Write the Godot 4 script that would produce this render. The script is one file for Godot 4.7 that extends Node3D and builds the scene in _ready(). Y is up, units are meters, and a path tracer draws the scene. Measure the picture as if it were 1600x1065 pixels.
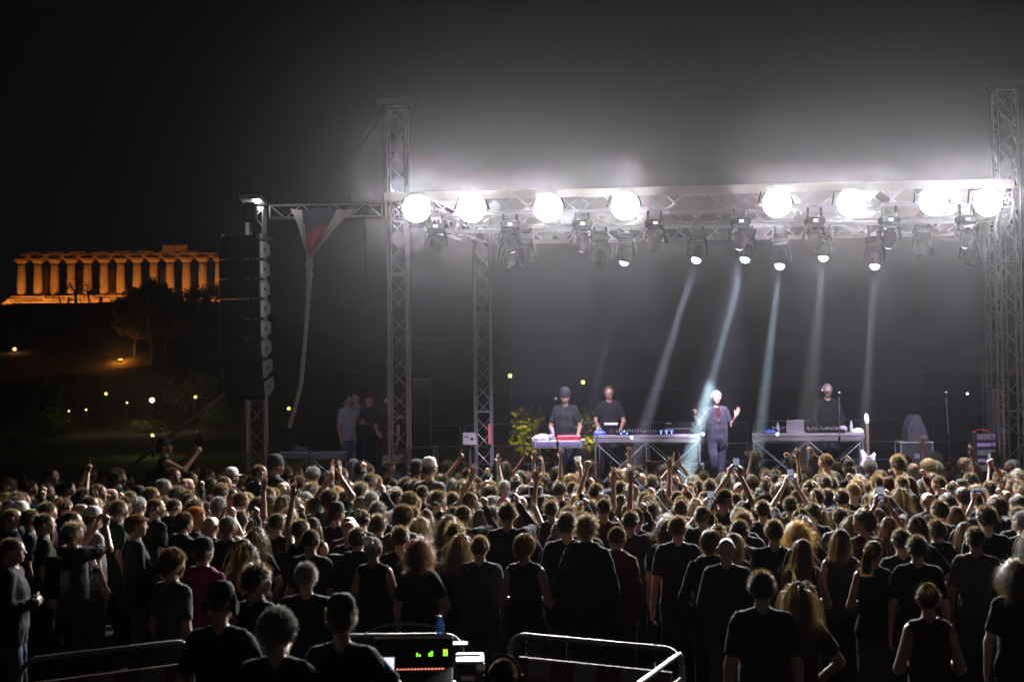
extends Node3D
# Night concert: stage with blinders, crowd, hanging speakers, floodlit temple ruin on a hill.

const FPX := 2222.0                       # focal length in photo pixels (50 mm lens)
const EYE := Vector3(0, 2.83, 0)
const STAGE_H := 0.93
const NECK := Vector3(0, 1.53, 0.0)
const HC := Vector3(0, 1.638, 0.012)
const HR := Vector3(0.083, 0.090, 0.099)

var view := Basis()
var rng := RandomNumberGenerator.new()
var taken := {}
var cache := {}
var M := {}
var noise := FastNoiseLite.new()

func _ready():
	rng.seed = 20240
	noise.seed = 7
	noise.frequency = 1.0
	noise.noise_type = FastNoiseLite.TYPE_SIMPLEX_SMOOTH
	setup_view()
	make_materials()
	build_ground()
	build_hill_and_temple()
	build_stage_structure()
	build_lights_on_truss()
	build_speakers()
	build_stage_gear()
	build_backdrop_things()
	print("setting ", Time.get_ticks_msec())
	screen_mats()
	make_people_kits()
	print("kits ", Time.get_ticks_msec())
	build_performers()
	build_crowd()
	print("crowd ", Time.get_ticks_msec())
	build_mixing_position()
	build_far_details()
	print("done ", Time.get_ticks_msec())

func setup_view():
	var cam := Camera3D.new()
	cam.name = "camera"
	cam.position = EYE
	cam.rotation_degrees = Vector3(1.79, 0, -0.70)
	cam.keep_aspect = Camera3D.KEEP_HEIGHT
	cam.fov = rad_to_deg(2.0 * atan(532.5 / FPX))
	cam.near = 0.1
	cam.far = 1500
	var lens := CameraAttributesPhysical.new()
	lens.frustum_focal_length = 50.0
	lens.frustum_focus_distance = 19.0
	lens.exposure_aperture = 2.8
	lens.exposure_multiplier = 1.0
	cam.attributes = lens
	add_child(cam)
	view = Basis.from_euler(cam.rotation)
	cam.fov = rad_to_deg(2.0 * atan(532.5 / FPX))
	cam.current = true

	var e := Environment.new()
	e.background_mode = Environment.BG_SKY
	var sm := ProceduralSkyMaterial.new()
	sm.sky_top_color = Color(0.20, 0.20, 0.24)
	sm.sky_horizon_color = Color(0.26, 0.25, 0.28)
	sm.ground_bottom_color = Color(0.05, 0.05, 0.05)
	sm.ground_horizon_color = Color(0.2, 0.2, 0.2)
	sm.sun_angle_max = 1.0
	var sky := Sky.new()
	sky.sky_material = sm
	e.sky = sky
	e.background_energy_multiplier = 0.055
	e.tonemap_mode = Environment.TONE_MAPPER_LINEAR
	e.tonemap_exposure = 1.0
	e.sdfgi_enabled = true
	e.ssao_enabled = true
	e.ssil_enabled = true
	# thin forward-scattering haze over the field, added for a lens-like halo round lamps
	e.volumetric_fog_enabled = true
	e.volumetric_fog_density = 0.00026
	e.volumetric_fog_albedo = Color(0.93, 0.93, 0.97)
	e.volumetric_fog_anisotropy = 0.965
	var w := WorldEnvironment.new()
	w.name = "night_air"
	w.environment = e
	add_child(w)

	var moon := DirectionalLight3D.new()
	moon.name = "moonlight"
	moon.light_energy = 0.004
	moon.light_color = Color(0.85, 0.9, 1.0)
	moon.light_angular_distance = 0.5
	moon.rotation_degrees = Vector3(-48, 35, 0)
	moon.shadow_enabled = true
	add_child(moon)

# ---------- placing ----------
func P(u: float, v: float, d: float) -> Vector3:      # photo pixel at a known distance along the ground
	var r: Vector3 = view * Vector3((u - 800.0) / FPX, -(v - 532.5) / FPX, -1.0)
	return EYE + r * (d / -r.z)

func on_height(u: float, v: float, h: float) -> Vector3:
	var r: Vector3 = view * Vector3((u - 800.0) / FPX, -(v - 532.5) / FPX, -1.0)
	return EYE + r * ((h - EYE.y) / r.y)

func at_x(u: float, d: float, h := 0.0) -> Vector3:    # column u of the photo where it meets height h at distance d
	var v := 602.0 + (2.83 - h) * FPX / d
	var p := P(u, v, d)
	return Vector3(p.x, h, -d)

# ---------- naming ----------
func numbered(called: String) -> String:
	var n: int = taken.get(called, 0)
	taken[called] = n + 1
	return called if n == 0 else "%s_%03d" % [called, n]

func tag(o, label: String, category: String, group := ""):
	o.set_meta("label", label)
	o.set_meta("category", category)
	if group != "":
		o.set_meta("group", group)
	return o

func thing(called: String, label: String, category: String, at := Vector3.ZERO, turn := 0.0, group := "") -> Node3D:
	var o := Node3D.new()
	o.name = numbered(called)
	add_child(o)
	o.position = at
	o.rotation.y = turn
	tag(o, label, category, group)
	return o

func part(parent: Node, called: String, mesh: Mesh, mat: Material, at := Vector3.ZERO, rot := Vector3.ZERO) -> MeshInstance3D:
	var o := MeshInstance3D.new()
	o.name = called if parent != self else numbered(called)
	o.mesh = mesh
	if mat:
		for k in mesh.get_surface_count():
			o.set_surface_override_material(k, mat)
	parent.add_child(o, true)
	o.position = at
	o.rotation = rot
	return o

func structure(called: String, mesh: Mesh, mat: Material, at := Vector3.ZERO) -> MeshInstance3D:
	var o := part(self, called, mesh, mat, at)
	o.set_meta("kind", "structure")
	return o

# ---------- meshes ----------
func tri(st: SurfaceTool, a: Vector3, b: Vector3, c: Vector3, out: Vector3):
	if (a - c).cross(a - b).dot(out) < 0.0:
		var t := b
		b = c
		c = t
	st.add_vertex(a)
	st.add_vertex(b)
	st.add_vertex(c)

func quad(st: SurfaceTool, a: Vector3, b: Vector3, c: Vector3, d: Vector3, out: Vector3):
	tri(st, a, b, c, out)
	tri(st, a, c, d, out)

func flat_done(st: SurfaceTool) -> ArrayMesh:
	st.generate_normals()
	return st.commit()

func start(smooth := false) -> SurfaceTool:
	var st := SurfaceTool.new()
	st.begin(Mesh.PRIMITIVE_TRIANGLES)
	st.set_smooth_group(0 if smooth else -1)
	return st

func cbox(sx: float, sy: float, sz: float, b := 0.006) -> Mesh:
	var key := "box%.4f_%.4f_%.4f_%.4f" % [sx, sy, sz, b]
	if cache.has(key):
		return cache[key]
	var st := start()
	add_cbox(st, Vector3.ZERO, Vector3(sx, sy, sz), b)
	cache[key] = flat_done(st)
	return cache[key]

func add_cbox(st: SurfaceTool, c: Vector3, s: Vector3, b: float, tf := Transform3D.IDENTITY):
	b = minf(b, minf(s.x, minf(s.y, s.z)) * 0.3)
	var h := s * 0.5
	var g := h - Vector3.ONE * b
	for ax in 3:
		var a1 := (ax + 1) % 3
		var a2 := (ax + 2) % 3
		for sg in [-1.0, 1.0]:
			var q := []
			for w in [[-1, -1], [1, -1], [1, 1], [-1, 1]]:
				var p := Vector3.ZERO
				p[ax] = h[ax] * sg
				p[a1] = g[a1] * w[0]
				p[a2] = g[a2] * w[1]
				q.append(tf * (c + p))
			var n := Vector3.ZERO
			n[ax] = sg
			quad(st, q[0], q[1], q[2], q[3], tf.basis * n)
		for s1 in [-1.0, 1.0]:
			for s2 in [-1.0, 1.0]:
				var q2 := []
				for w in [[0, -1], [0, 1], [1, 1], [1, -1]]:
					var p := Vector3.ZERO
					p[ax] = g[ax] * w[1]
					p[a1] = (h[a1] if w[0] == 0 else g[a1]) * s1
					p[a2] = (g[a2] if w[0] == 0 else h[a2]) * s2
					q2.append(tf * (c + p))
				var n2 := Vector3.ZERO
				n2[a1] = s1
				n2[a2] = s2
				quad(st, q2[0], q2[1], q2[2], q2[3], tf.basis * n2)
	for x in [-1.0, 1.0]:
		for y in [-1.0, 1.0]:
			for z in [-1.0, 1.0]:
				tri(st, tf * (c + Vector3(h.x * x, g.y * y, g.z * z)), tf * (c + Vector3(g.x * x, h.y * y, g.z * z)), tf * (c + Vector3(g.x * x, g.y * y, h.z * z)), tf.basis * Vector3(x, y, z))

func cylinder(r: float, h: float, seg := 12, r2 := -1.0) -> Mesh:
	var key := "cyl%.4f_%.4f_%d_%.4f" % [r, h, seg, r2]
	if not cache.has(key):
		var m := CylinderMesh.new()
		m.bottom_radius = r
		m.top_radius = r if r2 < 0.0 else r2
		m.height = h
		m.radial_segments = seg
		m.rings = 1
		cache[key] = m
	return cache[key]

func ball(r: float, seg := 16) -> Mesh:
	var key := "ball%.4f_%d" % [r, seg]
	if not cache.has(key):
		var m := SphereMesh.new()
		m.radius = r
		m.height = 2.0 * r
		m.radial_segments = seg
		m.rings = seg / 2
		cache[key] = m
	return cache[key]

func rod(parent: Node, called: String, a: Vector3, b: Vector3, r: float, mat: Material, seg := 8) -> MeshInstance3D:
	var o := part(parent, called, cylinder(r, 1.0, seg), mat)
	var y := b - a
	var n := y.normalized()
	var x := n.cross(Vector3(0.31, 0.17, 0.93)).normalized()
	if absf(n.dot(Vector3(0.31, 0.17, 0.93).normalized())) > 0.98:
		x = n.cross(Vector3.RIGHT).normalized()
	o.transform = Transform3D(Basis(x, y, x.cross(n)), (a + b) * 0.5)
	return o

func tube(points: Array, r: float, seg := 8, r_end := -1.0) -> ArrayMesh:
	var st := start(true)
	add_tube(st, points, r, seg, r_end)
	return flat_done(st)

func add_tube(st: SurfaceTool, points: Array, r: float, seg := 8, r_end := -1.0):
	var n := points.size()
	var side := Vector3.ZERO
	var rings := []
	for i in n:
		var t: Vector3 = (points[mini(i + 1, n - 1)] - points[maxi(i - 1, 0)]).normalized()
		if i == 0:
			side = t.cross(Vector3(0.3, 0.2, 0.93)).normalized()
		else:
			side = (side - t * side.dot(t)).normalized()
		var up := t.cross(side)
		var rr := r if r_end < 0.0 else lerpf(r, r_end, float(i) / (n - 1))
		var ring := []
		for k in seg:
			var a := TAU * k / seg
			ring.append(points[i] + (side * cos(a) + up * sin(a)) * rr)
		rings.append(ring)
	for i in n - 1:
		for k in seg:
			var k2 := (k + 1) % seg
			var mid: Vector3 = (rings[i][k] + rings[i][k2]) * 0.5 - (points[i] as Vector3)
			quad(st, rings[i][k], rings[i][k2], rings[i + 1][k2], rings[i + 1][k], mid)
	for e in [0, n - 1]:
		var out: Vector3 = (points[0] - points[1]) if e == 0 else (points[n - 1] - points[n - 2])
		for k in range(1, seg - 1):
			tri(st, rings[e][0], rings[e][k], rings[e][k + 1], out)

func lathe(profile: Array, seg := 20, smooth := true) -> ArrayMesh:   # profile: Vector2(radius, y) from bottom to top
	var st := start(smooth)
	for i in profile.size() - 1:
		var p: Vector2 = profile[i]
		var q: Vector2 = profile[i + 1]
		for k in seg:
			var a := TAU * k / seg
			var b := TAU * (k + 1) / seg
			var out := Vector3(cos((a + b) * 0.5) * (q.y - p.y), p.x - q.x, sin((a + b) * 0.5) * (q.y - p.y))
			var p0 := Vector3(cos(a) * p.x, p.y, sin(a) * p.x)
			var p1 := Vector3(cos(b) * p.x, p.y, sin(b) * p.x)
			var q0 := Vector3(cos(a) * q.x, q.y, sin(a) * q.x)
			var q1 := Vector3(cos(b) * q.x, q.y, sin(b) * q.x)
			if p.x > 1e-5:
				tri(st, p0, p1, q1, out)
			if q.x > 1e-5:
				tri(st, p0, q1, q0, out)
	return flat_done(st)

func polygon_plate(points: Array, depth: float) -> ArrayMesh:         # outline in x/y, thickness along z, centred
	var pts := PackedVector2Array(points)
	var idx := Geometry2D.triangulate_polygon(pts)
	var st := start()
	for s in [-0.5, 0.5]:
		for k in range(0, idx.size(), 3):
			var a := pts[idx[k]]
			var b := pts[idx[k + 1]]
			var c := pts[idx[k + 2]]
			tri(st, Vector3(a.x, a.y, s * depth), Vector3(b.x, b.y, s * depth), Vector3(c.x, c.y, s * depth), Vector3(0, 0, s))
	var ccw := 0.0
	for k in pts.size():
		ccw += pts[k].cross(pts[(k + 1) % pts.size()])
	for k in pts.size():
		var a := pts[k]
		var b := pts[(k + 1) % pts.size()]
		var out := Vector3(b.y - a.y, a.x - b.x, 0) * signf(ccw)
		quad(st, Vector3(a.x, a.y, -depth / 2), Vector3(b.x, b.y, -depth / 2), Vector3(b.x, b.y, depth / 2), Vector3(a.x, a.y, depth / 2), out)
	return flat_done(st)

# ---------- materials ----------
func mat(called: String, c: Color, rough := 0.7, metal := 0.0, spec := 0.5) -> StandardMaterial3D:
	var m := StandardMaterial3D.new()
	m.resource_name = called
	m.albedo_color = c.linear_to_srgb()
	m.roughness = rough
	m.metallic = metal
	m.metallic_specular = spec
	return m

func glow(called: String, c: Color, energy: float) -> StandardMaterial3D:
	var m := mat(called, Color(0.1, 0.1, 0.1), 0.3)
	m.emission_enabled = true
	m.emission = c.linear_to_srgb()
	m.emission_energy_multiplier = energy
	return m

func noise_tex(freq: float, lo: Color, hi: Color, size := 512, sd := 1, octaves := 5) -> NoiseTexture2D:
	var n := FastNoiseLite.new()
	n.seed = sd
	n.frequency = freq
	n.fractal_octaves = octaves
	var t := NoiseTexture2D.new()
	t.width = size
	t.height = size
	t.seamless = true
	t.noise = n
	var g := Gradient.new()
	g.set_color(0, lo.linear_to_srgb())
	g.set_color(1, hi.linear_to_srgb())
	t.color_ramp = g
	return t

func grey_noise(freq: float, size := 512, sd := 1) -> NoiseTexture2D:
	return noise_tex(freq, Color(0, 0, 0), Color(1, 1, 1), size, sd)

func make_materials():
	M.steel = mat("brushed aluminium truss", Color(0.55, 0.55, 0.56), 0.38, 0.85)
	M.steel.roughness_texture = noise_tex(0.02, Color(0.45, 0.45, 0.45), Color(1, 1, 1), 256, 3)
	M.steel.uv1_triplanar = true
	M.steel_dark = mat("dull galvanised steel", Color(0.18, 0.18, 0.19), 0.45, 0.7)
	M.black = mat("black painted wood", Color(0.012, 0.012, 0.013), 0.55)
	M.black_metal = mat("black metal", Color(0.02, 0.02, 0.022), 0.4, 0.3)
	M.plastic = mat("black plastic", Color(0.007, 0.007, 0.008), 0.75, 0.0, 0.2)
	M.grille = mat("black grille", Color(0.01, 0.01, 0.01), 0.7)
	M.white = mat("white paint", Color(0.72, 0.72, 0.72), 0.5)
	M.grey_plate = mat("light grey side plate", Color(0.32, 0.32, 0.34), 0.5)
	M.case = mat("black road case board", Color(0.018, 0.018, 0.02), 0.5)
	M.case_edge = mat("aluminium edge", Color(0.6, 0.6, 0.62), 0.35, 0.9)
	M.red = mat("red", Color(0.45, 0.03, 0.04), 0.6)
	M.purple = mat("violet lit panel", Color(0.28, 0.24, 0.42), 0.5)  # violet of the stage wash is put into this panel colour
	M.lens_dark = mat("dark lens glass", Color(0.03, 0.03, 0.035), 0.08)
	M.rope = mat("steel wire", Color(0.2, 0.2, 0.2), 0.5, 0.5)
	M.deck = mat("stage deck", Color(0.04, 0.035, 0.03), 0.7)
	M.deck.albedo_texture = noise_tex(0.03, Color(0.5, 0.5, 0.5), Color(1, 1, 1), 256, 9)
	M.deck.uv1_triplanar = true
	M.cloth_white = cloth("white canvas", Color(0.6, 0.58, 0.55))
	M.cloth_red = cloth("red flag cloth", Color(0.42, 0.07, 0.09))
	M.cloth_red.backlight_enabled = true
	M.cloth_red.backlight = Color(0.6, 0.2, 0.22)
	M.cloth_black = cloth("dark flag cloth", Color(0.07, 0.07, 0.10))
	M.cloth_black.backlight_enabled = true
	M.cloth_black.backlight = Color(0.2, 0.2, 0.25)
	M.canopy = cloth("roof canopy", Color(0.55, 0.52, 0.46))
	M.earth = mat("dusty ground", Color(1, 1, 1), 0.95)
	M.earth.albedo_texture = noise_tex(0.012, Color(0.025, 0.022, 0.018), Color(0.07, 0.06, 0.048), 1024, 11, 6)
	M.earth.uv1_triplanar = true
	M.earth.uv1_world_triplanar = true
	M.earth.uv1_scale = Vector3(0.18, 0.18, 0.18)
	M.earth.heightmap_enabled = true
	M.earth.heightmap_texture = grey_noise(0.05, 512, 12)
	M.earth.heightmap_scale = 2.0
	M.hill = mat("scrubby hillside", Color(1, 1, 1), 1.0)
	M.hill.albedo_texture = noise_tex(0.03, Color(0.035, 0.035, 0.02), Color(0.13, 0.11, 0.06), 512, 13, 6)
	M.hill.uv1_triplanar = true
	M.hill.uv1_world_triplanar = true
	M.hill.uv1_scale = Vector3(0.05, 0.05, 0.05)
	M.stone = mat("weathered sandstone", Color(1, 1, 1), 0.95)
	M.stone.albedo_texture = noise_tex(0.02, Color(0.26, 0.2, 0.13), Color(0.5, 0.41, 0.29), 512, 21, 6)
	M.stone.uv1_triplanar = true
	M.stone.uv1_world_triplanar = true
	M.stone.uv1_scale = Vector3(0.25, 0.25, 0.25)
	M.stone.heightmap_enabled = true
	M.stone.heightmap_texture = grey_noise(0.04, 512, 22)
	M.stone.heightmap_scale = 12.0
	M.bark = mat("bark", Color(0.09, 0.07, 0.05), 0.95)
	M.leaf = mat("olive leaf", Color(0.05, 0.06, 0.025), 0.7)
	M.leaf.backlight_enabled = true
	M.leaf.backlight = Color(0.1, 0.12, 0.04)
	M.leaf_bright = mat("broadleaf shrub", Color(0.09, 0.12, 0.03), 0.6)
	M.leaf_bright.backlight_enabled = true
	M.leaf_bright.backlight = Color(0.25, 0.3, 0.05)
	M.amber_glow = glow("amber flood glass", Color(1.0, 0.4, 0.06), 4.0)
	M.speaker_grey = mat("worn dark speaker paint", Color(0.03, 0.03, 0.034), 0.5)
	M.white_case = mat("white laminate case", Color(0.6, 0.6, 0.63), 0.4)
	M.towel = cloth("white towelling", Color(0.7, 0.7, 0.7))
	M.laptop = mat("silver aluminium", Color(0.4, 0.4, 0.42), 0.35, 0.7)
	M.wood = mat("rosewood", Color(0.12, 0.06, 0.03), 0.5)
	M.soot = mat("matt black cover", Color(0.006, 0.006, 0.006), 1.0, 0.0, 0.0)
	M.rust = mat("rusty orange pole", Color(0.25, 0.07, 0.04), 0.6)
	M.tent = cloth("white tent fabric", Color(0.7, 0.7, 0.72))

func cloth(called: String, c: Color) -> StandardMaterial3D:
	var m := mat(called, c, 0.9, 0.0, 0.3)
	m.rim_enabled = true
	m.rim = 0.2
	m.rim_tint = 0.6
	return m

# =====================================================================
# ground, hill, temple
# =====================================================================
func hill_h(x: float, z: float) -> float:
	var d := -z
	var h := 0.0
	# ridge on the left that carries the temple
	var rise := smoothstep(95.0, 225.0, d)
	var side := 1.0 - smoothstep(-46.0, 4.0, x + (d - 200.0) * 0.1)
	h += 16.3 * rise * side
	h += 0.8 * smoothstep(60.0, 260.0, d) * (1.0 - side)
	h += noise.get_noise_2d(x * 0.02, z * 0.02) * 2.2 * (0.1 + 0.9 * side) * smoothstep(60.0, 120.0, d) * (1.0 - smoothstep(195.0, 222.0, d) * side)
	h += noise.get_noise_2d(x * 0.09, z * 0.09) * 0.5 * smoothstep(60.0, 100.0, d) * (1.0 - smoothstep(205.0, 228.0, d) * side)
	return h

func build_ground():
	var st := start(true)
	var s := 900.0
	quad(st, Vector3(-s, 0, -s), Vector3(s, 0, -s), Vector3(s, 0, s), Vector3(-s, 0, s), Vector3.UP)
	structure("ground", flat_done(st), M.earth)

func build_hill_and_temple():
	var st := start(true)
	var nx := 90
	var nz := 76
	var grid := []
	for j in nz + 1:
		var row := []
		var d := 50.0 + 270.0 * pow(float(j) / nz, 1.15)
		for i in nx + 1:
			var x := lerpf(-170.0, 150.0, float(i) / nx)
			row.append(Vector3(x, hill_h(x, -d) - 0.04 + 0.1 * smoothstep(50.0, 70.0, d), -d))
		grid.append(row)
	for j in nz:
		for i in nx:
			quad(st, grid[j][i], grid[j][i + 1], grid[j + 1][i + 1], grid[j + 1][i], Vector3.UP)
	structure("hill", flat_done(st), M.hill)
	build_temple()

func column_mesh(h: float, r: float, sd: int) -> ArrayMesh:
	var st := start(true)
	var rows := 9
	var seg := 20
	var ring := []
	for j in rows + 1:
		var t := float(j) / rows
		var rr := r * (1.0 - 0.2 * t + 0.05 * sin(t * PI))
		var line := []
		for k in seg * 2:
			var a := TAU * k / (seg * 2)
			var f := rr * (1.0 if k % 2 == 0 else 0.9)
			f *= 1.0 + 0.08 * noise.get_noise_3d(cos(a) * 3.0 + sd * 9.0, t * 14.0, sin(a) * 3.0)
			line.append(Vector3(cos(a) * f, t * h, sin(a) * f))
		ring.append(line)
	for j in rows:
		for k in seg * 2:
			var k2 := (k + 1) % (seg * 2)
			quad(st, ring[j][k], ring[j][k2], ring[j + 1][k2], ring[j + 1][k], ring[j][k] - Vector3(0, j * h / rows, 0))
	for k in range(1, seg * 2 - 1):
		tri(st, ring[rows][0], ring[rows][k], ring[rows][k + 1], Vector3.UP)
	return flat_done(st)

func rough_block(sx: float, sy: float, sz: float, sd: int) -> ArrayMesh:
	var st := start()
	var j := []
	for k in 8:
		var v := Vector3(sx * (0.5 if k & 1 else -0.5), sy * (0.5 if k & 2 else -0.5), sz * (0.5 if k & 4 else -0.5))
		v += Vector3(noise.get_noise_2d(k * 7.1 + sd * 3.3, 1.0), noise.get_noise_2d(k * 5.7 + sd * 2.1, 9.0), noise.get_noise_2d(k * 3.9 + sd, 17.0)) * minf(sy, 0.4) * 0.22
		j.append(v)
	for f in [[0, 1, 3, 2], [4, 5, 7, 6], [0, 1, 5, 4], [2, 3, 7, 6], [0, 2, 6, 4], [1, 3, 7, 5]]:
		var c: Vector3 = (j[f[0]] + j[f[2]]) * 0.5
		quad(st, j[f[0]], j[f[1]], j[f[2]], j[f[3]], c)
	return flat_done(st)

func build_temple():
	var d := 250.0
	var base := P(186, 461, d)                 # stylobate level
	var first := P(33, 461, d).x
	var pitch := 25.65 * d / FPX
	var y0 := base.y
	var colh := 5.7
	var t := thing("temple_ruin", "floodlit orange ruined stone temple with a row of columns on the hill", "temple", Vector3(first, y0, -d), 0.035)
	var variants := []
	for k in 4:
		variants.append(column_mesh(colh, 0.78, k))
	var cap := lathe([Vector2(0.66, 0.0), Vector2(0.72, 0.1), Vector2(1.02, 0.42), Vector2(1.05, 0.5)], 24)
	for k in 13:
		var c := part(t, "column", variants[k % 4], M.stone, Vector3(k * pitch, 0, 0), Vector3(0, k * 0.7, 0))
		part(c, "echinus", cap, M.stone, Vector3(0, colh, 0))
		part(c, "abacus", rough_block(2.05, 0.36, 2.05, k), M.stone, Vector3(0, colh + 0.68, 0), Vector3(0, -k * 0.7, 0))
	# entablature blocks, broken at the ends
	for k in 12:
		var lower := part(t, "architrave_block", rough_block(pitch - 0.05, 0.75, 1.5, 40 + k), M.stone, Vector3((k + 0.5) * pitch, colh + 1.24, 0))
		lower.position.y += 0.02 * (k % 3)
	for k in 8:
		part(t, "architrave_block", rough_block(pitch * 0.97, 0.32 + 0.06 * (k % 3), 1.2, 60 + k), M.stone, Vector3((k * 1.35 + 0.75) * pitch, colh + 1.8, 0.05))
	for k in 2:
		part(t, "frieze_block", rough_block(2.1, 1.15, 1.2, 80 + k), M.stone, Vector3((8.95 + k * 0.76) * pitch, colh + 2.52, 0))
	# far side and cella remains
	var stub_spots := [[0.55, 5.6], [1.75, 2.2], [2.8, 5.2], [3.9, 5.0], [4.75, 5.3], [7.75, 5.4], [11.0, 3.0], [11.75, 5.2], [6.3, 3.2], [9.6, 4.8]]
	for k in stub_spots.size():
		var s: Array = stub_spots[k]
		part(t, "inner_column", column_mesh(s[1], 0.7, 10 + k), M.stone, Vector3(s[0] * pitch, 0, -9.0 - 3.0 * (k % 2)))
	for k in 9:
		part(t, "wall_block", rough_block(2.3, 1.0 + 0.3 * (k % 3), 0.9, 100 + k), M.stone, Vector3((4.6 + k * 0.75) * pitch, 0.5 + 0.15 * (k % 3), -6.5))
	# stepped base in courses of single stones
	var n := 0
	for course in 6:
		var yy := -0.28 - 0.5 * course
		var x := -1.6 - 0.45 * course
		while x < 13.0 * pitch + 1.0:
			var w := 1.5 + 0.9 * absf(noise.get_noise_2d(n * 3.7, course * 9.0))
			part(t, "step_stone", rough_block(w - 0.1, 0.46, 1.6, 200 + n), M.stone, Vector3(x + w / 2, yy, 0.6 + 0.5 * course + 0.3 * noise.get_noise_1d(n * 5.3)))
			x += w
			n += 1
	var plat := part(t, "platform", rough_block(13.2 * pitch, 3.4, 15.0, 500), M.stone, Vector3(6.0 * pitch, -1.72, -7.2))
	plat.name = "platform"
	# floods hidden behind the colonnade that light the inner remains
	for k in 4:
		var il := thing("floodlight", "amber floodlight behind the colonnade, %s from its open end" % ORDER[k], "floodlight", Vector3(first + (1.2 + k * 3.1) * pitch, y0, -d - 3.2), 0.0, "temple floodlights")
		part(il, "housing", cbox(0.5, 0.36, 0.25, 0.03), M.black_metal, Vector3(0, 0.3, 0.0), Vector3(0.5, 0, 0))
		part(il, "bracket", cbox(0.1, 0.3, 0.1, 0.01), M.black_metal, Vector3(0, 0.1, 0.08))
		part(il, "light_glass", cbox(0.42, 0.28, 0.02, 0.004), M.amber_glow, Vector3(0, 0.36, -0.125), Vector3(0.5, 0, 0))
		var s2 := SpotLight3D.new()
		s2.name = "flood"
		s2.light_color = Color(1.0, 0.3, 0.05).linear_to_srgb()
		s2.light_energy = 3.5
		s2.spot_angle = 70.0
		s2.spot_angle_attenuation = 0.8
		s2.light_size = 0.2
		s2.shadow_enabled = true
		il.add_child(s2)
		s2.position = Vector3(0, 0.45, -0.25)
		s2.rotation = Vector3(0.35, 0, 0)
	# floodlights on the ground before the long side, lenses turned to the stone
	for k in 7:
		var fx := first + (-0.4 + k * 2.05) * pitch
		var fl := thing("floodlight", "amber floodlight before the temple, %s from its open end" % ["first", "second", "third", "fourth", "fifth", "sixth", "seventh"][k], "floodlight", Vector3(fx, y0 - 3.1, -d + 5.6), 0.0, "temple floodlights")
		part(fl, "housing", cbox(0.5, 0.36, 0.25, 0.03), M.black_metal, Vector3(0, 0.4, 0.0), Vector3(0.5, 0, 0))
		part(fl, "bracket", cbox(0.1, 0.3, 0.1, 0.01), M.black_metal, Vector3(0, 0.15, 0.08))
		part(fl, "light_glass", cbox(0.42, 0.28, 0.02, 0.004), M.amber_glow, Vector3(0, 0.46, -0.125), Vector3(0.5, 0, 0))
		var s := SpotLight3D.new()
		s.name = "flood"
		s.light_color = Color(1.0, 0.32, 0.05).linear_to_srgb()
		s.light_energy = 52.0
		s.spot_angle = 72.0
		s.spot_angle_attenuation = 0.8
		s.light_size = 0.2
		s.spot_range = 60.0
		s.shadow_enabled = true
		fl.add_child(s)
		s.position = Vector3(0, 0.55, -0.25)
		s.rotation = Vector3(0.28, 0, 0)

# ---------- trees ----------
func leaf_cloud(lobes: Array, count: int, size: float, sd: int) -> ArrayMesh:
	var r := RandomNumberGenerator.new()
	r.seed = sd
	var st := start()
	var total := 0.0
	for l in lobes:
		total += pow(l[1], 2.0)
	for l in lobes:
		var n := int(count * pow(l[1], 2.0) / total)
		for k in n:
			var dir := Vector3(r.randfn(), r.randfn() * 0.8, r.randfn()).normalized()
			var rad: float = l[1] * pow(r.randf(), 0.35) * (0.8 + 0.35 * noise.get_noise_3dv(dir * 2.5 + l[0]))
			var c: Vector3 = l[0] + dir * rad
			var a := Vector3(r.randfn(), r.randfn(), r.randfn()).normalized()
			var b := a.cross(Vector3(r.randfn(), r.randfn(), r.randfn())).normalized()
			var s := size * r.randf_range(0.5, 1.3)
			var out := a.cross(b)
			quad(st, c - a * s, c + b * s * 0.45, c + a * s, c - b * s * 0.45, out)
	return flat_done(st)

func tree(called: String, label: String, at: Vector3, h: float, spread: float, sd: int, leaves: int, leaf_mat: Material, airy := 1.0, group := "") -> Node3D:
	var r := RandomNumberGenerator.new()
	r.seed = sd
	var t := thing(called, label, "tree", at, 0.0, group)
	var bole := [Vector3(0, -0.3, 0), Vector3(0.08 * h * r.randf_range(-1, 1), h * 0.2, 0), Vector3(0.1 * h * r.randf_range(-1, 1), h * 0.45, 0.03 * h)]
	var st := start(true)
	add_tube(st, bole, h * 0.05, 8, h * 0.028)
	var lobes := []
	for k in 7:
		var a := TAU * k / 7.0 + r.randf() * 0.6
		var tip := Vector3(cos(a) * spread * r.randf_range(0.35, 0.8), h * r.randf_range(0.55, 0.88), sin(a) * spread * r.randf_range(0.35, 0.8))
		var mid: Vector3 = (bole[2] as Vector3).lerp(tip, 0.5) + Vector3(0, h * 0.04, 0)
		add_tube(st, [bole[2], mid, tip], h * 0.022, 6, h * 0.006)
		lobes.append([tip, spread * r.randf_range(0.28, 0.46) * airy])
	lobes.append([Vector3(0, h * 0.8, 0), spread * 0.5 * airy])
	part(t, "trunk", flat_done(st), M.bark)
	part(t, "crown", leaf_cloud(lobes, leaves, maxf(0.12, spread * 0.062), sd + 5), leaf_mat)
	return t

func on_hill(u: float, d: float) -> Vector3:
	var x := P(u, 602, d).x
	return Vector3(x, hill_h(x, -d), -d)

func on_slope(u: float, v: float) -> Vector3:          # where the line of sight meets the hillside
	var d := 60.0
	while d < 235.0:
		var p := P(u, v, d)
		if hill_h(p.x, p.z) >= p.y:
			return Vector3(p.x, hill_h(p.x, p.z), p.z)
		d += 0.5
	return P(u, v, d)

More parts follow.
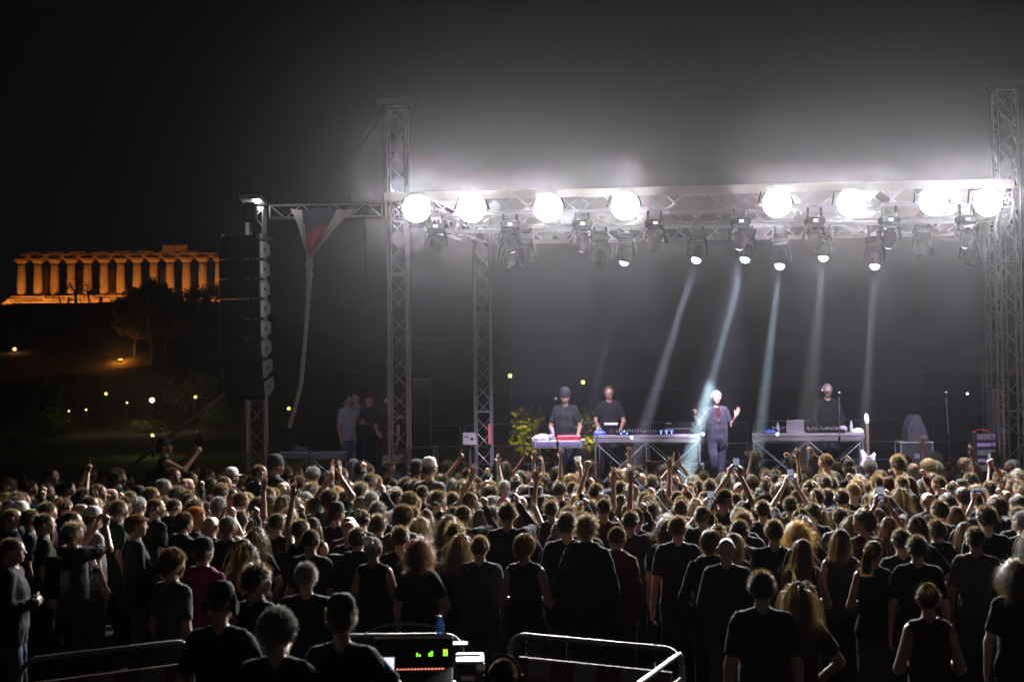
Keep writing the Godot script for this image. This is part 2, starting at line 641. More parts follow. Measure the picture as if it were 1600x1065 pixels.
func build_far_details():
	# trees on the slope below the temple, sized by their outline against the lit stone
	var slope := [
		["olive_tree", "broad dark tree crown covering the middle of the temple steps", 240, 150.0, 436, 4.6, 5000],
		["olive_tree", "dark round tree over the lower right corner of the temple", 318, 165.0, 444, 3.0, 3000],
		["olive_tree", "leaning tree lit from below by the amber ground spot", 211, -556.0, 500, 2.6, 2200],
		["olive_tree", "pale trunked tree on the slope beyond the amber ground spot", 259, -553.0, 500, 2.8, 2400],
		["olive_tree", "low spreading tree at the foot of the hill by the lamps", 96, 110.0, 592, 3.0, 2000],
		["olive_tree", "dark tree between the hill lamps and the hanging speakers", 318, 105.0, 580, 3.0, 2000],
	]
	for k in slope.size():
		var s: Array = slope[k]
		var g := on_hill(s[2], s[3]) if s[3] > 0.0 else on_slope(s[2], -s[3])
		var top := P(s[2], s[4], -g.z).y
		tree(s[0], s[1], g, maxf(2.5, top - g.y), s[5], 300 + k, s[6], M.leaf, 1.0, "trees on the temple slope")
	# thin, almost bare trees against the lit steps
	for k in 3:
		var u: float = [118, 140, 95][k]
		var g := on_hill(u, 228.0)
		var top := P(u, [428, 436, 440][k], 228.0).y
		tree("almond_tree", ["thin bare branched tree before the lit temple columns", "small sparse tree at the foot of a lit column", "low sparse shrub tree before the lit temple steps"][k], g, maxf(2.0, top - g.y), 2.6, 340 + k, 260, M.leaf, 0.9, "sparse trees before the temple")
	# people on the temple terrace are seen as two tiny outlines
	# lamps on the slope
	var lamps := [
		[237, 625, 95.0, 3.0, Color(1.0, 0.86, 0.42), "tall garden lamp with white globe above a lit shrub", 0.16],
		[165, 615, 105.0, 0.7, Color(1.0, 0.66, 0.25), "garden lamp with small amber globe on the lower slope", 0.11],
		[305, 620, 100.0, 0.7, Color(1.0, 0.6, 0.2), "amber garden lamp between dark tree and guy wire", 0.11],
		[198, 629, 100.0, 0.5, Color(1.0, 0.75, 0.4), "faint low garden lamp left of the lit shrub", 0.07],
		[107, 642, 90.0, 0.35, Color(1.0, 0.8, 0.3), "tiny yellow path lamp in the dark scrub", 0.06],
		[134, 640, 90.0, 0.35, Color(1.0, 0.85, 0.35), "tiny yellow path lamp beside the spreading tree", 0.06],
		[238, 680, 60.0, 0.6, Color(0.9, 1.0, 0.3), "yellow green lamp low behind the camera operator", 0.07],
		[22, 547, 160.0, 0.8, Color(1.0, 0.42, 0.15), "orange lamp alone on the dark left slope", 0.2],
		[797, 587, 62.0, 0.8, Color(1.0, 0.85, 0.2), "yellow street lamp far behind the keyboard player", 0.09],
		[911, 597, 66.0, 0.8, Color(1.0, 0.85, 0.2), "yellow street lamp far behind the left table", 0.09],
		[451, 638, 60.0, 0.9, Color(0.8, 0.85, 0.1), "yellow lamp beyond the hanging twisted banner", 0.07],
		[1512, 615, 70.0, 0.5, Color(1.0, 1.0, 0.95), "tiny white lamp far behind the microphone stand", 0.06],
	]
	for k in lamps.size():
		var l: Array = lamps[k]
		var p := P(l[0], l[1], l[2])
		if l[1] < 560.0:
			p = on_slope(l[0], l[1] + 6.0) + Vector3(0, 0.5, 0)
		var gy := hill_h(p.x, p.z) if l[2] > 50.0 else 0.0
		gy = minf(gy, p.y - 0.4)
		var t := thing("garden_lamp", l[5], "lamp", Vector3(p.x, gy, p.z), 0.0, "lamps on the far slope")
		var top := p.y - gy
		rod(t, "post", Vector3(0, -0.1, 0), Vector3(0, top - 0.03, 0), 0.03, M.black_metal)
		part(t, "collar", cylinder(0.06, 0.06, 10), M.black_metal, Vector3(0, top - l[6] - 0.02, 0))
		part(t, "globe_lamp", ball(l[6], 14), glow("lamp globe", l[4], 7.0 if l[3] > 2.0 else 2.6), Vector3(0, top, 0))
		var o := OmniLight3D.new()
		o.name = "lamp_light"
		o.light_color = l[4].linear_to_srgb()
		o.light_energy = l[3]
		o.light_size = l[6]
		o.omni_range = 40.0
		o.shadow_enabled = true
		t.add_child(o)
		o.position = Vector3(0, top, 0)
	# a flood lying on the slope that washes the dry grass
	var gp := on_slope(189, 567) + Vector3(0, -0.05, 0.3)
	var gl := thing("ground_spot", "amber ground spot washing the dry grass under the leaning trees", "lamp", gp)
	part(gl, "housing", lathe([Vector2(0.0, 0.0), Vector2(0.2, 0.0), Vector2(0.24, 0.3), Vector2(0.2, 0.3)], 16), M.black_metal)
	part(gl, "lamp_glass", cylinder(0.2, 0.04, 16), glow("ground spot glass", Color(1.0, 0.62, 0.15), 12.0), Vector3(0, 0.32, 0))
	var os := OmniLight3D.new()
	os.name = "spot_light"
	os.light_color = Color(1.0, 0.6, 0.2)
	os.light_energy = 6.0
	os.light_size = 0.2
	os.shadow_enabled = true
	gl.add_child(os)
	os.position = Vector3(0, 0.6, 0.2)
	# shrubs that catch lamp light
	var shrubs := [
		[228, 648, 93.5, 1.9, 1.0, "lit yellow green shrub under the tall garden lamp"],
		[815, 668, 44.0, 1.15, 2.3, "leafy shrub glowing yellow behind the stage by the power box tower"],
		[921, 662, 46.0, 0.95, 2.3, "leafy shrub glowing yellow behind the keyboard player"],
		[98, 655, 88.0, 2.6, 1.4, "dim shrub among the tiny path lamps"],
		[348, 640, 96.0, 2.6, 2.4, "dim shrub right of the amber garden lamp"],
	]
	for k in shrubs.size():
		var s: Array = shrubs[k]
		var p := P(s[0], s[1], s[2])
		p.y = hill_h(p.x, p.z)
		var t := thing("shrub", s[5], "shrub", p, 0.0, "shrubs behind the stage and on the slope")
		var lobes := []
		for q in 6:
			lobes.append([Vector3(rng.randf_range(-0.5, 0.5) * s[3], s[4] * rng.randf_range(0.35, 0.8), rng.randf_range(-0.4, 0.4) * s[3]), s[3] * rng.randf_range(0.35, 0.55)])
		part(t, "foliage", leaf_cloud(lobes, 1400, 0.11, 700 + k), M.leaf_bright)
		rod(t, "stem", Vector3(0, -0.1, 0), Vector3(0, s[4] * 0.6, 0), 0.05, M.bark)
	for k in 2:
		var p := P([812, 918][k], 690, [42.6, 44.8][k])
		p.y = 0.0
		var g := thing("uplight", ["small yellow uplight before the shrub near the power box tower", "small yellow uplight before the shrub behind the keyboard player"][k], "lamp", p, 0.0, "yellow uplights")
		part(g, "can", lathe([Vector2(0.0, 0.0), Vector2(0.09, 0.0), Vector2(0.1, 0.2), Vector2(0.08, 0.2)], 14), M.black_metal)
		part(g, "lamp_lens", cylinder(0.08, 0.02, 14), glow("uplight lens", Color(1.0, 0.85, 0.1), 3.0), Vector3(0, 0.21, 0))
		var o := SpotLight3D.new()
		o.name = "uplight_beam"
		o.light_color = Color(1.0, 0.88, 0.15)
		o.light_energy = 7.0
		o.spot_angle = 50.0
		o.spot_angle_attenuation = 0.8
		o.light_size = 0.08
		o.shadow_enabled = true
		g.add_child(o)
		o.position = Vector3(0, 0.3, 0)
		o.rotation = Vector3(1.05, 0, 0)
	# two visitors on the terrace, a few pixels tall
	for k in 2:
		var u: float = [157.5, 107.0][k]
		var p := P(u, 479, 238.0)
		var t := thing("person", ["tiny visitor standing before the lit temple steps", "tiny visitor beside the thin tree before the lit steps"][k], "person", Vector3(p.x, p.y, p.z), 0.6, "visitors at the temple")
		var b := MeshInstance3D.new()
		b.name = "body"
		b.mesh = kits.low.mesh
		dress(b, 0, 0, 0)
		t.add_child(b)

# =====================================================================
# truss structures
# =====================================================================
var corner := {}          # tower feet
var stage_turn := 0.0

func truss(t: Node3D, a: Vector3, b: Vector3, w: float, up: Vector3, mat_: Material, r := 0.024, pitch := 0.30, flat := false):
	# a box (or ladder) truss between two points: chords, end frames, one brace for each bay and face
	var ax := (b - a).normalized()
	var u := (up - ax * up.dot(ax)).normalized()
	var s := ax.cross(u)
	var h := w * 0.5
	var offs := [u * h + s * h, u * h - s * h, -u * h - s * h, -u * h + s * h]
	if flat:
		offs = [u * h, -u * h]
	for o in offs:
		rod(t, "chord", a + o, b + o, r, mat_, 10)
	var n := maxi(2, int(round((b - a).length() / pitch)))
	var faces := offs.size() if not flat else 1
	for f in faces:
		var o1: Vector3 = offs[f]
		var o2: Vector3 = offs[(f + 1) % offs.size()]
		for k in n:
			var p := a.lerp(b, float(k) / n)
			var q := a.lerp(b, float(k + 1) / n)
			if k % 2 == 0:
				rod(t, "brace", p + o1, q + o2, r * 0.42, mat_, 6)
			else:
				rod(t, "brace", p + o2, q + o1, r * 0.42, mat_, 6)
		for e in [a, b]:
			rod(t, "end_frame", e + o1, e + o2, r * 0.7, mat_, 8)

func tower(label: String, foot: Vector3, h: float, w: float, group: String) -> Node3D:
	var t := thing("truss_tower", label, "truss tower", foot, stage_turn, group)
	truss(t, Vector3(0, 0.12, 0), Vector3(0, h, 0), w, Vector3(0, 0, 1), M.steel)
	part(t, "base_plate", cbox(0.8, 0.1, 0.8, 0.02), M.steel_dark, Vector3(0, 0.06, 0))
	for y in [2.35, 4.6]:
		for sx in [-1, 1]:
			rod(t, "joint_bar", Vector3(sx * w * 0.5, y, -w * 0.5), Vector3(sx * w * 0.5, y, w * 0.5), 0.017, M.steel)
			rod(t, "joint_bar", Vector3(-w * 0.5, y, sx * w * 0.5), Vector3(w * 0.5, y, sx * w * 0.5), 0.017, M.steel)
	var cap := Node3D.new()
	cap.name = "head_block"
	t.add_child(cap)
	var outline := []
	for k in 7:
		outline.append(Vector2(-0.26 - 0.055 * sin(PI * k / 6.0), 0.055 * cos(PI * k / 6.0)))
	for k in 7:
		outline.append(Vector2(0.26 + 0.055 * sin(PI * k / 6.0), -0.055 * cos(PI * k / 6.0)))
	for sz in [-1, 1]:
		part(cap, "cheek_plate", polygon_plate(outline, 0.02), M.steel_dark, Vector3(0, h + 0.09, sz * 0.14))
	part(cap, "bar", cbox(0.5, 0.05, 0.26, 0.01), M.steel_dark, Vector3(0, h + 0.06, 0))
	for sx in [-1, 1]:
		var w_ := part(cap, "pulley", cylinder(0.05, 0.05, 14), M.steel_dark, Vector3(sx * 0.25, h + 0.1, 0), Vector3(PI / 2, 0, 0))
		w_.name = "pulley"
	return t

func build_stage_structure():
	var fl := at_x(622, 22.3)
	var fr := at_x(1578, 21.6)
	var bl := at_x(754, 26.4)
	var br := at_x(1558, 25.7)
	# the photograph's tower columns are read near mid height, so take x there
	fl.x = P(622, 430, 22.3).x
	fr.x = P(1576, 430, 21.6).x
	bl.x = P(754, 520, 26.4).x
	br.x = P(1558, 520, 25.7).x
	corner = {"fl": fl, "fr": fr, "bl": bl, "br": br}
	stage_turn = atan2(fr.z - fl.z, fr.x - fl.x) * -1.0
	tower("tall aluminium truss tower beside the tall column speaker", fl, 7.22, 0.29, "roof towers")
	tower("tall aluminium truss tower in front of the white tent", fr, 7.22, 0.29, "roof towers")
	tower("rear aluminium truss tower with a white power box", bl, 5.95, 0.29, "roof towers")
	tower("rear aluminium truss tower tucked behind the one by the tent", br, 5.95, 0.29, "roof towers")

	# stage floor: deck panels on a frame
	var deck := thing("stage_platform", "raised black stage platform behind the crowd", "stage", Vector3.ZERO)
	var ax := (fr - fl).normalized()
	var back := Vector3(ax.z, 0, -ax.x)
	if back.z > 0.0:
		back = -back
	var o := fl - ax * 3.7 + back * 0.55
	var turn := atan2(-ax.z, ax.x)
	var n := 0
	for i in 7:
		for j in 9:
			var c := o + ax * (i * 2.0 + 1.0) + back * (j * 1.0 + 0.5)
			part(deck, "deck_panel", cbox(1.99, 0.08, 0.99, 0.006), M.deck, Vector3(c.x, STAGE_H - 0.04, c.z), Vector3(0, turn, 0))
			n += 1
	for i in 8:
		for j in 4:
			var c := o + ax * clampf(i * 2.0, 0.1, 13.9) + back * clampf(j * 3.0, 0.1, 8.9)
			part(deck, "leg", cbox(0.06, STAGE_H - 0.09, 0.06, 0.005), M.steel_dark, Vector3(c.x, (STAGE_H - 0.09) / 2, c.z), Vector3(0, turn, 0))
	for i in 7:
		var c := o + ax * (i * 2.0 + 1.0) - back * 0.02
		part(deck, "skirt_panel", cbox(1.97, STAGE_H - 0.04, 0.012, 0.002), M.black, Vector3(c.x, (STAGE_H - 0.04) / 2, c.z), Vector3(0, turn, 0))

	# three cross trusses and two side trusses under the roof
	var ht := 5.63
	var up := Vector3.UP
	var lift := Vector3(0, ht, 0)
	var specs := [
		["front roof truss carrying the row of blinding lamps", 0.0],
		["middle roof truss carrying the beam lights", 0.5],
		["rear roof truss behind the beam lights", 1.0],
	]
	for s in specs:
		var a: Vector3 = fl.lerp(bl, s[1]) + lift + ax * 0.2
		var b: Vector3 = fr.lerp(br, s[1]) + lift - ax * 0.2
		var t := thing("roof_truss", s[0], "truss", Vector3.ZERO, 0.0, "roof trusses")
		truss(t, a, b, 0.29, up, M.steel, 0.024, 0.33)
	for k in 2:
		var a: Vector3 = (fl if k == 0 else fr) + lift
		var b: Vector3 = (bl if k == 0 else br) + lift
		var dir := (b - a).normalized()
		var t := thing("roof_truss", ["side roof truss above the column speaker", "side roof truss above the white tent side"][k], "truss", Vector3.ZERO, 0.0, "roof trusses")
		truss(t, a + dir * 0.2, b - dir * 0.2, 0.29, up, M.steel, 0.024, 0.33)

	# roof sheet resting on the trusses, with a pale front hem
	var canopy := thing("roof_canopy", "pale fabric roof canopy stretched over the trusses", "canopy", Vector3.ZERO)
	var st := start(true)
	var nx := 30
	var nz := 8
	var pts := []
	for j in nz + 1:
		var row := []
		for i in nx + 1:
			var a := fl.lerp(fr, lerpf(-0.012, 1.012, float(i) / nx))
			var b := bl.lerp(br, lerpf(-0.012, 1.012, float(i) / nx))
			var p := a.lerp(b, lerpf(-0.06, 1.08, float(j) / nz))
			p.y = ht + 0.19 + 0.16 * sin(PI * j / nz) + 0.02 * noise.get_noise_2d(i * 0.8, j * 1.7)
			row.append(p)
		pts.append(row)
	for j in nz:
		for i in nx:
			quad(st, pts[j][i], pts[j][i + 1], pts[j + 1][i + 1], pts[j + 1][i], Vector3.UP)
	part(canopy, "sheet", flat_done(st), M.canopy)
	st = start(true)
	for i in nx:
		var a: Vector3 = pts[0][i]
		var b: Vector3 = pts[0][i + 1]
		var da := Vector3(0, -0.10 - 0.015 * noise.get_noise_1d(i * 1.3), 0.01)
		var db := Vector3(0, -0.10 - 0.015 * noise.get_noise_1d((i + 1) * 1.3), 0.01)
		quad(st, a + Vector3(0, 0.03, 0), b + Vector3(0, 0.03, 0), b + db, a + da, Vector3.BACK)
	part(canopy, "front_hem", flat_done(st), M.canopy)
	rod(canopy, "hem_tube", pts[0][0] + Vector3(0, 0.0, -0.03), pts[0][nx] + Vector3(0, 0.0, -0.03), 0.025, M.steel)

	# flying ladder truss towards the speaker tower
	var la := P(421, 331, 22.45)
	var lb := P(596, 331, 22.35)
	lb.y = la.y
	var lad := thing("ladder_truss", "flat ladder truss reaching from the tower to the banner", "truss", Vector3.ZERO)
	truss(lad, la, lb, 0.21, Vector3.UP, M.steel, 0.02, 0.27, true)
	build_banner()
	# guy wires to the side
	var wires := [
		[P(600, 175, 22.4), P(300, 610, 24.0), "thin guy wire slanting from the tower top behind the banner"],
		[P(350, 523, 22.7), P(232, 690, 21.5), "thin guy wire slanting down beside the hanging speakers"],
		[P(571, 330, 23.6), P(566, 520, 23.6), "thin chain hanging beside the left truss tower"],
		[P(588, 168, 22.5), P(560, 215, 22.8), "short loose line at the head of the left truss tower"],
	]
	for w in wires:
		var t := thing("guy_wire", w[2], "wire", Vector3.ZERO, 0.0, "guy wires")
		rod(t, "strand", w[0], w[1], 0.006, M.rope, 6)
		part(t, "shackle", ball(0.02, 8), M.rope, w[0])

func build_banner():
	var t := thing("hanging_banner", "white black and red banner gathered to a point and twisted into a long tail", "banner", Vector3.ZERO)
	var d := 22.3
	var tl := P(453, 326, d)
	var tr := P(553, 326, d)
	var bot := P(484, 404, d)
	var nu := 18
	var nv := 14
	var grid := []
	for j in nv + 1:
		var v := float(j) / nv
		var row := []
		for i in nu + 1:
			var u := float(i) / nu
			var top := tl.lerp(tr, u) + Vector3(0, -0.02 * sin(u * PI * 3.0), 0)
			var p := top.lerp(bot, v)
			p.z += 0.07 * sin(u * 13.0 + v * 2.0) * (0.25 + 0.75 * v) + 0.12 * sin(u * PI) * (1.0 - v) * v * 2.0
			p.x += 0.02 * sin(u * 9.0 + v * 5.0)
			row.append(p)
		grid.append(row)
	var white := start(true)
	var black := start(true)
	var red := start(true)
	for j in nv:
		for i in nu:
			var u := (i + 0.5) / nu
			var v := (j + 0.5) / nv
			var st := white
			var edge := 0.17 + 0.08 * v
			if u > edge and u < 1.0 - edge - 0.08:
				st = red if v > 0.42 + 0.1 * sin(u * 7.0) else black
			quad(st, grid[j][i], grid[j][i + 1], grid[j + 1][i + 1], grid[j + 1][i], Vector3.BACK)
	part(t, "white_border", flat_done(white), M.cloth_white)
	part(t, "black_field", flat_done(black), M.cloth_black)
	part(t, "red_field", flat_done(red), M.cloth_red)
	# twisted tail
	var way := [bot + Vector3(0, 0.06, 0), P(483, 440, d), P(479, 500, d), P(474, 560, d), P(470, 600, d), P(463, 628, d), P(456, 652, d), P(452, 668, d)]
	var c := Curve3D.new()
	for p in way:
		c.add_point(p)
	var st2 := start(true)
	var n := 90
	var seg := 10
	var rings := []
	for k in n + 1:
		var f := float(k) / n
		var p := c.sample_baked(f * c.get_baked_length())
		var r := lerpf(0.06, 0.036, minf(f * 3.0, 1.0)) * (1.0 + 0.12 * noise.get_noise_1d(k * 2.3))
		var ring := []
		for q in seg:
			var a := TAU * q / seg + f * 52.0
			var rr := r * (1.0 + 0.14 * cos(2.0 * (TAU * q / seg)))
			ring.append(p + Vector3(cos(a) * rr, 0.01 * sin(a), sin(a) * rr))
		rings.append(ring)
	for k in n:
		for q in seg:
			var q2 := (q + 1) % seg
			var mid: Vector3 = rings[k][q] - c.sample_baked(float(k) / n * c.get_baked_length())
			quad(st2, rings[k][q], rings[k][q2], rings[k + 1][q2], rings[k + 1][q], mid)
	part(t, "twisted_tail", flat_done(st2), M.cloth_white)
	for k in 4:
		rod(t, "tie", tl.lerp(tr, 0.04 + k * 0.3) + Vector3(0, -0.01, 0), tl.lerp(tr, 0.04 + k * 0.3) + Vector3(0, 0.2, 0.02), 0.006, M.cloth_black, 6)

# =====================================================================
# lamps of the stage
# =====================================================================
func build_lights_on_truss():
	var white_glow := glow("blinder face", Color(0.97, 0.98, 1.0), 26.0)
	var xs := [651, 737, 857, 977, 1214, 1330, 1458, 1543]
	var ys := [326, 326, 325, 322, 318, 318, 315, 316]
	var fl: Vector3 = corner.fl
	var fr: Vector3 = corner.fr
	var can := lathe([Vector2(0.0, -0.22), Vector2(0.05, -0.22), Vector2(0.16, -0.2), Vector2(0.215, -0.04), Vector2(0.225, 0.0), Vector2(0.225, 0.025), Vector2(0.213, 0.025)], 28)
	for k in xs.size():
		var f: float = (P(xs[k], 322, 22.0).x - fl.x) / (fr.x - fl.x)
		var d: float = -lerpf(fl.z, fr.z, f) - 0.42
		var p := P(xs[k], ys[k], d)
		var t := thing("blinder_lamp", "blazing round blinder lamp, %s along the front truss from the column speaker tower" % ORDER[k], "stage lamp", p, 0.0, "blinders along the front truss")
		part(t, "housing", can, M.black_metal, Vector3.ZERO, Vector3(PI / 2, 0, 0))
		part(t, "lamp_face", cylinder(0.213, 0.012, 28), white_glow, Vector3(0, 0, 0.014), Vector3(PI / 2, 0, 0))
		for sx in [-1, 1]:
			rod(t, "yoke_arm", Vector3(sx * 0.27, 0, -0.05), Vector3(sx * 0.2, 0.22, -0.2), 0.012, M.black_metal)
		rod(t, "yoke_bar", Vector3(-0.2, 0.22, -0.2), Vector3(0.2, 0.22, -0.2), 0.012, M.black_metal)
		part(t, "clamp", cbox(0.06, 0.12, 0.1, 0.01), M.black_metal, Vector3(0, 0.2, -0.25))
		var s := SpotLight3D.new()
		s.name = "blinder_beam"
		s.light_color = Color(1.0, 0.985, 0.97)
		s.light_energy = BLINDER
		s.spot_angle = 80.0
		s.spot_angle_attenuation = 1.0
		s.light_size = 0.22
		s.spot_range = 80.0
		s.shadow_enabled = true
		t.add_child(s)
		s.position = Vector3(0, 0, 0.25)
		s.rotation = Vector3(-0.12, PI, 0)

	# banks of stage smoke: one on the deck that shows the beams, one drifting round the roof, one thick along the hot lamps
	var mid := (fl + fr) * 0.5
	var banks := [
		["stage_smoke", Vector3(13.0, 6.4, 6.0), Vector3(0.6, 3.3, -2.6), 0.005, "thin smoke on the stage that shows the light beams"],
		["roof_smoke", Vector3(24.0, 13.0, 7.0), Vector3(0.0, 5.7, 0.3), 0.0018, "thin bank of smoke drifting around the stage roof"],
		["smoke_puff", Vector3(1.3, 2.2, 1.0), P(1096, 690, 22.95) - mid, 0.035, "bright puff of smoke in the beam beside the singer"],
	]
	for b in banks:
		var bank := FogVolume.new()
		bank.name = numbered(b[0])
		bank.shape = RenderingServer.FOG_VOLUME_SHAPE_ELLIPSOID
		bank.size = b[1]
		var fm := FogMaterial.new()
		fm.density = b[3]
		fm.albedo = Color(0.93, 0.93, 0.96)
		bank.material = fm
		add_child(bank)
		bank.position = mid + b[2]
		bank.rotation.y = stage_turn
		tag(bank, b[4], "smoke")
		bank.set_meta("kind", "stuff")

	# moving heads along the front truss: bright little displays to the field, heads turned back to the stage
	var wash_x := [681, 797, 910, 1023, 1157, 1273, 1390, 1510]
	var wash_y := [354, 351, 350, 349, 346, 345, 344, 343]
	var aims := [P(590, 650, 26.4), P(880, 640, 24.4), P(880, 640, 24.4), P(950, 650, 25.2), P(1121, 632, 23.6), P(1290, 650, 25.0), P(1350, 690, 24.2), P(1450, 690, 24.2)]
	for k in wash_x.size():
		var f: float = (P(wash_x[k], 348, 22.0).x - fl.x) / (fr.x - fl.x)
		var d: float = -lerpf(fl.z, fr.z, f)
		var p := P(wash_x[k], wash_y[k], d - 0.17)
		moving_head(p, aims[k], true, Color(0.80, 0.70, 1.0), [0.35, 1.0, 1.0, 0.8, 4.5, 1.0, 1.0, 1.0][k] * WASH, 26.0 if k != 4 else 13.0, "moving head with lit display, %s under the front truss from the column speaker tower" % ORDER[k], "wash lights on the front truss")
	# beam lights under the middle truss
	var beams := [
		[978, 398, P(962, 470, 24.0), 0.2, Color(0.72, 0.62, 1.0), "beam light with dim violet lens left of the singer's row"],
		[1091, 396, P(1022, 620, 23.0), 1.0, Color(0.8, 0.8, 1.0), "beam light sending a slanting beam towards the left table"],
		[1167, 395, P(1100, 640, 23.0), 1.5, Color(0.66, 0.92, 1.0), "beam light sending a bright bluish beam onto the singer"],
		[1220, 405, P(1194, 625, 23.0), 1.5, Color(0.72, 0.9, 1.0), "beam light sending a steep beam between singer and laptop"],
		[1288, 392, P(1272, 560, 23.4), 0.16, Color(0.95, 0.9, 0.85), "beam light with a faint wide beam above the laptop"],
		[1368, 405, P(1354, 625, 23.2), 0.6, Color(0.75, 0.85, 1.0), "beam light sending a steep thin beam towards the guitar"],
		[1443, 390, P(1420, 600, 24.0), 0.0, Color(1, 0.6, 0.5), "unlit beam light with a dull reddish lens"],
		[938, 402, P(930, 600, 24.0), 0.0, Color(1, 1, 1), "unlit beam light next to the dim violet lens"],
		[796, 402, P(780, 600, 24.0), 0.0, Color(1, 1, 1), "unlit beam light above the rear tower"],
		[821, 401, P(830, 600, 24.0), 0.0, Color(1, 1, 1), "unlit beam light above the rear tower, nearer the keyboard player"],
		[1516, 403, P(1500, 600, 24.0), 0.0, Color(1, 1, 1), "unlit beam light near the tower by the tent"],
	]
	for b in beams:
		var p := P(b[0], b[1], 24.0)
		moving_head(p, b[2], false, b[4], BEAM * b[3], 4.5 if b[5].contains("wide") else 1.9, b[5], "beam lights on the middle truss")

func moving_head(p: Vector3, aim: Vector3, wash: bool, c: Color, energy: float, angle: float, label: String, group: String):
	var truss_y := 5.63 - 0.17
	var t := thing("moving_head_light", label, "stage lamp", p, 0.0, group)
	var head := Vector3(0, -0.27, 0) if wash else Vector3.ZERO
	var base_y := 0.0 if wash else 0.33
	part(t, "base", cbox(0.3, 0.11, 0.2, 0.02), M.soot, Vector3(0, base_y, 0))
	if wash:
		part(t, "display_screen", cbox(0.055, 0.03, 0.006, 0.001), glow("lamp display", Color(0.85, 0.88, 1.0), 5.0), Vector3(0, base_y, 0.104))
	for sx in [-1, 1]:
		part(t, "clamp", cbox(0.04, maxf(0.08, truss_y - p.y - base_y - 0.02), 0.06, 0.01), M.black_metal, Vector3(sx * 0.1, base_y + 0.05 + maxf(0.08, truss_y - p.y - base_y - 0.02) / 2, 0))
		var st := start(true)
		var arm := []
		for k in 6:
			var a := lerpf(0.0, PI / 2, k / 5.0)
			arm.append(Vector3(sx * (0.1 + 0.07 * sin(a)), lerpf(base_y - 0.05, head.y - 0.03, pow(k / 5.0, 1.3)), 0))
		add_tube(st, arm, 0.026, 8)
		part(t, "yoke_arm", flat_done(st), M.soot)
	part(t, "yoke_bridge", cbox(0.26, 0.06, 0.12, 0.015), M.soot, Vector3(0, base_y - 0.075, 0))
	# head
	var dir := (aim - (p + head)).normalized()
	var h := Node3D.new()
	h.name = "head"
	t.add_child(h)
	h.position = head
	var x := Vector3.UP.cross(-dir)
	if x.length() < 0.05:
		x = Vector3.RIGHT
	x = x.normalized()
	h.basis = Basis(x, (-dir).cross(x), -dir)
	var shell := lathe([Vector2(0.0, -0.14), Vector2(0.06, -0.135), Vector2(0.095, -0.08), Vector2(0.105, 0.0), Vector2(0.102, 0.09), Vector2(0.095, 0.13), Vector2(0.085, 0.13)], 20)
	part(h, "shell", shell, M.soot, Vector3.ZERO, Vector3(-PI / 2, 0, 0))
	if energy > 0.0:
		part(h, "light_lens", ball(0.084, 16), glow("moving head lens", c, 3.0 if wash else 9.0), Vector3(0, 0, -0.105))
		var s := SpotLight3D.new()
		s.name = "head_beam"
		s.light_color = c.linear_to_srgb()
		s.light_energy = energy
		s.spot_angle = angle
		s.spot_angle_attenuation = 0.7 if wash else 0.35
		s.light_size = 0.06
		s.spot_range = 40.0
		s.shadow_enabled = true
		h.add_child(s)
		s.position = Vector3(0, 0, -0.28)
	else:
		part(h, "lens", ball(0.084, 16), M.lens_dark, Vector3(0, 0, -0.115))

const BLINDER := 84.0
const ORDER := ["first", "second", "third", "fourth", "fifth", "sixth", "seventh", "eighth"]
const WASH := 20.0
const BEAM := 2800.0

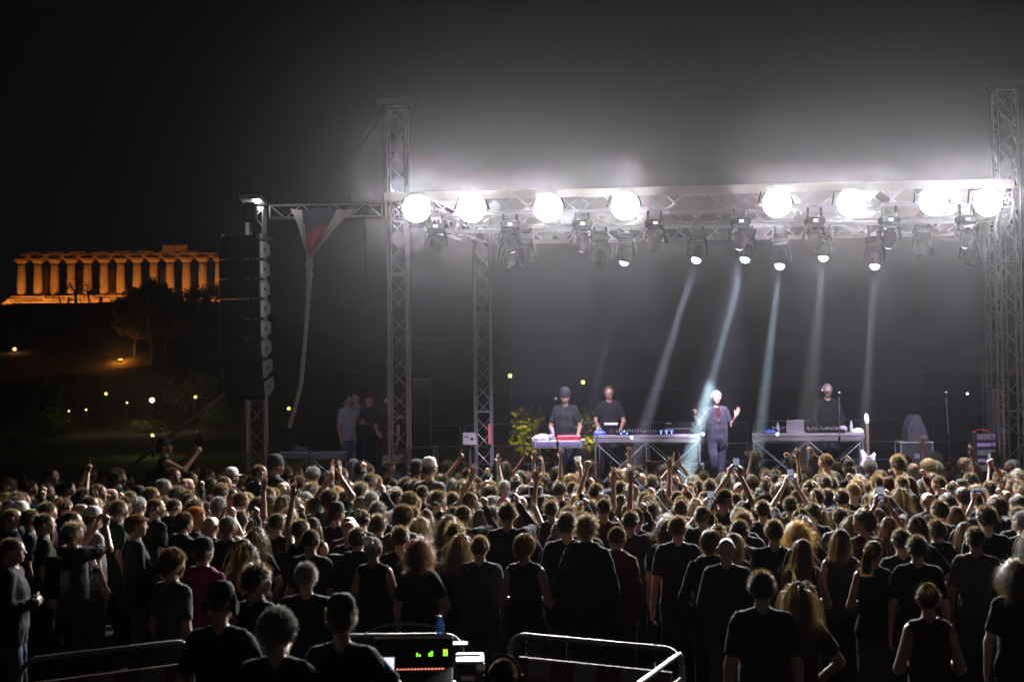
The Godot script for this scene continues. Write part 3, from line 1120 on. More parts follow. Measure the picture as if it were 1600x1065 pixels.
# =====================================================================
# hanging speakers and their tower
# =====================================================================
func build_speakers():
	var foot := at_x(400, 22.0)
	foot.x = P(401, 660, 22.0).x
	var t := thing("speaker_tower", "truss tower with outrigger legs that carries the hanging speakers", "truss tower", foot, 0.06)
	truss(t, Vector3(0, 0.1, 0), Vector3(0, 5.62, 0), 0.27, Vector3(0, 0, 1), M.steel)
	part(t, "base_plate", cbox(0.9, 0.08, 0.9, 0.02), M.steel_dark, Vector3(0, 0.05, 0))
	for a in [0.5, 2.2, 3.9, 5.5]:
		rod(t, "outrigger", Vector3(0, 1.55, 0), Vector3(cos(a) * 1.3, 0.05, sin(a) * 1.3), 0.025, M.steel)
		part(t, "foot", cylinder(0.09, 0.04, 14), M.steel_dark, Vector3(cos(a) * 1.3, 0.03, sin(a) * 1.3))
	part(t, "top_arm", cbox(0.34, 0.07, 0.8, 0.01), M.steel, Vector3(0, 5.72, 0.25))
	part(t, "hoist_motor", cbox(0.2, 0.3, 0.2, 0.03), M.black_metal, Vector3(-0.02, 5.5, 0.5))
	rod(t, "brace_pipe", Vector3(-0.35, 2.86, 0), Vector3(-4.1, 0.02, -0.2), 0.028, M.steel)
	rod(t, "chain", Vector3(-0.02, 5.4, 0.5), Vector3(-0.02, 5.1, 0.5), 0.012, M.steel_dark)
	for sx in [-1, 1]:
		rod(t, "stay", Vector3(sx * 0.14, 2.6, 0.3), Vector3(sx * 0.32, 0.3, 0.35), 0.008, M.rope, 6)
	var wl := thing("work_light", "small white work light clamped on top of the speaker tower", "work light", foot + Vector3(0.02, 5.76, 0.1))
	part(wl, "housing", cbox(0.16, 0.05, 0.1, 0.01), M.black_metal, Vector3(0, 0.03, 0))
	part(wl, "clamp", cbox(0.04, 0.06, 0.04, 0.006), M.black_metal, Vector3(-0.1, 0.0, 0))
	part(wl, "lamp_strip", cbox(0.14, 0.012, 0.08, 0.003), glow("work light strip", Color(0.95, 0.96, 1.0), 12.0), Vector3(0, 0.0, 0))
	var wo_ := OmniLight3D.new()
	wo_.name = "work_light_glow"
	wo_.light_energy = 0.5
	wo_.light_size = 0.05
	wo_.shadow_enabled = true
	wl.add_child(wo_)
	wo_.position = Vector3(0.03, -0.08, 0.1)
	# eight cabinets in one flown array
	var top := P(382, 374, 21.3)
	var arr := thing("line_array", "tall flown array of eight black speaker cabinets with grey side plates", "speaker array", top, -0.17)
	part(arr, "rigging_frame", cbox(0.66, 0.05, 0.5, 0.01), M.black_metal, Vector3(0, 0.02, -0.05))
	for sx in [-1, 1]:
		part(arr, "frame_beam", cbox(0.06, 0.08, 0.62, 0.01), M.steel_dark, Vector3(sx * 0.3, 0.02, -0.05))
	var y := -0.03
	var z := 0.0
	var angle := 0.0
	var step := [0.0, 0.004, 0.008, 0.02, 0.035, 0.05, 0.07, 0.09]
	for k in 8:
		angle += step[k]
		var c := Node3D.new()
		c.name = "cabinet"
		arr.add_child(c, true)
		c.position = Vector3(0, y, z)
		c.rotation = Vector3(angle, 0, 0)
		cabinet(c)
		y -= 0.293 * cos(angle)
		z -= 0.293 * sin(angle)

func cabinet(c: Node3D):
	var h := 0.28
	# wedge shaped box: full height in front, a little less behind
	var outline := [Vector2(0.24, 0.0), Vector2(0.24, -h), Vector2(-0.24, -h + 0.045), Vector2(-0.24, -0.045)]
	part(c, "box", polygon_plate(outline, 0.62), M.black, Vector3.ZERO, Vector3(0, -PI / 2, 0))
	for q in 4:
		part(c, "grille_strip", cbox(0.57, 0.052, 0.012, 0.003), M.grille, Vector3(0, -0.045 - q * 0.062, 0.246))
	for sx in [-1, 1]:
		var plate := [Vector2(0.225, -0.015), Vector2(0.225, -h + 0.015), Vector2(0.02, -h + 0.02), Vector2(-0.13, -h + 0.06), Vector2(-0.2, -h + 0.075), Vector2(-0.2, -0.06), Vector2(-0.1, -0.03)]
		part(c, "side_plate", polygon_plate(plate, 0.014), M.grey_plate, Vector3(sx * 0.318, 0, 0), Vector3(0, -PI / 2, 0))
		part(c, "handle_recess", cbox(0.012, 0.045, 0.06, 0.004), M.grille, Vector3(sx * 0.327, -0.14, 0.05))
		for q in 2:
			part(c, "link_pin", cylinder(0.012, 0.02, 10), M.steel, Vector3(sx * 0.328, -0.03 - q * 0.21, 0.19), Vector3(0, 0, PI / 2))

# =====================================================================
# things on the stage
# =====================================================================
func road_case(called: String, label: String, at: Vector3, s: Vector3, turn: float, group := "", body: Material = null) -> Node3D:
	var t := thing(called, label, "road case", at, turn, group)
	part(t, "shell", cbox(s.x - 0.02, s.y - 0.02, s.z - 0.02, 0.004), body if body else M.case, Vector3(0, s.y / 2, 0))
	for sx in [-1, 1]:
		for sz in [-1, 1]:
			part(t, "edge_profile", cbox(0.03, s.y, 0.03, 0.004), M.case_edge, Vector3(sx * (s.x / 2 - 0.013), s.y / 2, sz * (s.z / 2 - 0.013)))
		for sy in [0, 1]:
			part(t, "edge_profile", cbox(0.028, 0.028, s.z - 0.05, 0.004), M.case_edge, Vector3(sx * (s.x / 2 - 0.012), sy * (s.y - 0.028) + 0.014, 0))
	for sz in [-1, 1]:
		for sy in [0, 1]:
			part(t, "edge_profile", cbox(s.x - 0.05, 0.028, 0.028, 0.004), M.case_edge, Vector3(0, sy * (s.y - 0.028) + 0.014, sz * (s.z / 2 - 0.012)))
	for sx in [-1, 1]:
		for sy in [0, 1]:
			part(t, "corner_ball", ball(0.026, 10), M.case_edge, Vector3(sx * (s.x / 2 - 0.012), sy * (s.y - 0.03) + 0.015, s.z / 2 - 0.012))
		part(t, "handle_dish", cbox(0.16, 0.11, 0.008, 0.003), M.case_edge, Vector3(sx * s.x * 0.24, s.y * 0.35, s.z / 2 - 0.004))
		part(t, "handle_grip", cbox(0.1, 0.025, 0.02, 0.006), M.plastic, Vector3(sx * s.x * 0.24, s.y * 0.35, s.z / 2 + 0.006))
	part(t, "latch", cbox(0.09, 0.09, 0.01, 0.003), M.case_edge, Vector3(0, s.y * 0.72, s.z / 2 - 0.002))
	return t

func frame_table(label: String, a: Vector3, b: Vector3, depth: float, h: float, bays: int) -> Node3D:
	var mid := (a + b) * 0.5
	var turn := atan2(-(b - a).z, (b - a).x)
	var w := (b - a).length()
	var t := thing("frame_table", label, "table", Vector3(mid.x, STAGE_H, mid.z), turn, "trestle decks used as tables")
	part(t, "tabletop", cbox(w, 0.05, depth, 0.008), M.deck_pale, Vector3(0, h - 0.025, 0))
	for sz in [-1, 1]:
		part(t, "top_rail", cbox(w, 0.075, 0.022, 0.005), M.steel, Vector3(0, h - 0.09, sz * (depth / 2 - 0.02)))
		for k in bays + 1:
			var x := lerpf(-w / 2 + 0.03, w / 2 - 0.03, float(k) / bays)
			rod(t, "leg", Vector3(x, 0, sz * (depth / 2 - 0.03)), Vector3(x, h - 0.12, sz * (depth / 2 - 0.03)), 0.016, M.steel)
			if k < bays:
				var x2 := lerpf(-w / 2 + 0.03, w / 2 - 0.03, float(k + 1) / bays)
				var z_: float = sz * (depth / 2 - 0.03)
				rod(t, "cross_brace", Vector3(x, h - 0.13, z_ + 0.012), Vector3(x2, 0.12, z_ + 0.012), 0.011, M.steel)
				rod(t, "cross_brace", Vector3(x, 0.12, z_ - 0.012), Vector3(x2, h - 0.13, z_ - 0.012), 0.011, M.steel)
	return t

func mic_stand(label: String, at: Vector3, h: float, lean: Vector3) -> Node3D:
	var t := thing("microphone_stand", label, "microphone stand", at, 0.0, "microphone stands")
	part(t, "base", cylinder(0.13, 0.02, 20), M.black_metal, Vector3(0, 0.012, 0))
	var top := Vector3(0, h, 0) + lean
	rod(t, "pole", Vector3(0, 0.02, 0), top.lerp(Vector3.ZERO, 0.42), 0.011, M.black_metal)
	rod(t, "upper_pole", top.lerp(Vector3.ZERO, 0.42), top, 0.008, M.steel_dark)
	part(t, "clutch", cylinder(0.02, 0.07, 12), M.plastic, top.lerp(Vector3.ZERO, 0.42))
	var mic := Node3D.new()
	mic.name = "microphone"
	t.add_child(mic)
	mic.position = top
	mic.rotation = Vector3(0.5, 0, 0)
	part(mic, "handle", lathe([Vector2(0.0, -0.1), Vector2(0.011, -0.1), Vector2(0.016, 0.03), Vector2(0.02, 0.035), Vector2(0.0, 0.035)], 12), M.plastic)
	part(mic, "head_grille", ball(0.026, 12), M.steel, Vector3(0, 0.055, 0))
	return t

func bottle(label: String, at: Vector3, h: float, m: Material, cap: Material, group := "bottles on stage") -> Node3D:
	var t := thing("water_bottle", label, "bottle", at, 0.0, group)
	var r := h * 0.15
	part(t, "bottle_body", lathe([Vector2(0.0, 0.0), Vector2(r * 0.85, 0.0), Vector2(r, h * 0.04), Vector2(r, h * 0.3), Vector2(r * 0.9, h * 0.36), Vector2(r, h * 0.42), Vector2(r, h * 0.62), Vector2(r * 0.8, h * 0.78), Vector2(r * 0.4, h * 0.88), Vector2(r * 0.36, h * 0.93), Vector2(0.0, h * 0.93)], 18), m)
	part(t, "cap", cylinder(r * 0.42, h * 0.08, 14), cap, Vector3(0, h * 0.95, 0))
	return t

func build_stage_gear():
	M.deck_pale = mat("pale deck board", Color(0.2, 0.19, 0.2), 0.7)
	M.pet = mat("clear bottle plastic", Color(0.75, 0.8, 0.85), 0.15)
	M.pet.transparency = BaseMaterial3D.TRANSPARENCY_ALPHA
	M.pet.albedo_color.a = 0.3
	M.blue = mat("blue tissue box", Color(0.06, 0.12, 0.5), 0.6)
	M.pale_blue = mat("pale blue plastic", Color(0.45, 0.55, 0.75), 0.4)
	var ST := STAGE_H
	# tall column speaker on a road case
	var cx := P(664, 700, 24.0)
	var case1 := road_case("road_case", "black road case with aluminium edges under the tall column speaker", Vector3(cx.x - 0.02, ST, -24.0), Vector3(0.42, 0.9, 0.5), stage_turn)
	var sp := thing("column_speaker", "tall dark column speaker standing on a road case", "speaker", Vector3(P(660, 650, 24.0).x, ST + 0.902, -24.0), stage_turn)
	part(sp, "cabinet_box", cbox(0.27, 1.12, 0.32, 0.012), M.speaker_grey if M.has("speaker_grey") else M.plastic, Vector3(0, 0.56, 0))
	part(sp, "grille", cbox(0.23, 1.05, 0.01, 0.004), M.grille, Vector3(0, 0.56, 0.166))
	part(sp, "side_handle", cbox(0.008, 0.1, 0.12, 0.003), M.steel_dark, Vector3(0.138, 0.56, 0))
	part(sp, "top_edge", cbox(0.28, 0.012, 0.33, 0.003), M.case_edge, Vector3(0, 1.126, 0))
	var pole := thing("red_pole", "thin red pole with a tied knot beside the column speaker", "pole", Vector3(P(648, 700, 23.7).x, ST, -23.7))
	rod(pole, "shaft", Vector3.ZERO, Vector3(0, 2.0, 0), 0.01, M.rust)
	part(pole, "knot", ball(0.035, 10), M.rust, Vector3(0, 1.42, 0.01))
	part(pole, "base", cylinder(0.1, 0.02, 14), M.steel_dark, Vector3(0, 0.012, 0))
	# power box on the rear tower
	var pb := thing("power_box", "white power distribution box beside the rear truss tower", "power box", P(734, 695, 26.0), stage_turn)
	part(pb, "box", cbox(0.25, 0.23, 0.14, 0.012), M.white, Vector3(0, 0.115, 0))
	part(pb, "switch_panel", cbox(0.05, 0.045, 0.01, 0.003), M.plastic, Vector3(0.05, 0.11, 0.073))
	part(pb, "switch_row", cbox(0.07, 0.02, 0.01, 0.003), M.steel_dark, Vector3(-0.05, 0.15, 0.073))
	part(pb, "bracket", cbox(0.04, 0.9, 0.04, 0.005), M.steel_dark, Vector3(0, -0.45, -0.05))
	part(pb, "stand_foot", cbox(0.3, 0.03, 0.3, 0.005), M.steel_dark, Vector3(0, -0.9, -0.05))
	var rl := thing("red_pole_piece", "short red pole piece strapped low on the rear truss tower", "pole piece", P(765, 695, 26.1))
	part(rl, "glowing_shaft", cylinder(0.025, 0.36, 10), glow("red pole with added glow", Color(1.0, 0.15, 0.12), 0.5), Vector3(0, 0.2, 0))  # glow added to brighten the red pole piece, no lamp
	part(rl, "lower_sleeve", cylinder(0.03, 0.08, 10), M.plastic, Vector3(0, -0.02, 0))
	# keyboard desk: a road case lid as a table on a folding stand
	var ka := P(833, 690, 23.7)
	var kb := P(914, 690, 23.7)
	var kt := thing("keyboard_stand", "low keyboard stand topped by a white edged open case", "table", Vector3((ka.x + kb.x) / 2, ST, -23.7), stage_turn)
	var ktop := P(873, 687, 23.7).y - ST
	var kw := kb.x - ka.x
	part(kt, "case_tray", cbox(kw, 0.13, 0.5, 0.01), M.white_case, Vector3(0, ktop - 0.066, 0))
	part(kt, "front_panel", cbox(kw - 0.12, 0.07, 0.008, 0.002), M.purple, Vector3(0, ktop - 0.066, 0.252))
	for sx in [-1, 1]:
		part(kt, "corner_plate", cbox(0.05, 0.135, 0.012, 0.003), M.case_edge, Vector3(sx * (kw / 2 - 0.02), ktop - 0.066, 0.252))
		rod(kt, "cross_leg", Vector3(-0.3, 0.0, sx * 0.16), Vector3(0.3, ktop - 0.14, sx * 0.16), 0.018, M.black_metal)
		rod(kt, "cross_leg", Vector3(0.3, 0.0, sx * 0.19), Vector3(-0.3, ktop - 0.14, sx * 0.19), 0.018, M.black_metal)
	var kc := Vector3((ka.x + kb.x) / 2, ST + ktop + 0.001, -23.7)
	var key := thing("keyboard", "small red keyboard on the white edged case", "keyboard", kc + Vector3(0.16, 0, 0.05), stage_turn)
	part(key, "red_body", cbox(0.42, 0.06, 0.2, 0.008), M.red, Vector3(0, 0.03, 0))
	part(key, "control_lip", cbox(0.4, 0.025, 0.05, 0.004), M.red, Vector3(0, 0.07, -0.07))
	for q in 15:
		part(key, "white_key", cbox(0.024, 0.012, 0.1, 0.002), M.white, Vector3(-0.182 + q * 0.026, 0.064, 0.045))
	var tw := thing("towel", "crumpled white towel on the end of the keyboard case", "towel", kc + Vector3(-0.28, 0, 0.02), 0.2)
	part(tw, "folds", crumple(0.17, 0.1, 0.15, 4), M.towel)
	bottle("clear water bottle between towel and red keyboard", kc + Vector3(-0.1, 0, 0.06), 0.2, M.pet, M.white)
	var cup := thing("plastic_cup", "small white cup beside the towel", "cup", kc + Vector3(-0.14, 0, 0.15), 0.0, "cups on stage")
	part(cup, "wall", lathe([Vector2(0.0, 0.0), Vector2(0.027, 0.0), Vector2(0.037, 0.1), Vector2(0.034, 0.1), Vector2(0.025, 0.006)], 16), M.pale_blue)
	part(cup, "rim", lathe([Vector2(0.036, 0.097), Vector2(0.039, 0.1), Vector2(0.036, 0.103)], 16), M.white)
	mic_stand("microphone stand in front of the keyboard player", Vector3(P(874, 690, 23.2).x, ST, -23.2), 1.62, Vector3(-0.05, 0, 0.0))

	# table with machines on the left
	frame_table("long braced metal table of mixers left of the singer", at_x(932, 24.7, ST), at_x(1096, 24.4, ST), 0.7, 1.03, 2)
	var lt := func(u: float, dz := 0.0) -> Vector3:
		var q := at_x(u, 24.55 - dz, ST + 1.03)
		q.y = ST + 1.032
		return q
	mixer("flat black mixer with silver knobs on the left table", lt.call(985, 0.05), 0.52, 0.34, 0.07, 40, 3)
	mixer("low black effects unit beside the flat mixer", lt.call(1018, 0.1), 0.26, 0.24, 0.06, 41, 0)
	mixer("black device with three pairs of blue lights", lt.call(1042, 0.15), 0.3, 0.26, 0.07, 42, 6)
	var rack := thing("rack_unit", "stacked black rack units with silver knobs on the left table", "rack unit", lt.call(1060, -0.12), stage_turn)
	part(rack, "lower_unit", cbox(0.5, 0.1, 0.3, 0.006), M.plastic, Vector3(0, 0.05, 0))
	part(rack, "upper_unit", cbox(0.48, 0.1, 0.28, 0.006), M.plastic, Vector3(0, 0.153, 0))
	part(rack, "name_strip", cbox(0.1, 0.018, 0.005, 0.001), M.case_edge, Vector3(-0.17, 0.18, 0.142))
	for q in 12:
		part(rack, "knob", cylinder(0.011, 0.02, 10), M.steel, Vector3(-0.21 + q * 0.037, 0.088, 0.155), Vector3(PI / 2, 0, 0))
	var km := thing("small_keyboard", "short white keyboard raised on a little stand", "keyboard", lt.call(955, -0.05), stage_turn)
	part(km, "pole", cylinder(0.015, 0.14, 10), M.steel, Vector3(0, 0.07, 0))
	part(km, "body", cbox(0.27, 0.04, 0.13, 0.006), M.plastic, Vector3(0, 0.16, 0), Vector3(0.5, 0, 0))
	for q in 9:
		part(km, "key", cbox(0.022, 0.01, 0.07, 0.002), M.white, Vector3(-0.104 + q * 0.026, 0.185, 0.03), Vector3(0.5, 0, 0))
	part(km, "foot", cbox(0.18, 0.02, 0.14, 0.004), M.plastic, Vector3(0, 0.011, 0))
	var bb := thing("blue_box", "blue soft pouch at the end of the left table", "pouch", lt.call(937, 0.1), stage_turn)
	part(bb, "pouch_body", crumple(0.11, 0.085, 0.08, 9), M.blue)
	part(bb, "zip", cbox(0.15, 0.006, 0.008, 0.002), M.white, Vector3(0, 0.055, 0.072))
	bottle("small bottle on the left table by the blue pouch", lt.call(934, -0.12), 0.17, M.pet, M.blue)
	for k in 2:
		var cb := thing("cable", ["black cable hanging from the red keyboard to the left table", "black cable loop lying on the left table end"][k], "cable", Vector3.ZERO, 0.0, "cables on stage")
		var pts := []
		var from := kc + Vector3(0.42, -0.06, 0.0) if k == 0 else lt.call(1050, 0.2)
		var to: Vector3 = lt.call(934, 0.2) if k == 0 else lt.call(1092, 0.25)
		for q in 13:
			var f := q / 12.0
			pts.append(from.lerp(to, f) + Vector3(0, -0.22 * sin(PI * f) if k == 0 else 0.012, 0.06 * sin(f * 9.0) if k == 1 else 0.0))
		part(cb, "cord", tube(pts, 0.007, 6), M.plastic)
		part(cb, "plug", cylinder(0.011, 0.05, 8), M.steel, pts[0])

	# table on the right
	frame_table("long braced metal table with laptop right of the singer", at_x(1177, 24.5, ST), at_x(1351, 24.2, ST), 0.7, 1.03, 2)
	var rt := func(u: float, dz := 0.0) -> Vector3:
		var q := at_x(u, 24.35 - dz, ST + 1.03)
		q.y = ST + 1.032
		return q
	var lap := thing("laptop", "silver laptop open towards the grey haired player", "laptop", rt.call(1242, 0.02), stage_turn + 0.1)
	part(lap, "base", cbox(0.3, 0.016, 0.21, 0.004), M.laptop, Vector3(0, 0.01, -0.05))
	part(lap, "lid", cbox(0.3, 0.2, 0.01, 0.003), M.laptop, Vector3(0, 0.12, 0.06), Vector3(0.12, 0, 0))
	part(lap, "lid_mark", cylinder(0.016, 0.002, 16), M.case_edge, Vector3(0, 0.13, 0.068), Vector3(PI / 2 + 0.12, 0, 0))
	part(lap, "screen", cbox(0.28, 0.18, 0.002, 0.0005), glow("laptop screen", Color(0.5, 0.55, 0.7), 0.5), Vector3(0, 0.12, 0.052), Vector3(0.12, 0, 0))
	mixer("wide black controller with many knobs before the grey haired player", rt.call(1290, 0.1), 0.62, 0.34, 0.08, 43, 0)
	mixer("black mixer between blue pouch and laptop on the right table", rt.call(1220, -0.1), 0.3, 0.3, 0.09, 44, 0)
	var b2 := thing("blue_box", "flat blue folded cloth at the left end of the right table", "cloth", rt.call(1203, 0.12), stage_turn)
	part(b2, "fold", crumple(0.12, 0.07, 0.09, 12), M.blue)
	part(b2, "hem", cbox(0.15, 0.008, 0.01, 0.002), M.pale_blue, Vector3(0, 0.03, 0.085))
	bottle("clear bottle behind the blue cloth on the right table", rt.call(1216, 0.15), 0.19, M.pet, M.white)
	bottle("upright bottle with pale cap at the right end of the right table", rt.call(1331, 0.05), 0.19, M.pet, M.white)
	var tw2 := thing("towel", "small crumpled pale cloth at the right end of the right table", "towel", rt.call(1340, 0.1), 0.4)
	part(tw2, "folds", crumple(0.12, 0.07, 0.1, 17), M.towel)
	var boxg := thing("effects_box", "rounded grey effects box near the end of the right table", "device", rt.call(1318, 0.1), stage_turn)
	part(boxg, "body", cbox(0.13, 0.11, 0.12, 0.03), M.grey_plate, Vector3(0, 0.056, 0))
	part(boxg, "foot_switch", cylinder(0.012, 0.02, 10), M.steel, Vector3(0.02, 0.12, 0))
	mic_stand("microphone stand at the right end of the laptop table", Vector3(P(1311, 690, 23.4).x, ST, -23.4), 1.66, Vector3(0.02, 0, 0))
	mic_stand("lone microphone stand between road case and violet lit amplifier", Vector3(P(1487, 700, 24.0).x, ST, -24.0), 1.64, Vector3(-0.07, 0, 0))

	# small floodlit things under the tables
	for k in 3:
		var spots := [[987, 683], [1099, 678], [1215, 678]]
		var l := thing("table_lamp", ["tiny white work light clipped under the left table", "tiny white work light at the singer end of the left table", "tiny white work light clipped under the laptop table"][k], "work light", P(spots[k][0], spots[k][1], 24.0), 0.0, "work lights under the tables")
		part(l, "lamp_head", ball(0.026, 10), glow("work light", Color(0.75, 0.85, 1.0), 6.0), Vector3.ZERO)
		part(l, "clip", cbox(0.02, 0.08, 0.03, 0.004), M.plastic, Vector3(0, 0.045, -0.02))
	# fan like devices under tables
	for k in 2:
		var u: float = [1006, 1075][k]
		var p := at_x(u, 25.0, ST)
		road_case("road_case", ["dark road case under the left table", "dark road case under the singer end of the left table"][k], p, Vector3(0.5, 0.5, 0.4), 0.1, "cases under the tables")

	guitar("white electric guitar on a stand at the end of the right table", Vector3(P(1357, 715, 23.6).x, ST, -23.6), 0.2, 0.08)

	# road case with wedge monitor
	var rc := at_x(1430, 24.4, ST)
	road_case("road_case", "large black road case with two dished handles under the wedge monitor", rc, Vector3(0.55, 0.86, 0.5), stage_turn)
	var wedge := thing("wedge_monitor", "black wedge stage monitor standing on end on a road case", "speaker", Vector3(P(1431, 660, 24.4).x, ST + 0.862, -24.45), stage_turn + 0.1)
	var wo := [Vector2(-0.17, 0.0), Vector2(0.18, 0.0), Vector2(0.17, 0.1), Vector2(0.05, 0.42), Vector2(0.01, 0.455), Vector2(-0.05, 0.455), Vector2(-0.12, 0.36), Vector2(-0.17, 0.2)]
	part(wedge, "cabinet_box", polygon_plate(wo, 0.36), M.speaker_grey, Vector3.ZERO)
	part(wedge, "handle", cbox(0.05, 0.1, 0.01, 0.004), M.grille, Vector3(-0.11, 0.2, 0.182))
	part(wedge, "socket_plate", cbox(0.06, 0.06, 0.008, 0.002), M.steel_dark, Vector3(0.11, 0.08, 0.182))
	# amplifier rack; violet stage light is put into the colour of alternate panels
	var am := at_x(1536, 24.0, ST)
	var amp := thing("amplifier_rack", "amplifier rack with pale front panels and red cable on top", "amplifier", am, stage_turn)
	part(amp, "shell", cbox(0.38, 1.0, 0.4, 0.012), M.case, Vector3(0, 0.5, 0))
	for q in 5:
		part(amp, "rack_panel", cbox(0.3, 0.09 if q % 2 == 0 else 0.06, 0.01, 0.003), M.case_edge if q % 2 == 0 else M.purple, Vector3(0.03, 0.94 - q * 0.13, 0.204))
		part(amp, "knob", cylinder(0.014, 0.02, 10), M.plastic, Vector3(0.12, 0.94 - q * 0.13, 0.218), Vector3(PI / 2, 0, 0))
	var pts2 := []
	for q in 12:
		var f := q / 11.0
		pts2.append(Vector3(-0.17 + 0.3 * f, 1.01 + 0.05 * sin(f * PI), 0.1 + 0.03 * sin(f * 12.0)))
	part(amp, "red_cable", tube(pts2, 0.012, 6), M.red)
	# tall dark speakers at the right wing
	var rs := thing("column_speaker", "tall dark speaker stack beside the right truss tower", "speaker", at_x(1559, 24.2, ST), stage_turn)
	part(rs, "cabinet_box", cbox(0.2, 1.75, 0.4, 0.012), M.speaker_grey, Vector3(0, 0.88, 0))
	part(rs, "grille", cbox(0.16, 1.65, 0.01, 0.004), M.grille, Vector3(0, 0.88, 0.206))
	# low tables in the left wing
	for k in 3:
		var spec: Array = [[440, 485, 26.6, 1.66, "low metal frame table in the left wing beside the speaker tower"], [488, 540, 26.8, 1.63, "low metal frame table in the left wing beside the white shirt person"], [600, 640, 25.6, 1.60, "pale topped metal stand behind the left truss tower"]][k]
		var a := at_x(spec[0], spec[2], ST)
		var b := at_x(spec[1], spec[2], ST)
		frame_table(spec[4], a, b, 0.6, spec[3] - ST, 1)
	var drum := thing("equipment_bag", "dark soft equipment bag on the left wing table", "bag", at_x(463, 26.6, 1.662), 0.1)
	part(drum, "bag_body", crumple(0.24, 0.16, 0.17, 31), M.black)
	part(drum, "strap", tube([Vector3(-0.15, 0.1, 0.16), Vector3(-0.08, 0.2, 0.18), Vector3(0.08, 0.2, 0.18), Vector3(0.15, 0.1, 0.16)], 0.012, 6), M.plastic)

func crumple(rx: float, ry: float, rz: float, sd: int) -> ArrayMesh:
	var st := start(true)
	var n := 22
	var m := 12
	var g := []
	for j in m + 1:
		var row := []
		var th := PI * 0.5 * j / m
		for i in n:
			var a := TAU * i / n
			var d := Vector3(cos(a) * cos(th), sin(th), sin(a) * cos(th))
			var f := 1.0 + 0.28 * noise.get_noise_3d(d.x * 3.0 + sd, d.y * 3.0, d.z * 3.0) + 0.1 * noise.get_noise_3d(d.x * 8.0, d.y * 8.0 + sd, d.z * 8.0)
			row.append(Vector3(d.x * rx, maxf(d.y * ry, 0.0), d.z * rz) * f)
		g.append(row)
	for j in m:
		for i in n:
			var i2 := (i + 1) % n
			quad(st, g[j][i], g[j][i2], g[j + 1][i2], g[j + 1][i], (g[j][i] as Vector3) + Vector3(0, 0.02, 0))
	return flat_done(st)

func mixer(label: String, at: Vector3, w: float, d: float, h: float, sd: int, leds: int):
	var t := thing("mixer", label, "mixer", at, stage_turn, "machines on the tables")
	var outline := [Vector2(-d / 2, 0.0), Vector2(d / 2, 0.0), Vector2(d / 2, h), Vector2(-d / 2, h * 0.6)]
	part(t, "case_body", polygon_plate(outline, w), M.plastic, Vector3.ZERO, Vector3(0, PI / 2, 0))
	var r := RandomNumberGenerator.new()
	r.seed = sd
	var cols := int(w / 0.045)
	for i in cols:
		for j in 4:
			if r.randf() < 0.25:
				continue
			var z := lerpf(-d / 2 + 0.04, d / 2 - 0.04, j / 3.0)
			var y := lerpf(h, h * 0.6, (z + d / 2) / d)
			part(t, "knob", cylinder(0.009, 0.022, 8), M.steel if r.randf() < 0.6 else M.grey_plate, Vector3(-w / 2 + 0.03 + i * 0.045, y + 0.008, z))
	for k in leds:
		part(t, "status_light", ball(0.009, 8), glow("blue status light", Color(0.1, 0.25, 1.0), 12.0), Vector3(-w * 0.33 + (k / 2) * w * 0.3 if leds > 3 else -w * 0.3 + k * 0.05, h * 0.35 + (k % 2) * h * 0.45, d / 2 + 0.004))

func guitar(label: String, at: Vector3, turn: float, lean: float, dark := false):
	var t := thing("electric_guitar", label, "guitar", at + Vector3(0, 0.0, 0), turn, "guitars on stands")
	var g := Node3D.new()
	g.name = "instrument"
	t.add_child(g)
	g.position = Vector3(0, 0.38, 0)
	g.scale = Vector3.ONE * 0.9
	g.rotation = Vector3(-0.2, 0, -lean)
	var body := [Vector2(0.0, 0.0), Vector2(0.1, 0.01), Vector2(0.16, 0.07), Vector2(0.165, 0.15), Vector2(0.12, 0.22), Vector2(0.13, 0.29), Vector2(0.15, 0.36), Vector2(0.12, 0.39), Vector2(0.07, 0.34), Vector2(0.03, 0.33), Vector2(-0.03, 0.34), Vector2(-0.07, 0.39), Vector2(-0.12, 0.43), Vector2(-0.15, 0.4), Vector2(-0.13, 0.29), Vector2(-0.12, 0.22), Vector2(-0.165, 0.14), Vector2(-0.15, 0.06), Vector2(-0.09, 0.01)]
	part(g, "body", polygon_plate(body, 0.045), M.plastic if dark else M.white)
	part(g, "pickguard", polygon_plate([Vector2(-0.06, 0.12), Vector2(0.09, 0.1), Vector2(0.1, 0.2), Vector2(0.05, 0.31), Vector2(-0.05, 0.31)], 0.004), M.white if dark else M.pale_blue, Vector3(0, 0, 0.0255))
	part(g, "neck", cbox(0.055, 0.62, 0.024, 0.006), M.wood, Vector3(0, 0.62, 0.012))
	part(g, "headstock", polygon_plate([Vector2(-0.03, 0.0), Vector2(0.028, 0.0), Vector2(0.045, 0.06), Vector2(0.03, 0.17), Vector2(-0.02, 0.2), Vector2(-0.05, 0.13)], 0.016), M.white, Vector3(0, 0.92, 0.0))
	for q in 6:
		part(g, "tuner", cylinder(0.009, 0.02, 8), M.steel, Vector3(-0.025 + 0.005 * q, 0.96 + q * 0.022, 0.012), Vector3(PI / 2, 0, 0))
	for q in 3:
		part(g, "pickup", cbox(0.085, 0.018, 0.01, 0.002), M.plastic, Vector3(0, 0.14 + q * 0.07, 0.03))
	rod(t, "stand_pole", Vector3(0, 0.02, -0.14), Vector3(0, 0.95, -0.14), 0.012, M.black_metal)
	for sx in [-1, 1]:
		rod(t, "stand_leg", Vector3(0, 0.2, -0.13), Vector3(sx * 0.2, 0.01, 0.06), 0.01, M.black_metal)
	rod(t, "stand_leg", Vector3(0, 0.2, -0.13), Vector3(0, 0.01, -0.32), 0.01, M.black_metal)

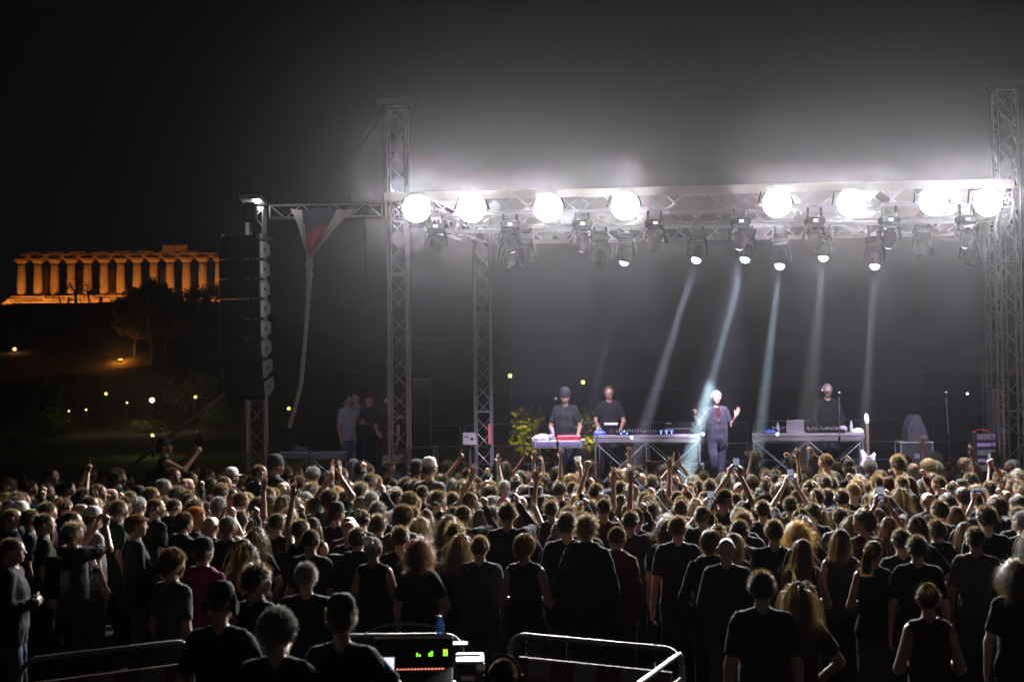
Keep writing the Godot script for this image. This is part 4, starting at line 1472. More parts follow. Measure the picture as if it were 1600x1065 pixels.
# =====================================================================
# railings and tent behind the stage
# =====================================================================
func barrier(label: String, a: Vector3, b: Vector3, h: float, m: Material, bars := 0, panel: Material = null, group := "crowd barriers") -> Node3D:
	var mid := (a + b) * 0.5
	var w := (b - a).length()
	var t := thing("crowd_barrier", label, "barrier", mid, atan2(-(b - a).z, (b - a).x), group)
	var r := 0.12
	var pts := [Vector3(-w / 2, 0.05, 0)]
	for k in 6:
		var an := PI - PI / 2 * k / 5.0
		pts.append(Vector3(-w / 2 + r + cos(an) * r, h - r + sin(an) * r, 0))
	for k in 6:
		var an := PI / 2 - PI / 2 * k / 5.0
		pts.append(Vector3(w / 2 - r + cos(an) * r, h - r + sin(an) * r, 0))
	pts.append(Vector3(w / 2, 0.05, 0))
	part(t, "frame", tube(pts, 0.017, 10), m)
	rod(t, "lower_rail", Vector3(-w / 2, 0.25, 0), Vector3(w / 2, 0.25, 0), 0.017, m)
	if panel == null:
		rod(t, "middle_rail", Vector3(-w / 2, h * 0.58, 0), Vector3(w / 2, h * 0.58, 0), 0.017, m)
	else:
		part(t, "striped_board", cbox(w - 0.14, 0.3, 0.02, 0.004), panel, Vector3(0, h - 0.3, 0))
	for k in bars:
		var x := lerpf(-w / 2, w / 2, (k + 1.0) / (bars + 1.0))
		rod(t, "bar", Vector3(x, 0.25, 0), Vector3(x, h - 0.02 if panel == null else h - 0.46, 0), 0.009, m, 6)
	for sx in [-1, 1]:
		rod(t, "foot", Vector3(sx * (w / 2 - 0.12), 0.02, -0.28), Vector3(sx * (w / 2 - 0.12), 0.02, 0.28), 0.02, m)
		rod(t, "foot_post", Vector3(sx * (w / 2 - 0.12), 0.02, 0), Vector3(sx * (w / 2 - 0.12), 0.26, 0), 0.02, m)
	return t

func build_backdrop_things():
	# railings along the rear edge of the deck
	var rail := [[672, 722], [724, 836], [840, 985], [990, 1172], [1176, 1300], [1302, 1422], [1458, 1560]]
	for k in rail.size():
		var a := at_x(rail[k][0] + 2, 30.2, STAGE_H)
		var b := at_x(rail[k][1] - 2, 30.0, STAGE_H)
		barrier("%s rounded steel railing along the rear of the stage, counted from the power box" % ORDER[k], a, b, 1.08, M.steel_dark, 0, null, "rear stage railings")
	# white tent roof at the right
	var t := thing("white_tent", "white pointed gazebo tent beyond the right truss tower", "tent", at_x(1640, 33.0))
	var w := 2.2
	var eave := P(1600, 584, 33.0).y
	var st := start()
	var nn := 8
	for q in 4:
		var c0 := Vector3(w * (1 if q in [0, 3] else -1), eave + 0.28, w * (1 if q in [0, 1] else -1))
		var c1 := Vector3(w * (1 if (q + 1) % 4 in [0, 3] else -1), eave + 0.28, w * (1 if (q + 1) % 4 in [0, 1] else -1))
		var peak := Vector3(0, eave + 1.5, 0)
		for k in nn:
			var f0 := float(k) / nn
			var f1 := float(k + 1) / nn
			var sag := func(f: float) -> float: return -0.16 * sin(PI * f)
			quad(st, c0.lerp(peak, f0) + Vector3(0, sag.call(f0), 0), c1.lerp(peak, f0) + Vector3(0, sag.call(f0), 0), c1.lerp(peak, f1) + Vector3(0, sag.call(f1), 0), c0.lerp(peak, f1) + Vector3(0, sag.call(f1), 0), (c0 + c1) * 0.5 - Vector3(0, eave, 0) + Vector3(0, 1, 0))
	part(t, "roof", flat_done(st), M.tent)
	for q in 4:
		var sx := 1 if q in [0, 3] else -1
		var sz := 1 if q in [0, 1] else -1
		rod(t, "pole", Vector3(sx * w, 0, sz * w), Vector3(sx * w, eave + 0.28, sz * w), 0.03, M.white)
	for q in 4:
		var along := q % 2 == 0
		var s := 1.0 if q < 2 else -1.0
		var val := part(t, "valance", cbox(w * 2 if along else 0.01, 0.28, 0.01 if along else w * 2, 0.002), M.tent, Vector3(0 if along else s * w, eave + 0.14, s * w if along else 0))
		val.name = "valance"

# =====================================================================
# people: bodies meshed from tapered bones as one continuous surface
# =====================================================================
const SKIN := 0
const TOP := 1
const LEGS := 2
const SHOE := 3
const DARK := 4
var kits := {}

class Soup:
	var v := PackedVector3Array()
	var owner := PackedByteArray()
	var idx: Array = [PackedInt32Array(), PackedInt32Array(), PackedInt32Array(), PackedInt32Array(), PackedInt32Array()]

func nets(soup: Soup, bones: Array, cell: float, hem := -1.0):
	# bones: [a, ra, b, rb, blend, tag]; surface nets of the smooth union of tapered capsules
	var lo := Vector3.ONE * 1e9
	var hi := Vector3.ONE * -1e9
	for b in bones:
		var r: float = maxf(b[1], b[3]) + cell * 2.5
		lo = lo.min((b[0] as Vector3).min(b[2]) - Vector3.ONE * r)
		hi = hi.max((b[0] as Vector3).max(b[2]) + Vector3.ONE * r)
	var nx := int((hi.x - lo.x) / cell) + 2
	var ny := int((hi.y - lo.y) / cell) + 2
	var nz := int((hi.z - lo.z) / cell) + 2
	var sy := nx
	var sz := nx * ny
	var f := PackedFloat32Array()
	f.resize(sz * nz)
	f.fill(0.5)
	var best := PackedFloat32Array()
	best.resize(sz * nz)
	best.fill(9.0)
	var tg := PackedByteArray()
	tg.resize(sz * nz)
	for b in bones:
		var a: Vector3 = b[0]
		var c: Vector3 = b[2]
		var ra: float = b[1]
		var dr: float = b[3] - b[1]
		var k: float = b[4]
		var tag_: int = b[5]
		var ba := c - a
		var inv := 1.0 / maxf(ba.length_squared(), 1e-8)
		var pad := maxf(b[1], b[3]) + k + cell * 2.2
		var i0 := maxi(0, int((minf(a.x, c.x) - pad - lo.x) / cell))
		var i1 := mini(nx - 1, int((maxf(a.x, c.x) + pad - lo.x) / cell) + 1)
		var j0 := maxi(0, int((minf(a.y, c.y) - pad - lo.y) / cell))
		var j1 := mini(ny - 1, int((maxf(a.y, c.y) + pad - lo.y) / cell) + 1)
		var k0 := maxi(0, int((minf(a.z, c.z) - pad - lo.z) / cell))
		var k1 := mini(nz - 1, int((maxf(a.z, c.z) + pad - lo.z) / cell) + 1)
		for iz in range(k0, k1 + 1):
			for iy in range(j0, j1 + 1):
				var id := iz * sz + iy * sy + i0
				var q := Vector3(lo.x + i0 * cell, lo.y + iy * cell, lo.z + iz * cell) - a
				for ix in range(i0, i1 + 1):
					var t := clampf(q.dot(ba) * inv, 0.0, 1.0)
					var d := (q - ba * t).length() - ra - dr * t
					var o := f[id]
					if d < best[id]:
						best[id] = d
						tg[id] = tag_
					if d - o < k:
						var h := maxf(k - absf(o - d), 0.0) / k
						f[id] = minf(o, d) - h * h * k * 0.25
					id += 1
					q.x += cell
	var vid := PackedInt32Array()
	vid.resize(sz * nz)
	vid.fill(-1)
	var active := PackedInt32Array()
	var near := cell * 1.9
	for iz in nz - 1:
		for iy in ny - 1:
			var row := iz * sz + iy * sy
			for ix in nx - 1:
				var id := row + ix
				var f0 := f[id]
				if f0 > near or f0 < -near:
					continue
				var f1 := f[id + 1]
				var f2 := f[id + sy]
				var f3 := f[id + sy + 1]
				var f4 := f[id + sz]
				var f5 := f[id + sz + 1]
				var f6 := f[id + sz + sy]
				var f7 := f[id + sz + sy + 1]
				var n := int(f0 < 0) + int(f1 < 0) + int(f2 < 0) + int(f3 < 0) + int(f4 < 0) + int(f5 < 0) + int(f6 < 0) + int(f7 < 0)
				if n == 0 or n == 8:
					continue
				var s := Vector3.ZERO
				var m := 0
				if (f0 < 0) != (f1 < 0):
					s += Vector3(f0 / (f0 - f1), 0, 0)
					m += 1
				if (f2 < 0) != (f3 < 0):
					s += Vector3(f2 / (f2 - f3), 1, 0)
					m += 1
				if (f4 < 0) != (f5 < 0):
					s += Vector3(f4 / (f4 - f5), 0, 1)
					m += 1
				if (f6 < 0) != (f7 < 0):
					s += Vector3(f6 / (f6 - f7), 1, 1)
					m += 1
				if (f0 < 0) != (f2 < 0):
					s += Vector3(0, f0 / (f0 - f2), 0)
					m += 1
				if (f1 < 0) != (f3 < 0):
					s += Vector3(1, f1 / (f1 - f3), 0)
					m += 1
				if (f4 < 0) != (f6 < 0):
					s += Vector3(0, f4 / (f4 - f6), 1)
					m += 1
				if (f5 < 0) != (f7 < 0):
					s += Vector3(1, f5 / (f5 - f7), 1)
					m += 1
				if (f0 < 0) != (f4 < 0):
					s += Vector3(0, 0, f0 / (f0 - f4))
					m += 1
				if (f1 < 0) != (f5 < 0):
					s += Vector3(1, 0, f1 / (f1 - f5))
					m += 1
				if (f2 < 0) != (f6 < 0):
					s += Vector3(0, 1, f2 / (f2 - f6))
					m += 1
				if (f3 < 0) != (f7 < 0):
					s += Vector3(1, 1, f3 / (f3 - f7))
					m += 1
				vid[id] = soup.v.size()
				var at := lo + (Vector3(ix, iy, iz) + s / m) * cell
				var own := tg[id]
				if hem > 0.0 and absf(at.x) < 0.21 and (own == TOP or own == LEGS):
					own = TOP if at.y > hem else LEGS
				soup.v.append(at)
				soup.owner.append(own)
				active.append(id)
	var st := [1, sy, sz]
	for id in active:
		for ax in 3:
			var e: int = id + st[ax]
			var in0 := f[id] < 0.0
			if in0 == (f[e] < 0.0):
				continue
			var p: int = st[(ax + 1) % 3]
			var q: int = st[(ax + 2) % 3]
			var a := vid[id]
			var b := vid[id - p]
			var c := vid[id - p - q]
			var d := vid[id - q]
			if a < 0 or b < 0 or c < 0 or d < 0:
				continue
			var list: PackedInt32Array = soup.idx[soup.owner[a]]
			if in0:
				list.append_array(PackedInt32Array([a, c, b, a, d, c]))
			else:
				list.append_array(PackedInt32Array([a, b, c, a, c, d]))
			soup.idx[soup.owner[a]] = list

func smooth_seams(soup: Soup):
	# the line where two cloths or cloth and skin meet is evened out
	var mask := PackedByteArray()
	mask.resize(soup.v.size())
	for s in 5:
		for i in soup.idx[s]:
			mask[i] = mask[i] | (1 << s)
	var edges := PackedInt32Array()
	for s in 5:
		var list: PackedInt32Array = soup.idx[s]
		for k in range(0, list.size(), 3):
			for e in 3:
				var a := list[k + e]
				var b := list[k + (e + 1) % 3]
				var ma := mask[a]
				var mb := mask[b]
				if (ma & (ma - 1)) != 0 and (mb & (mb - 1)) != 0:
					edges.append(a)
					edges.append(b)
	for it in 3:
		var sum := {}
		for k in range(0, edges.size(), 2):
			var a := edges[k]
			var b := edges[k + 1]
			sum[a] = sum.get(a, Vector4.ZERO) + Vector4(soup.v[b].x, soup.v[b].y, soup.v[b].z, 1.0)
			sum[b] = sum.get(b, Vector4.ZERO) + Vector4(soup.v[a].x, soup.v[a].y, soup.v[a].z, 1.0)
		for i in sum:
			var q: Vector4 = sum[i]
			soup.v[i] = soup.v[i].lerp(Vector3(q.x, q.y, q.z) / q.w, 0.6)

func soup_mesh(soup: Soup, wrinkle := 0.0, sd := 0.0) -> ArrayMesh:
	smooth_seams(soup)
	var nrm := normals_of(soup)
	if wrinkle > 0.0:
		for i in soup.v.size():
			var o := soup.owner[i]
			if o == TOP or o == LEGS:
				var p := soup.v[i]
				var w := (1.0 - 2.2 * absf(noise.get_noise_3d(p.x * 5.0 + sd, p.y * 3.2 + p.x * 2.0, p.z * 5.0 + sd))) * 0.8 + 0.5 * noise.get_noise_3d(p.x * 17.0, p.y * 10.0 + sd, p.z * 17.0)
				soup.v[i] = p + nrm[i] * w * wrinkle
		nrm = normals_of(soup)
	var m := ArrayMesh.new()
	for s in 5:
		var list: PackedInt32Array = soup.idx[s]
		var map := PackedInt32Array()
		map.resize(soup.v.size())
		map.fill(-1)
		var vv := PackedVector3Array()
		var nn := PackedVector3Array()
		var ii := PackedInt32Array()
		for i in list:
			if map[i] < 0:
				map[i] = vv.size()
				vv.append(soup.v[i])
				nn.append(nrm[i])
			ii.append(map[i])
		if vv.is_empty():
			vv = PackedVector3Array([Vector3(0, 1.2, 0), Vector3(0.001, 1.2, 0), Vector3(0, 1.201, 0)])
			nn = PackedVector3Array([Vector3.UP, Vector3.UP, Vector3.UP])
			ii = PackedInt32Array([0, 1, 2])
		var arr := []
		arr.resize(Mesh.ARRAY_MAX)
		arr[Mesh.ARRAY_VERTEX] = vv
		arr[Mesh.ARRAY_NORMAL] = nn
		arr[Mesh.ARRAY_INDEX] = ii
		m.add_surface_from_arrays(Mesh.PRIMITIVE_TRIANGLES, arr)
	return m

func normals_of(soup: Soup) -> PackedVector3Array:
	var nrm := PackedVector3Array()
	nrm.resize(soup.v.size())
	for s in 5:
		var list: PackedInt32Array = soup.idx[s]
		for k in range(0, list.size(), 3):
			var a := soup.v[list[k]]
			var b := soup.v[list[k + 1]]
			var c := soup.v[list[k + 2]]
			var n := (a - c).cross(a - b)
			nrm[list[k]] += n
			nrm[list[k + 1]] += n
			nrm[list[k + 2]] += n
	for i in nrm.size():
		nrm[i] = nrm[i].normalized()
	return nrm

func mirror(p: Vector3, s: float) -> Vector3:
	return Vector3(p.x * s, p.y, p.z)

# arm poses for the right side: elbow, wrist, hand direction, palm direction, hand kind
const ARMS := {
	"down": [Vector3(0.25, 1.135, 0.04), Vector3(0.265, 0.885, -0.05), Vector3(0, -1, -0.15), Vector3(-1, 0, 0), "relaxed"],
	"hip": [Vector3(0.33, 1.18, 0.06), Vector3(0.18, 1.03, -0.1), Vector3(-0.8, -0.4, -0.3), Vector3(0, 0, 1), "relaxed"],
	"front": [Vector3(0.25, 1.15, 0.0), Vector3(0.1, 1.17, -0.22), Vector3(-0.9, 0.1, -0.2), Vector3(0, 0, 1), "relaxed"],
	"pocket": [Vector3(0.28, 1.15, 0.08), Vector3(0.19, 0.93, -0.06), Vector3(-0.2, -1, -0.2), Vector3(-1, 0, 0), "relaxed"],
	"up": [Vector3(0.27, 1.665, -0.08), Vector3(0.25, 1.935, -0.13), Vector3(0.02, 1, -0.1), Vector3(0, 0, -1), "open"],
	"up_out": [Vector3(0.36, 1.62, -0.05), Vector3(0.47, 1.875, -0.12), Vector3(0.3, 1, -0.1), Vector3(-0.2, 0, -1), "open"],
	"fist": [Vector3(0.29, 1.63, -0.12), Vector3(0.22, 1.885, -0.2), Vector3(-0.1, 1, -0.1), Vector3(-0.3, 0, -1), "fist"],
	"point": [Vector3(0.36, 1.61, -0.1), Vector3(0.50, 1.83, -0.22), Vector3(0.5, 0.9, -0.2), Vector3(-0.3, 0.1, -1), "point"],
	"cup": [Vector3(0.29, 1.62, -0.12), Vector3(0.25, 1.87, -0.22), Vector3(-0.2, 0.6, -0.6), Vector3(-0.8, 0, -0.3), "grip"],
	"clap": [Vector3(0.24, 1.665, -0.12), Vector3(0.055, 1.875, -0.14), Vector3(0.0, 1, 0.0), Vector3(-1, 0, 0), "open"],
	"phone": [Vector3(0.26, 1.47, -0.27), Vector3(0.085, 1.68, -0.35), Vector3(-0.15, 0.9, -0.2), Vector3(-0.8, 0, -0.5), "grip"],
	"phone_high": [Vector3(0.24, 1.60, -0.2), Vector3(0.08, 1.84, -0.27), Vector3(-0.15, 0.9, -0.2), Vector3(-0.8, 0, -0.5), "grip"],
	"wave": [Vector3(0.31, 1.63, -0.08), Vector3(0.16, 1.88, -0.12), Vector3(-0.5, 0.9, 0), Vector3(0, 0, -1), "open"],
	"keys": [Vector3(0.27, 1.14, -0.04), Vector3(0.17, 0.98, -0.24), Vector3(-0.1, -0.25, -1), Vector3(0, -1, -0.1), "relaxed"],
	"keys_low": [Vector3(0.28, 1.13, 0.0), Vector3(0.2, 0.9, -0.16), Vector3(-0.1, -0.6, -1), Vector3(0, -1, 0.3), "relaxed"],
	"mic_out": [Vector3(0.36, 1.2, -0.04), Vector3(0.50, 1.36, -0.18), Vector3(0.1, 0.45, -0.7), Vector3(-0.8, 0.2, 0.2), "fist"],
	"shrug": [Vector3(0.30, 1.16, 0.0), Vector3(0.31, 1.32, -0.2), Vector3(0.3, 0.8, -0.3), Vector3(-0.3, 0.5, -0.7), "open"],
	"reach": [Vector3(0.38, 1.2, -0.1), Vector3(0.56, 1.08, -0.26), Vector3(0.9, -0.2, -0.5), Vector3(0, -1, 0), "relaxed"],
	"gimbal": [Vector3(0.3, 1.30, -0.22), Vector3(0.22, 1.52, -0.42), Vector3(-0.1, 0.7, -0.6), Vector3(-0.8, 0, -0.4), "grip"],
	"rest": [Vector3(0.3, 1.14, -0.06), Vector3(0.22, 1.0, -0.28), Vector3(-0.3, -0.1, -1), Vector3(0, -1, 0), "relaxed"],
}

func hand_bones(w: Vector3, d: Vector3, n: Vector3, kind: String, s: float) -> Array:
	d = d.normalized()
	n = (n - d * n.dot(d)).normalized()
	var side := d.cross(n)
	var out := []
	var curl: Array = {"open": [0.06, 0.12, 0.1], "relaxed": [0.35, 0.5, 0.35], "fist": [1.35, 1.6, 1.0], "grip": [0.6, 0.8, 0.5], "point": [1.35, 1.6, 1.0]}[kind]
	var spread := 0.13 if kind == "open" else 0.03
	var base := [0.027, 0.009, -0.009, -0.026]
	var knuckle := [0.088, 0.092, 0.087, 0.078]
	var lens := [0.072, 0.081, 0.075, 0.058]
	out.append([mirror(w - d * 0.02, s), 0.026, mirror(w + d * 0.02, s), 0.024, 0.012, SKIN])
	for k in 4:
		var kn: Vector3 = w + d * knuckle[k] + side * base[k]
		out.append([mirror(w + d * 0.015 + side * base[k] * 0.6, s), 0.017, mirror(kn, s), 0.0125, 0.010, SKIN])
		var c: Array = [0.05, 0.1, 0.1] if kind == "point" and k == 0 else curl
		var dir := (d + side * spread * (1.5 - k)).normalized()
		var a := 0.0
		var p := kn
		for j in 3:
			a += c[j] * (1.0 + 0.07 * k)
			var step := (dir * cos(a) + n * sin(a)).normalized()
			var q: Vector3 = p + step * lens[k] * [0.45, 0.31, 0.26][j]
			out.append([mirror(p, s), 0.0100 - j * 0.0008, mirror(q, s), 0.0092 - j * 0.0008, 0.003, SKIN])
			p = q
	var tb := w + d * 0.03 + side * 0.026
	var tdir := (d * 0.7 + side * 0.75 + n * 0.2).normalized()
	if kind in ["fist", "point"]:
		tdir = (d * 0.7 + side * 0.15 + n * 0.75).normalized()
	elif kind == "grip":
		tdir = (d * 0.7 + side * 0.3 + n * 0.6).normalized()
	var t1 := tb + tdir * 0.04
	out.append([mirror(w + d * 0.015 + side * 0.012, s), 0.016, mirror(tb, s), 0.015, 0.01, SKIN])
	out.append([mirror(tb, s), 0.0135, mirror(t1, s), 0.0115, 0.004, SKIN])
	out.append([mirror(t1, s), 0.0112, mirror(t1 + (tdir + d * 0.3).normalized() * 0.03, s), 0.0095, 0.003, SKIN])
	return out

func head_bones(fem: bool) -> Array:
	var j := 0.9 if fem else 1.0
	return [
		[Vector3(0, 1.637, 0.03), 0.083, Vector3(0, 1.642, -0.022), 0.079, 0.03, SKIN],
		[Vector3(0, 1.600, -0.022), 0.067 * j, Vector3(0, 1.565, -0.040), 0.048 * j, 0.03, SKIN],
		[Vector3(0, 1.545, -0.068), 0.026 * j, Vector3(0, 1.560, -0.055), 0.04 * j, 0.02, SKIN],
		[Vector3(-0.03, 1.648, -0.082), 0.017, Vector3(0.03, 1.648, -0.082), 0.017, 0.012, SKIN],
		[Vector3(-0.042, 1.606, -0.066), 0.026, Vector3(-0.03, 1.585, -0.066), 0.026, 0.015, SKIN],
		[Vector3(0.042, 1.606, -0.066), 0.026, Vector3(0.03, 1.585, -0.066), 0.026, 0.015, SKIN],
		[Vector3(0, 1.640, -0.096), 0.009, Vector3(0, 1.605, -0.113), 0.0125, 0.010, SKIN],
		[Vector3(-0.012, 1.601, -0.102), 0.009, Vector3(0.012, 1.601, -0.102), 0.009, 0.006, SKIN],
		[Vector3(-0.016, 1.578, -0.093), 0.009, Vector3(0.016, 1.578, -0.093), 0.009, 0.006, SKIN],
		[Vector3(-0.014, 1.567, -0.091), 0.0085, Vector3(0.014, 1.567, -0.091), 0.0085, 0.006, SKIN],
		[Vector3(-0.083, 1.600, 0.016), 0.010, Vector3(-0.089, 1.634, 0.026), 0.015, 0.006, SKIN],
		[Vector3(0.083, 1.600, 0.016), 0.010, Vector3(0.089, 1.634, 0.026), 0.015, 0.006, SKIN],
		[Vector3(0, 1.56, 0.03), 0.052 * j, Vector3(0, 1.47, 0.02), 0.056 * j, 0.02, SKIN],
	]

func add_features(soup: Soup, xf: Transform3D):
	# eyes, brows and mouth line as small raised shapes of the body mesh
	for s in [-1.0, 1.0]:
		add_blob(soup, xf * Vector3(s * 0.031, 1.627, -0.0865), Vector3(0.013, 0.008, 0.008))
		add_blob(soup, xf * Vector3(s * 0.034, 1.650, -0.0975), Vector3(0.020, 0.0045, 0.006))
	add_blob(soup, xf * Vector3(0, 1.5725, -0.0995), Vector3(0.021, 0.0025, 0.004))

func add_blob(soup: Soup, c: Vector3, r: Vector3):
	var base := soup.v.size()
	var rows := 4
	var seg := 8
	for j in rows + 1:
		var th := PI * j / rows
		for i in seg:
			var a := TAU * i / seg
			soup.v.append(c + Vector3(cos(a) * sin(th) * r.x, cos(th) * r.y, sin(a) * sin(th) * r.z))
			soup.owner.append(DARK)
	var list: PackedInt32Array = soup.idx[DARK]
	for j in rows:
		for i in seg:
			var a := base + j * seg + i
			var b := base + j * seg + (i + 1) % seg
			list.append_array(PackedInt32Array([a, b, b + seg, a, b + seg, a + seg]))
	soup.idx[DARK] = list

# o: right, left (arm pose names), girth, fem, sleeve ("short", "long", "none"), lower ("long", "short", "skirt"), look (head yaw, pitch), lean, stride, sit, cell
func make_body(o: Dictionary) -> Dictionary:
	var g: float = o.get("girth", 1.0)
	var fem: bool = o.get("fem", false)
	var cell: float = o.get("cell", 0.019)
	var sleeve: String = o.get("sleeve", "short")
	var lower: String = o.get("lower", "long")
	var soup := Soup.new()
	var B := []
	var sw := 0.150 if fem else 0.170
	var hipw := 0.1 if fem else 0.09
	# legs
	var stride: float = o.get("stride", 0.0)
	for s in [-1.0, 1.0]:
		var hip := Vector3(s * hipw, 0.93, 0.0)
		var knee := Vector3(s * (hipw + 0.015), 0.50, -0.03 - s * stride)
		var ankle := Vector3(s * (hipw + 0.02), 0.09, 0.02 - s * stride * 1.3)
		if o.get("sit", false):
			knee = Vector3(s * (hipw + 0.06), 0.93, -0.42)
			ankle = Vector3(s * (hipw + 0.08), 0.50, -0.44)
		var toe := ankle + Vector3(s * 0.02, -0.055, -0.15)
		var lt := LEGS if lower != "skirt" else SKIN
		B.append([hip, 0.093 * g, knee, 0.066, 0.04, LEGS if lower != "skirt" else LEGS])
		B.append([knee, 0.060, ankle, 0.043, 0.02, LEGS if lower == "long" else SKIN])
		if lower == "long":
			B.append([knee, 0.068, ankle + Vector3(0, 0.0, 0.0), 0.064, 0.02, LEGS])
		B.append([ankle + Vector3(0, -0.045, 0.03), 0.040, toe, 0.036, 0.02, SHOE])
	if lower == "skirt":
		B.append([Vector3(0, 0.95, 0), 0.14, Vector3(0, 0.6, 0), 0.2, 0.03, LEGS])
	# trunk
	B.append([Vector3(-0.06, 0.97, 0.01), 0.115 * g, Vector3(0.06, 0.97, 0.01), 0.115 * g, 0.05, TOP])
	var waist := 0.095 if fem else 0.108
	for s in [-1.0, 1.0]:
		B.append([Vector3(s * 0.055, 0.98, 0.0), 0.108 * g, Vector3(s * 0.052, 1.12, -0.005), waist * g, 0.05, TOP])
		B.append([Vector3(s * 0.052, 1.12, -0.005), waist * g, Vector3(s * 0.07, 1.30, 0.0), 0.10 * g, 0.05, TOP])
		B.append([Vector3(s * 0.04, 1.30, 0.01), 0.10 * g, Vector3(s * (sw - 0.06), 1.405, 0.012), 0.062, 0.05, TOP])
		if fem:
			B.append([Vector3(s * 0.065, 1.275, -0.075), 0.058, Vector3(s * 0.07, 1.30, -0.06), 0.055, 0.04, TOP])
	B.append([Vector3(-sw + 0.02, 1.415, 0.01), 0.06, Vector3(sw - 0.02, 1.415, 0.01), 0.06, 0.05, TOP])
	B.append([Vector3(-0.05, 1.445, 0.02), 0.05, Vector3(0.05, 1.445, 0.02), 0.05, 0.05, TOP])
	B.append([Vector3(0, 1.46, 0.015), 0.055, Vector3(0, 1.53, 0.0), 0.053, 0.03, SKIN])
	if o.get("hood", false):
		B.append([Vector3(-0.09, 1.47, 0.07), 0.05, Vector3(0.09, 1.47, 0.07), 0.05, 0.05, TOP])
	if o.get("jacket", false):
		for s in [-1.0, 1.0]:
			B.append([Vector3(s * 0.08, 1.25, 0.0), 0.12 * g, Vector3(s * 0.1, 0.86, 0.02), 0.105 * g, 0.03, TOP])
	# arms
	var grips := {}
	var hands := []
	for s in [-1.0, 1.0]:
		var a: Array = ARMS[o.get("right" if s > 0 else "left", "down")]
		var sh := Vector3(sw, 1.405, 0.01)
		var el: Vector3 = a[0]
		if el.y > 1.45:
			sh.y += 0.03
		var wr: Vector3 = a[1]
		var e := mirror(el, s)
		var w := mirror(wr, s)
		B.append([mirror(sh, s), 0.058, e, 0.040, 0.03, SKIN if sleeve == "none" else TOP if sleeve in ["long", "elbow"] else SKIN])
		if sleeve != "none":
			B.append([mirror(sh, s), 0.060, mirror(sh.lerp(el, 0.62 if sleeve == "short" else 1.0), s), 0.056 if sleeve == "short" else 0.048, 0.02, TOP])
		B.append([e, 0.041 if sleeve != "long" else 0.048, w, 0.028 if sleeve != "long" else 0.036, 0.02, TOP if sleeve == "long" else SKIN])
		hands.append(hand_bones(wr, a[2], a[3], a[4], s))
		var d := mirror((a[2] as Vector3).normalized(), s)
		var n := mirror((a[3] as Vector3).normalized(), s)
		grips["right" if s > 0 else "left"] = [w + d * 0.085 + n * 0.035, d, n]
	# clothing bulk beneath a loose hem
	var lean: float = o.get("lean", 0.0)
	var lx := Transform3D(Basis(Vector3.RIGHT, -lean), Vector3.ZERO)
	var bend := Transform3D(Basis.IDENTITY, Vector3(0, 0.95, 0)) * lx * Transform3D(Basis.IDENTITY, Vector3(0, -0.95, 0))
	var look: Vector2 = o.get("look", Vector2.ZERO)
	var hx := bend * Transform3D(Basis.IDENTITY, NECK) * Transform3D(Basis.from_euler(Vector3(look.y, look.x, 0)), Vector3.ZERO) * Transform3D(Basis.IDENTITY, -NECK)
	if lean != 0.0:
		for b in B:
			if b[0].y > 0.96 or b[5] == TOP:
				b[0] = bend * (b[0] as Vector3)
				b[2] = bend * (b[2] as Vector3)
		for h in hands:
			for b in h:
				b[0] = bend * (b[0] as Vector3)
				b[2] = bend * (b[2] as Vector3)
		for k in grips:
			grips[k] = [bend * grips[k][0], lx.basis * grips[k][1], lx.basis * grips[k][2]]
	var H := head_bones(fem)
	for b in H:
		b[0] = hx * (b[0] as Vector3)
		b[2] = hx * (b[2] as Vector3)
	nets(soup, B, cell, (0.80 if o.get("jacket", false) else 0.885) if not o.get("sit", false) and lean == 0.0 else -1.0)
	nets(soup, H, o.get("head_cell", 0.0095))
	for h in hands:
		nets(soup, h, o.get("hand_cell", 0.0065))
	add_features(soup, hx)
	return {"mesh": soup_mesh(soup, 0.014, g * 37.0 + sw * 100.0), "head": hx, "grips": grips, "opts": o}

# =====================================================================
# hair, hats
# =====================================================================
func hair_line(d: Vector3, low: float) -> bool:
	var th: float
	if d.z < 0.0:
		th = lerpf(-0.05, 0.42, clampf(-d.z * 1.25, 0.0, 1.0))
	else:
		th = lerpf(-0.05, low, clampf(d.z * 1.6, 0.0, 1.0))
	return d.y > th

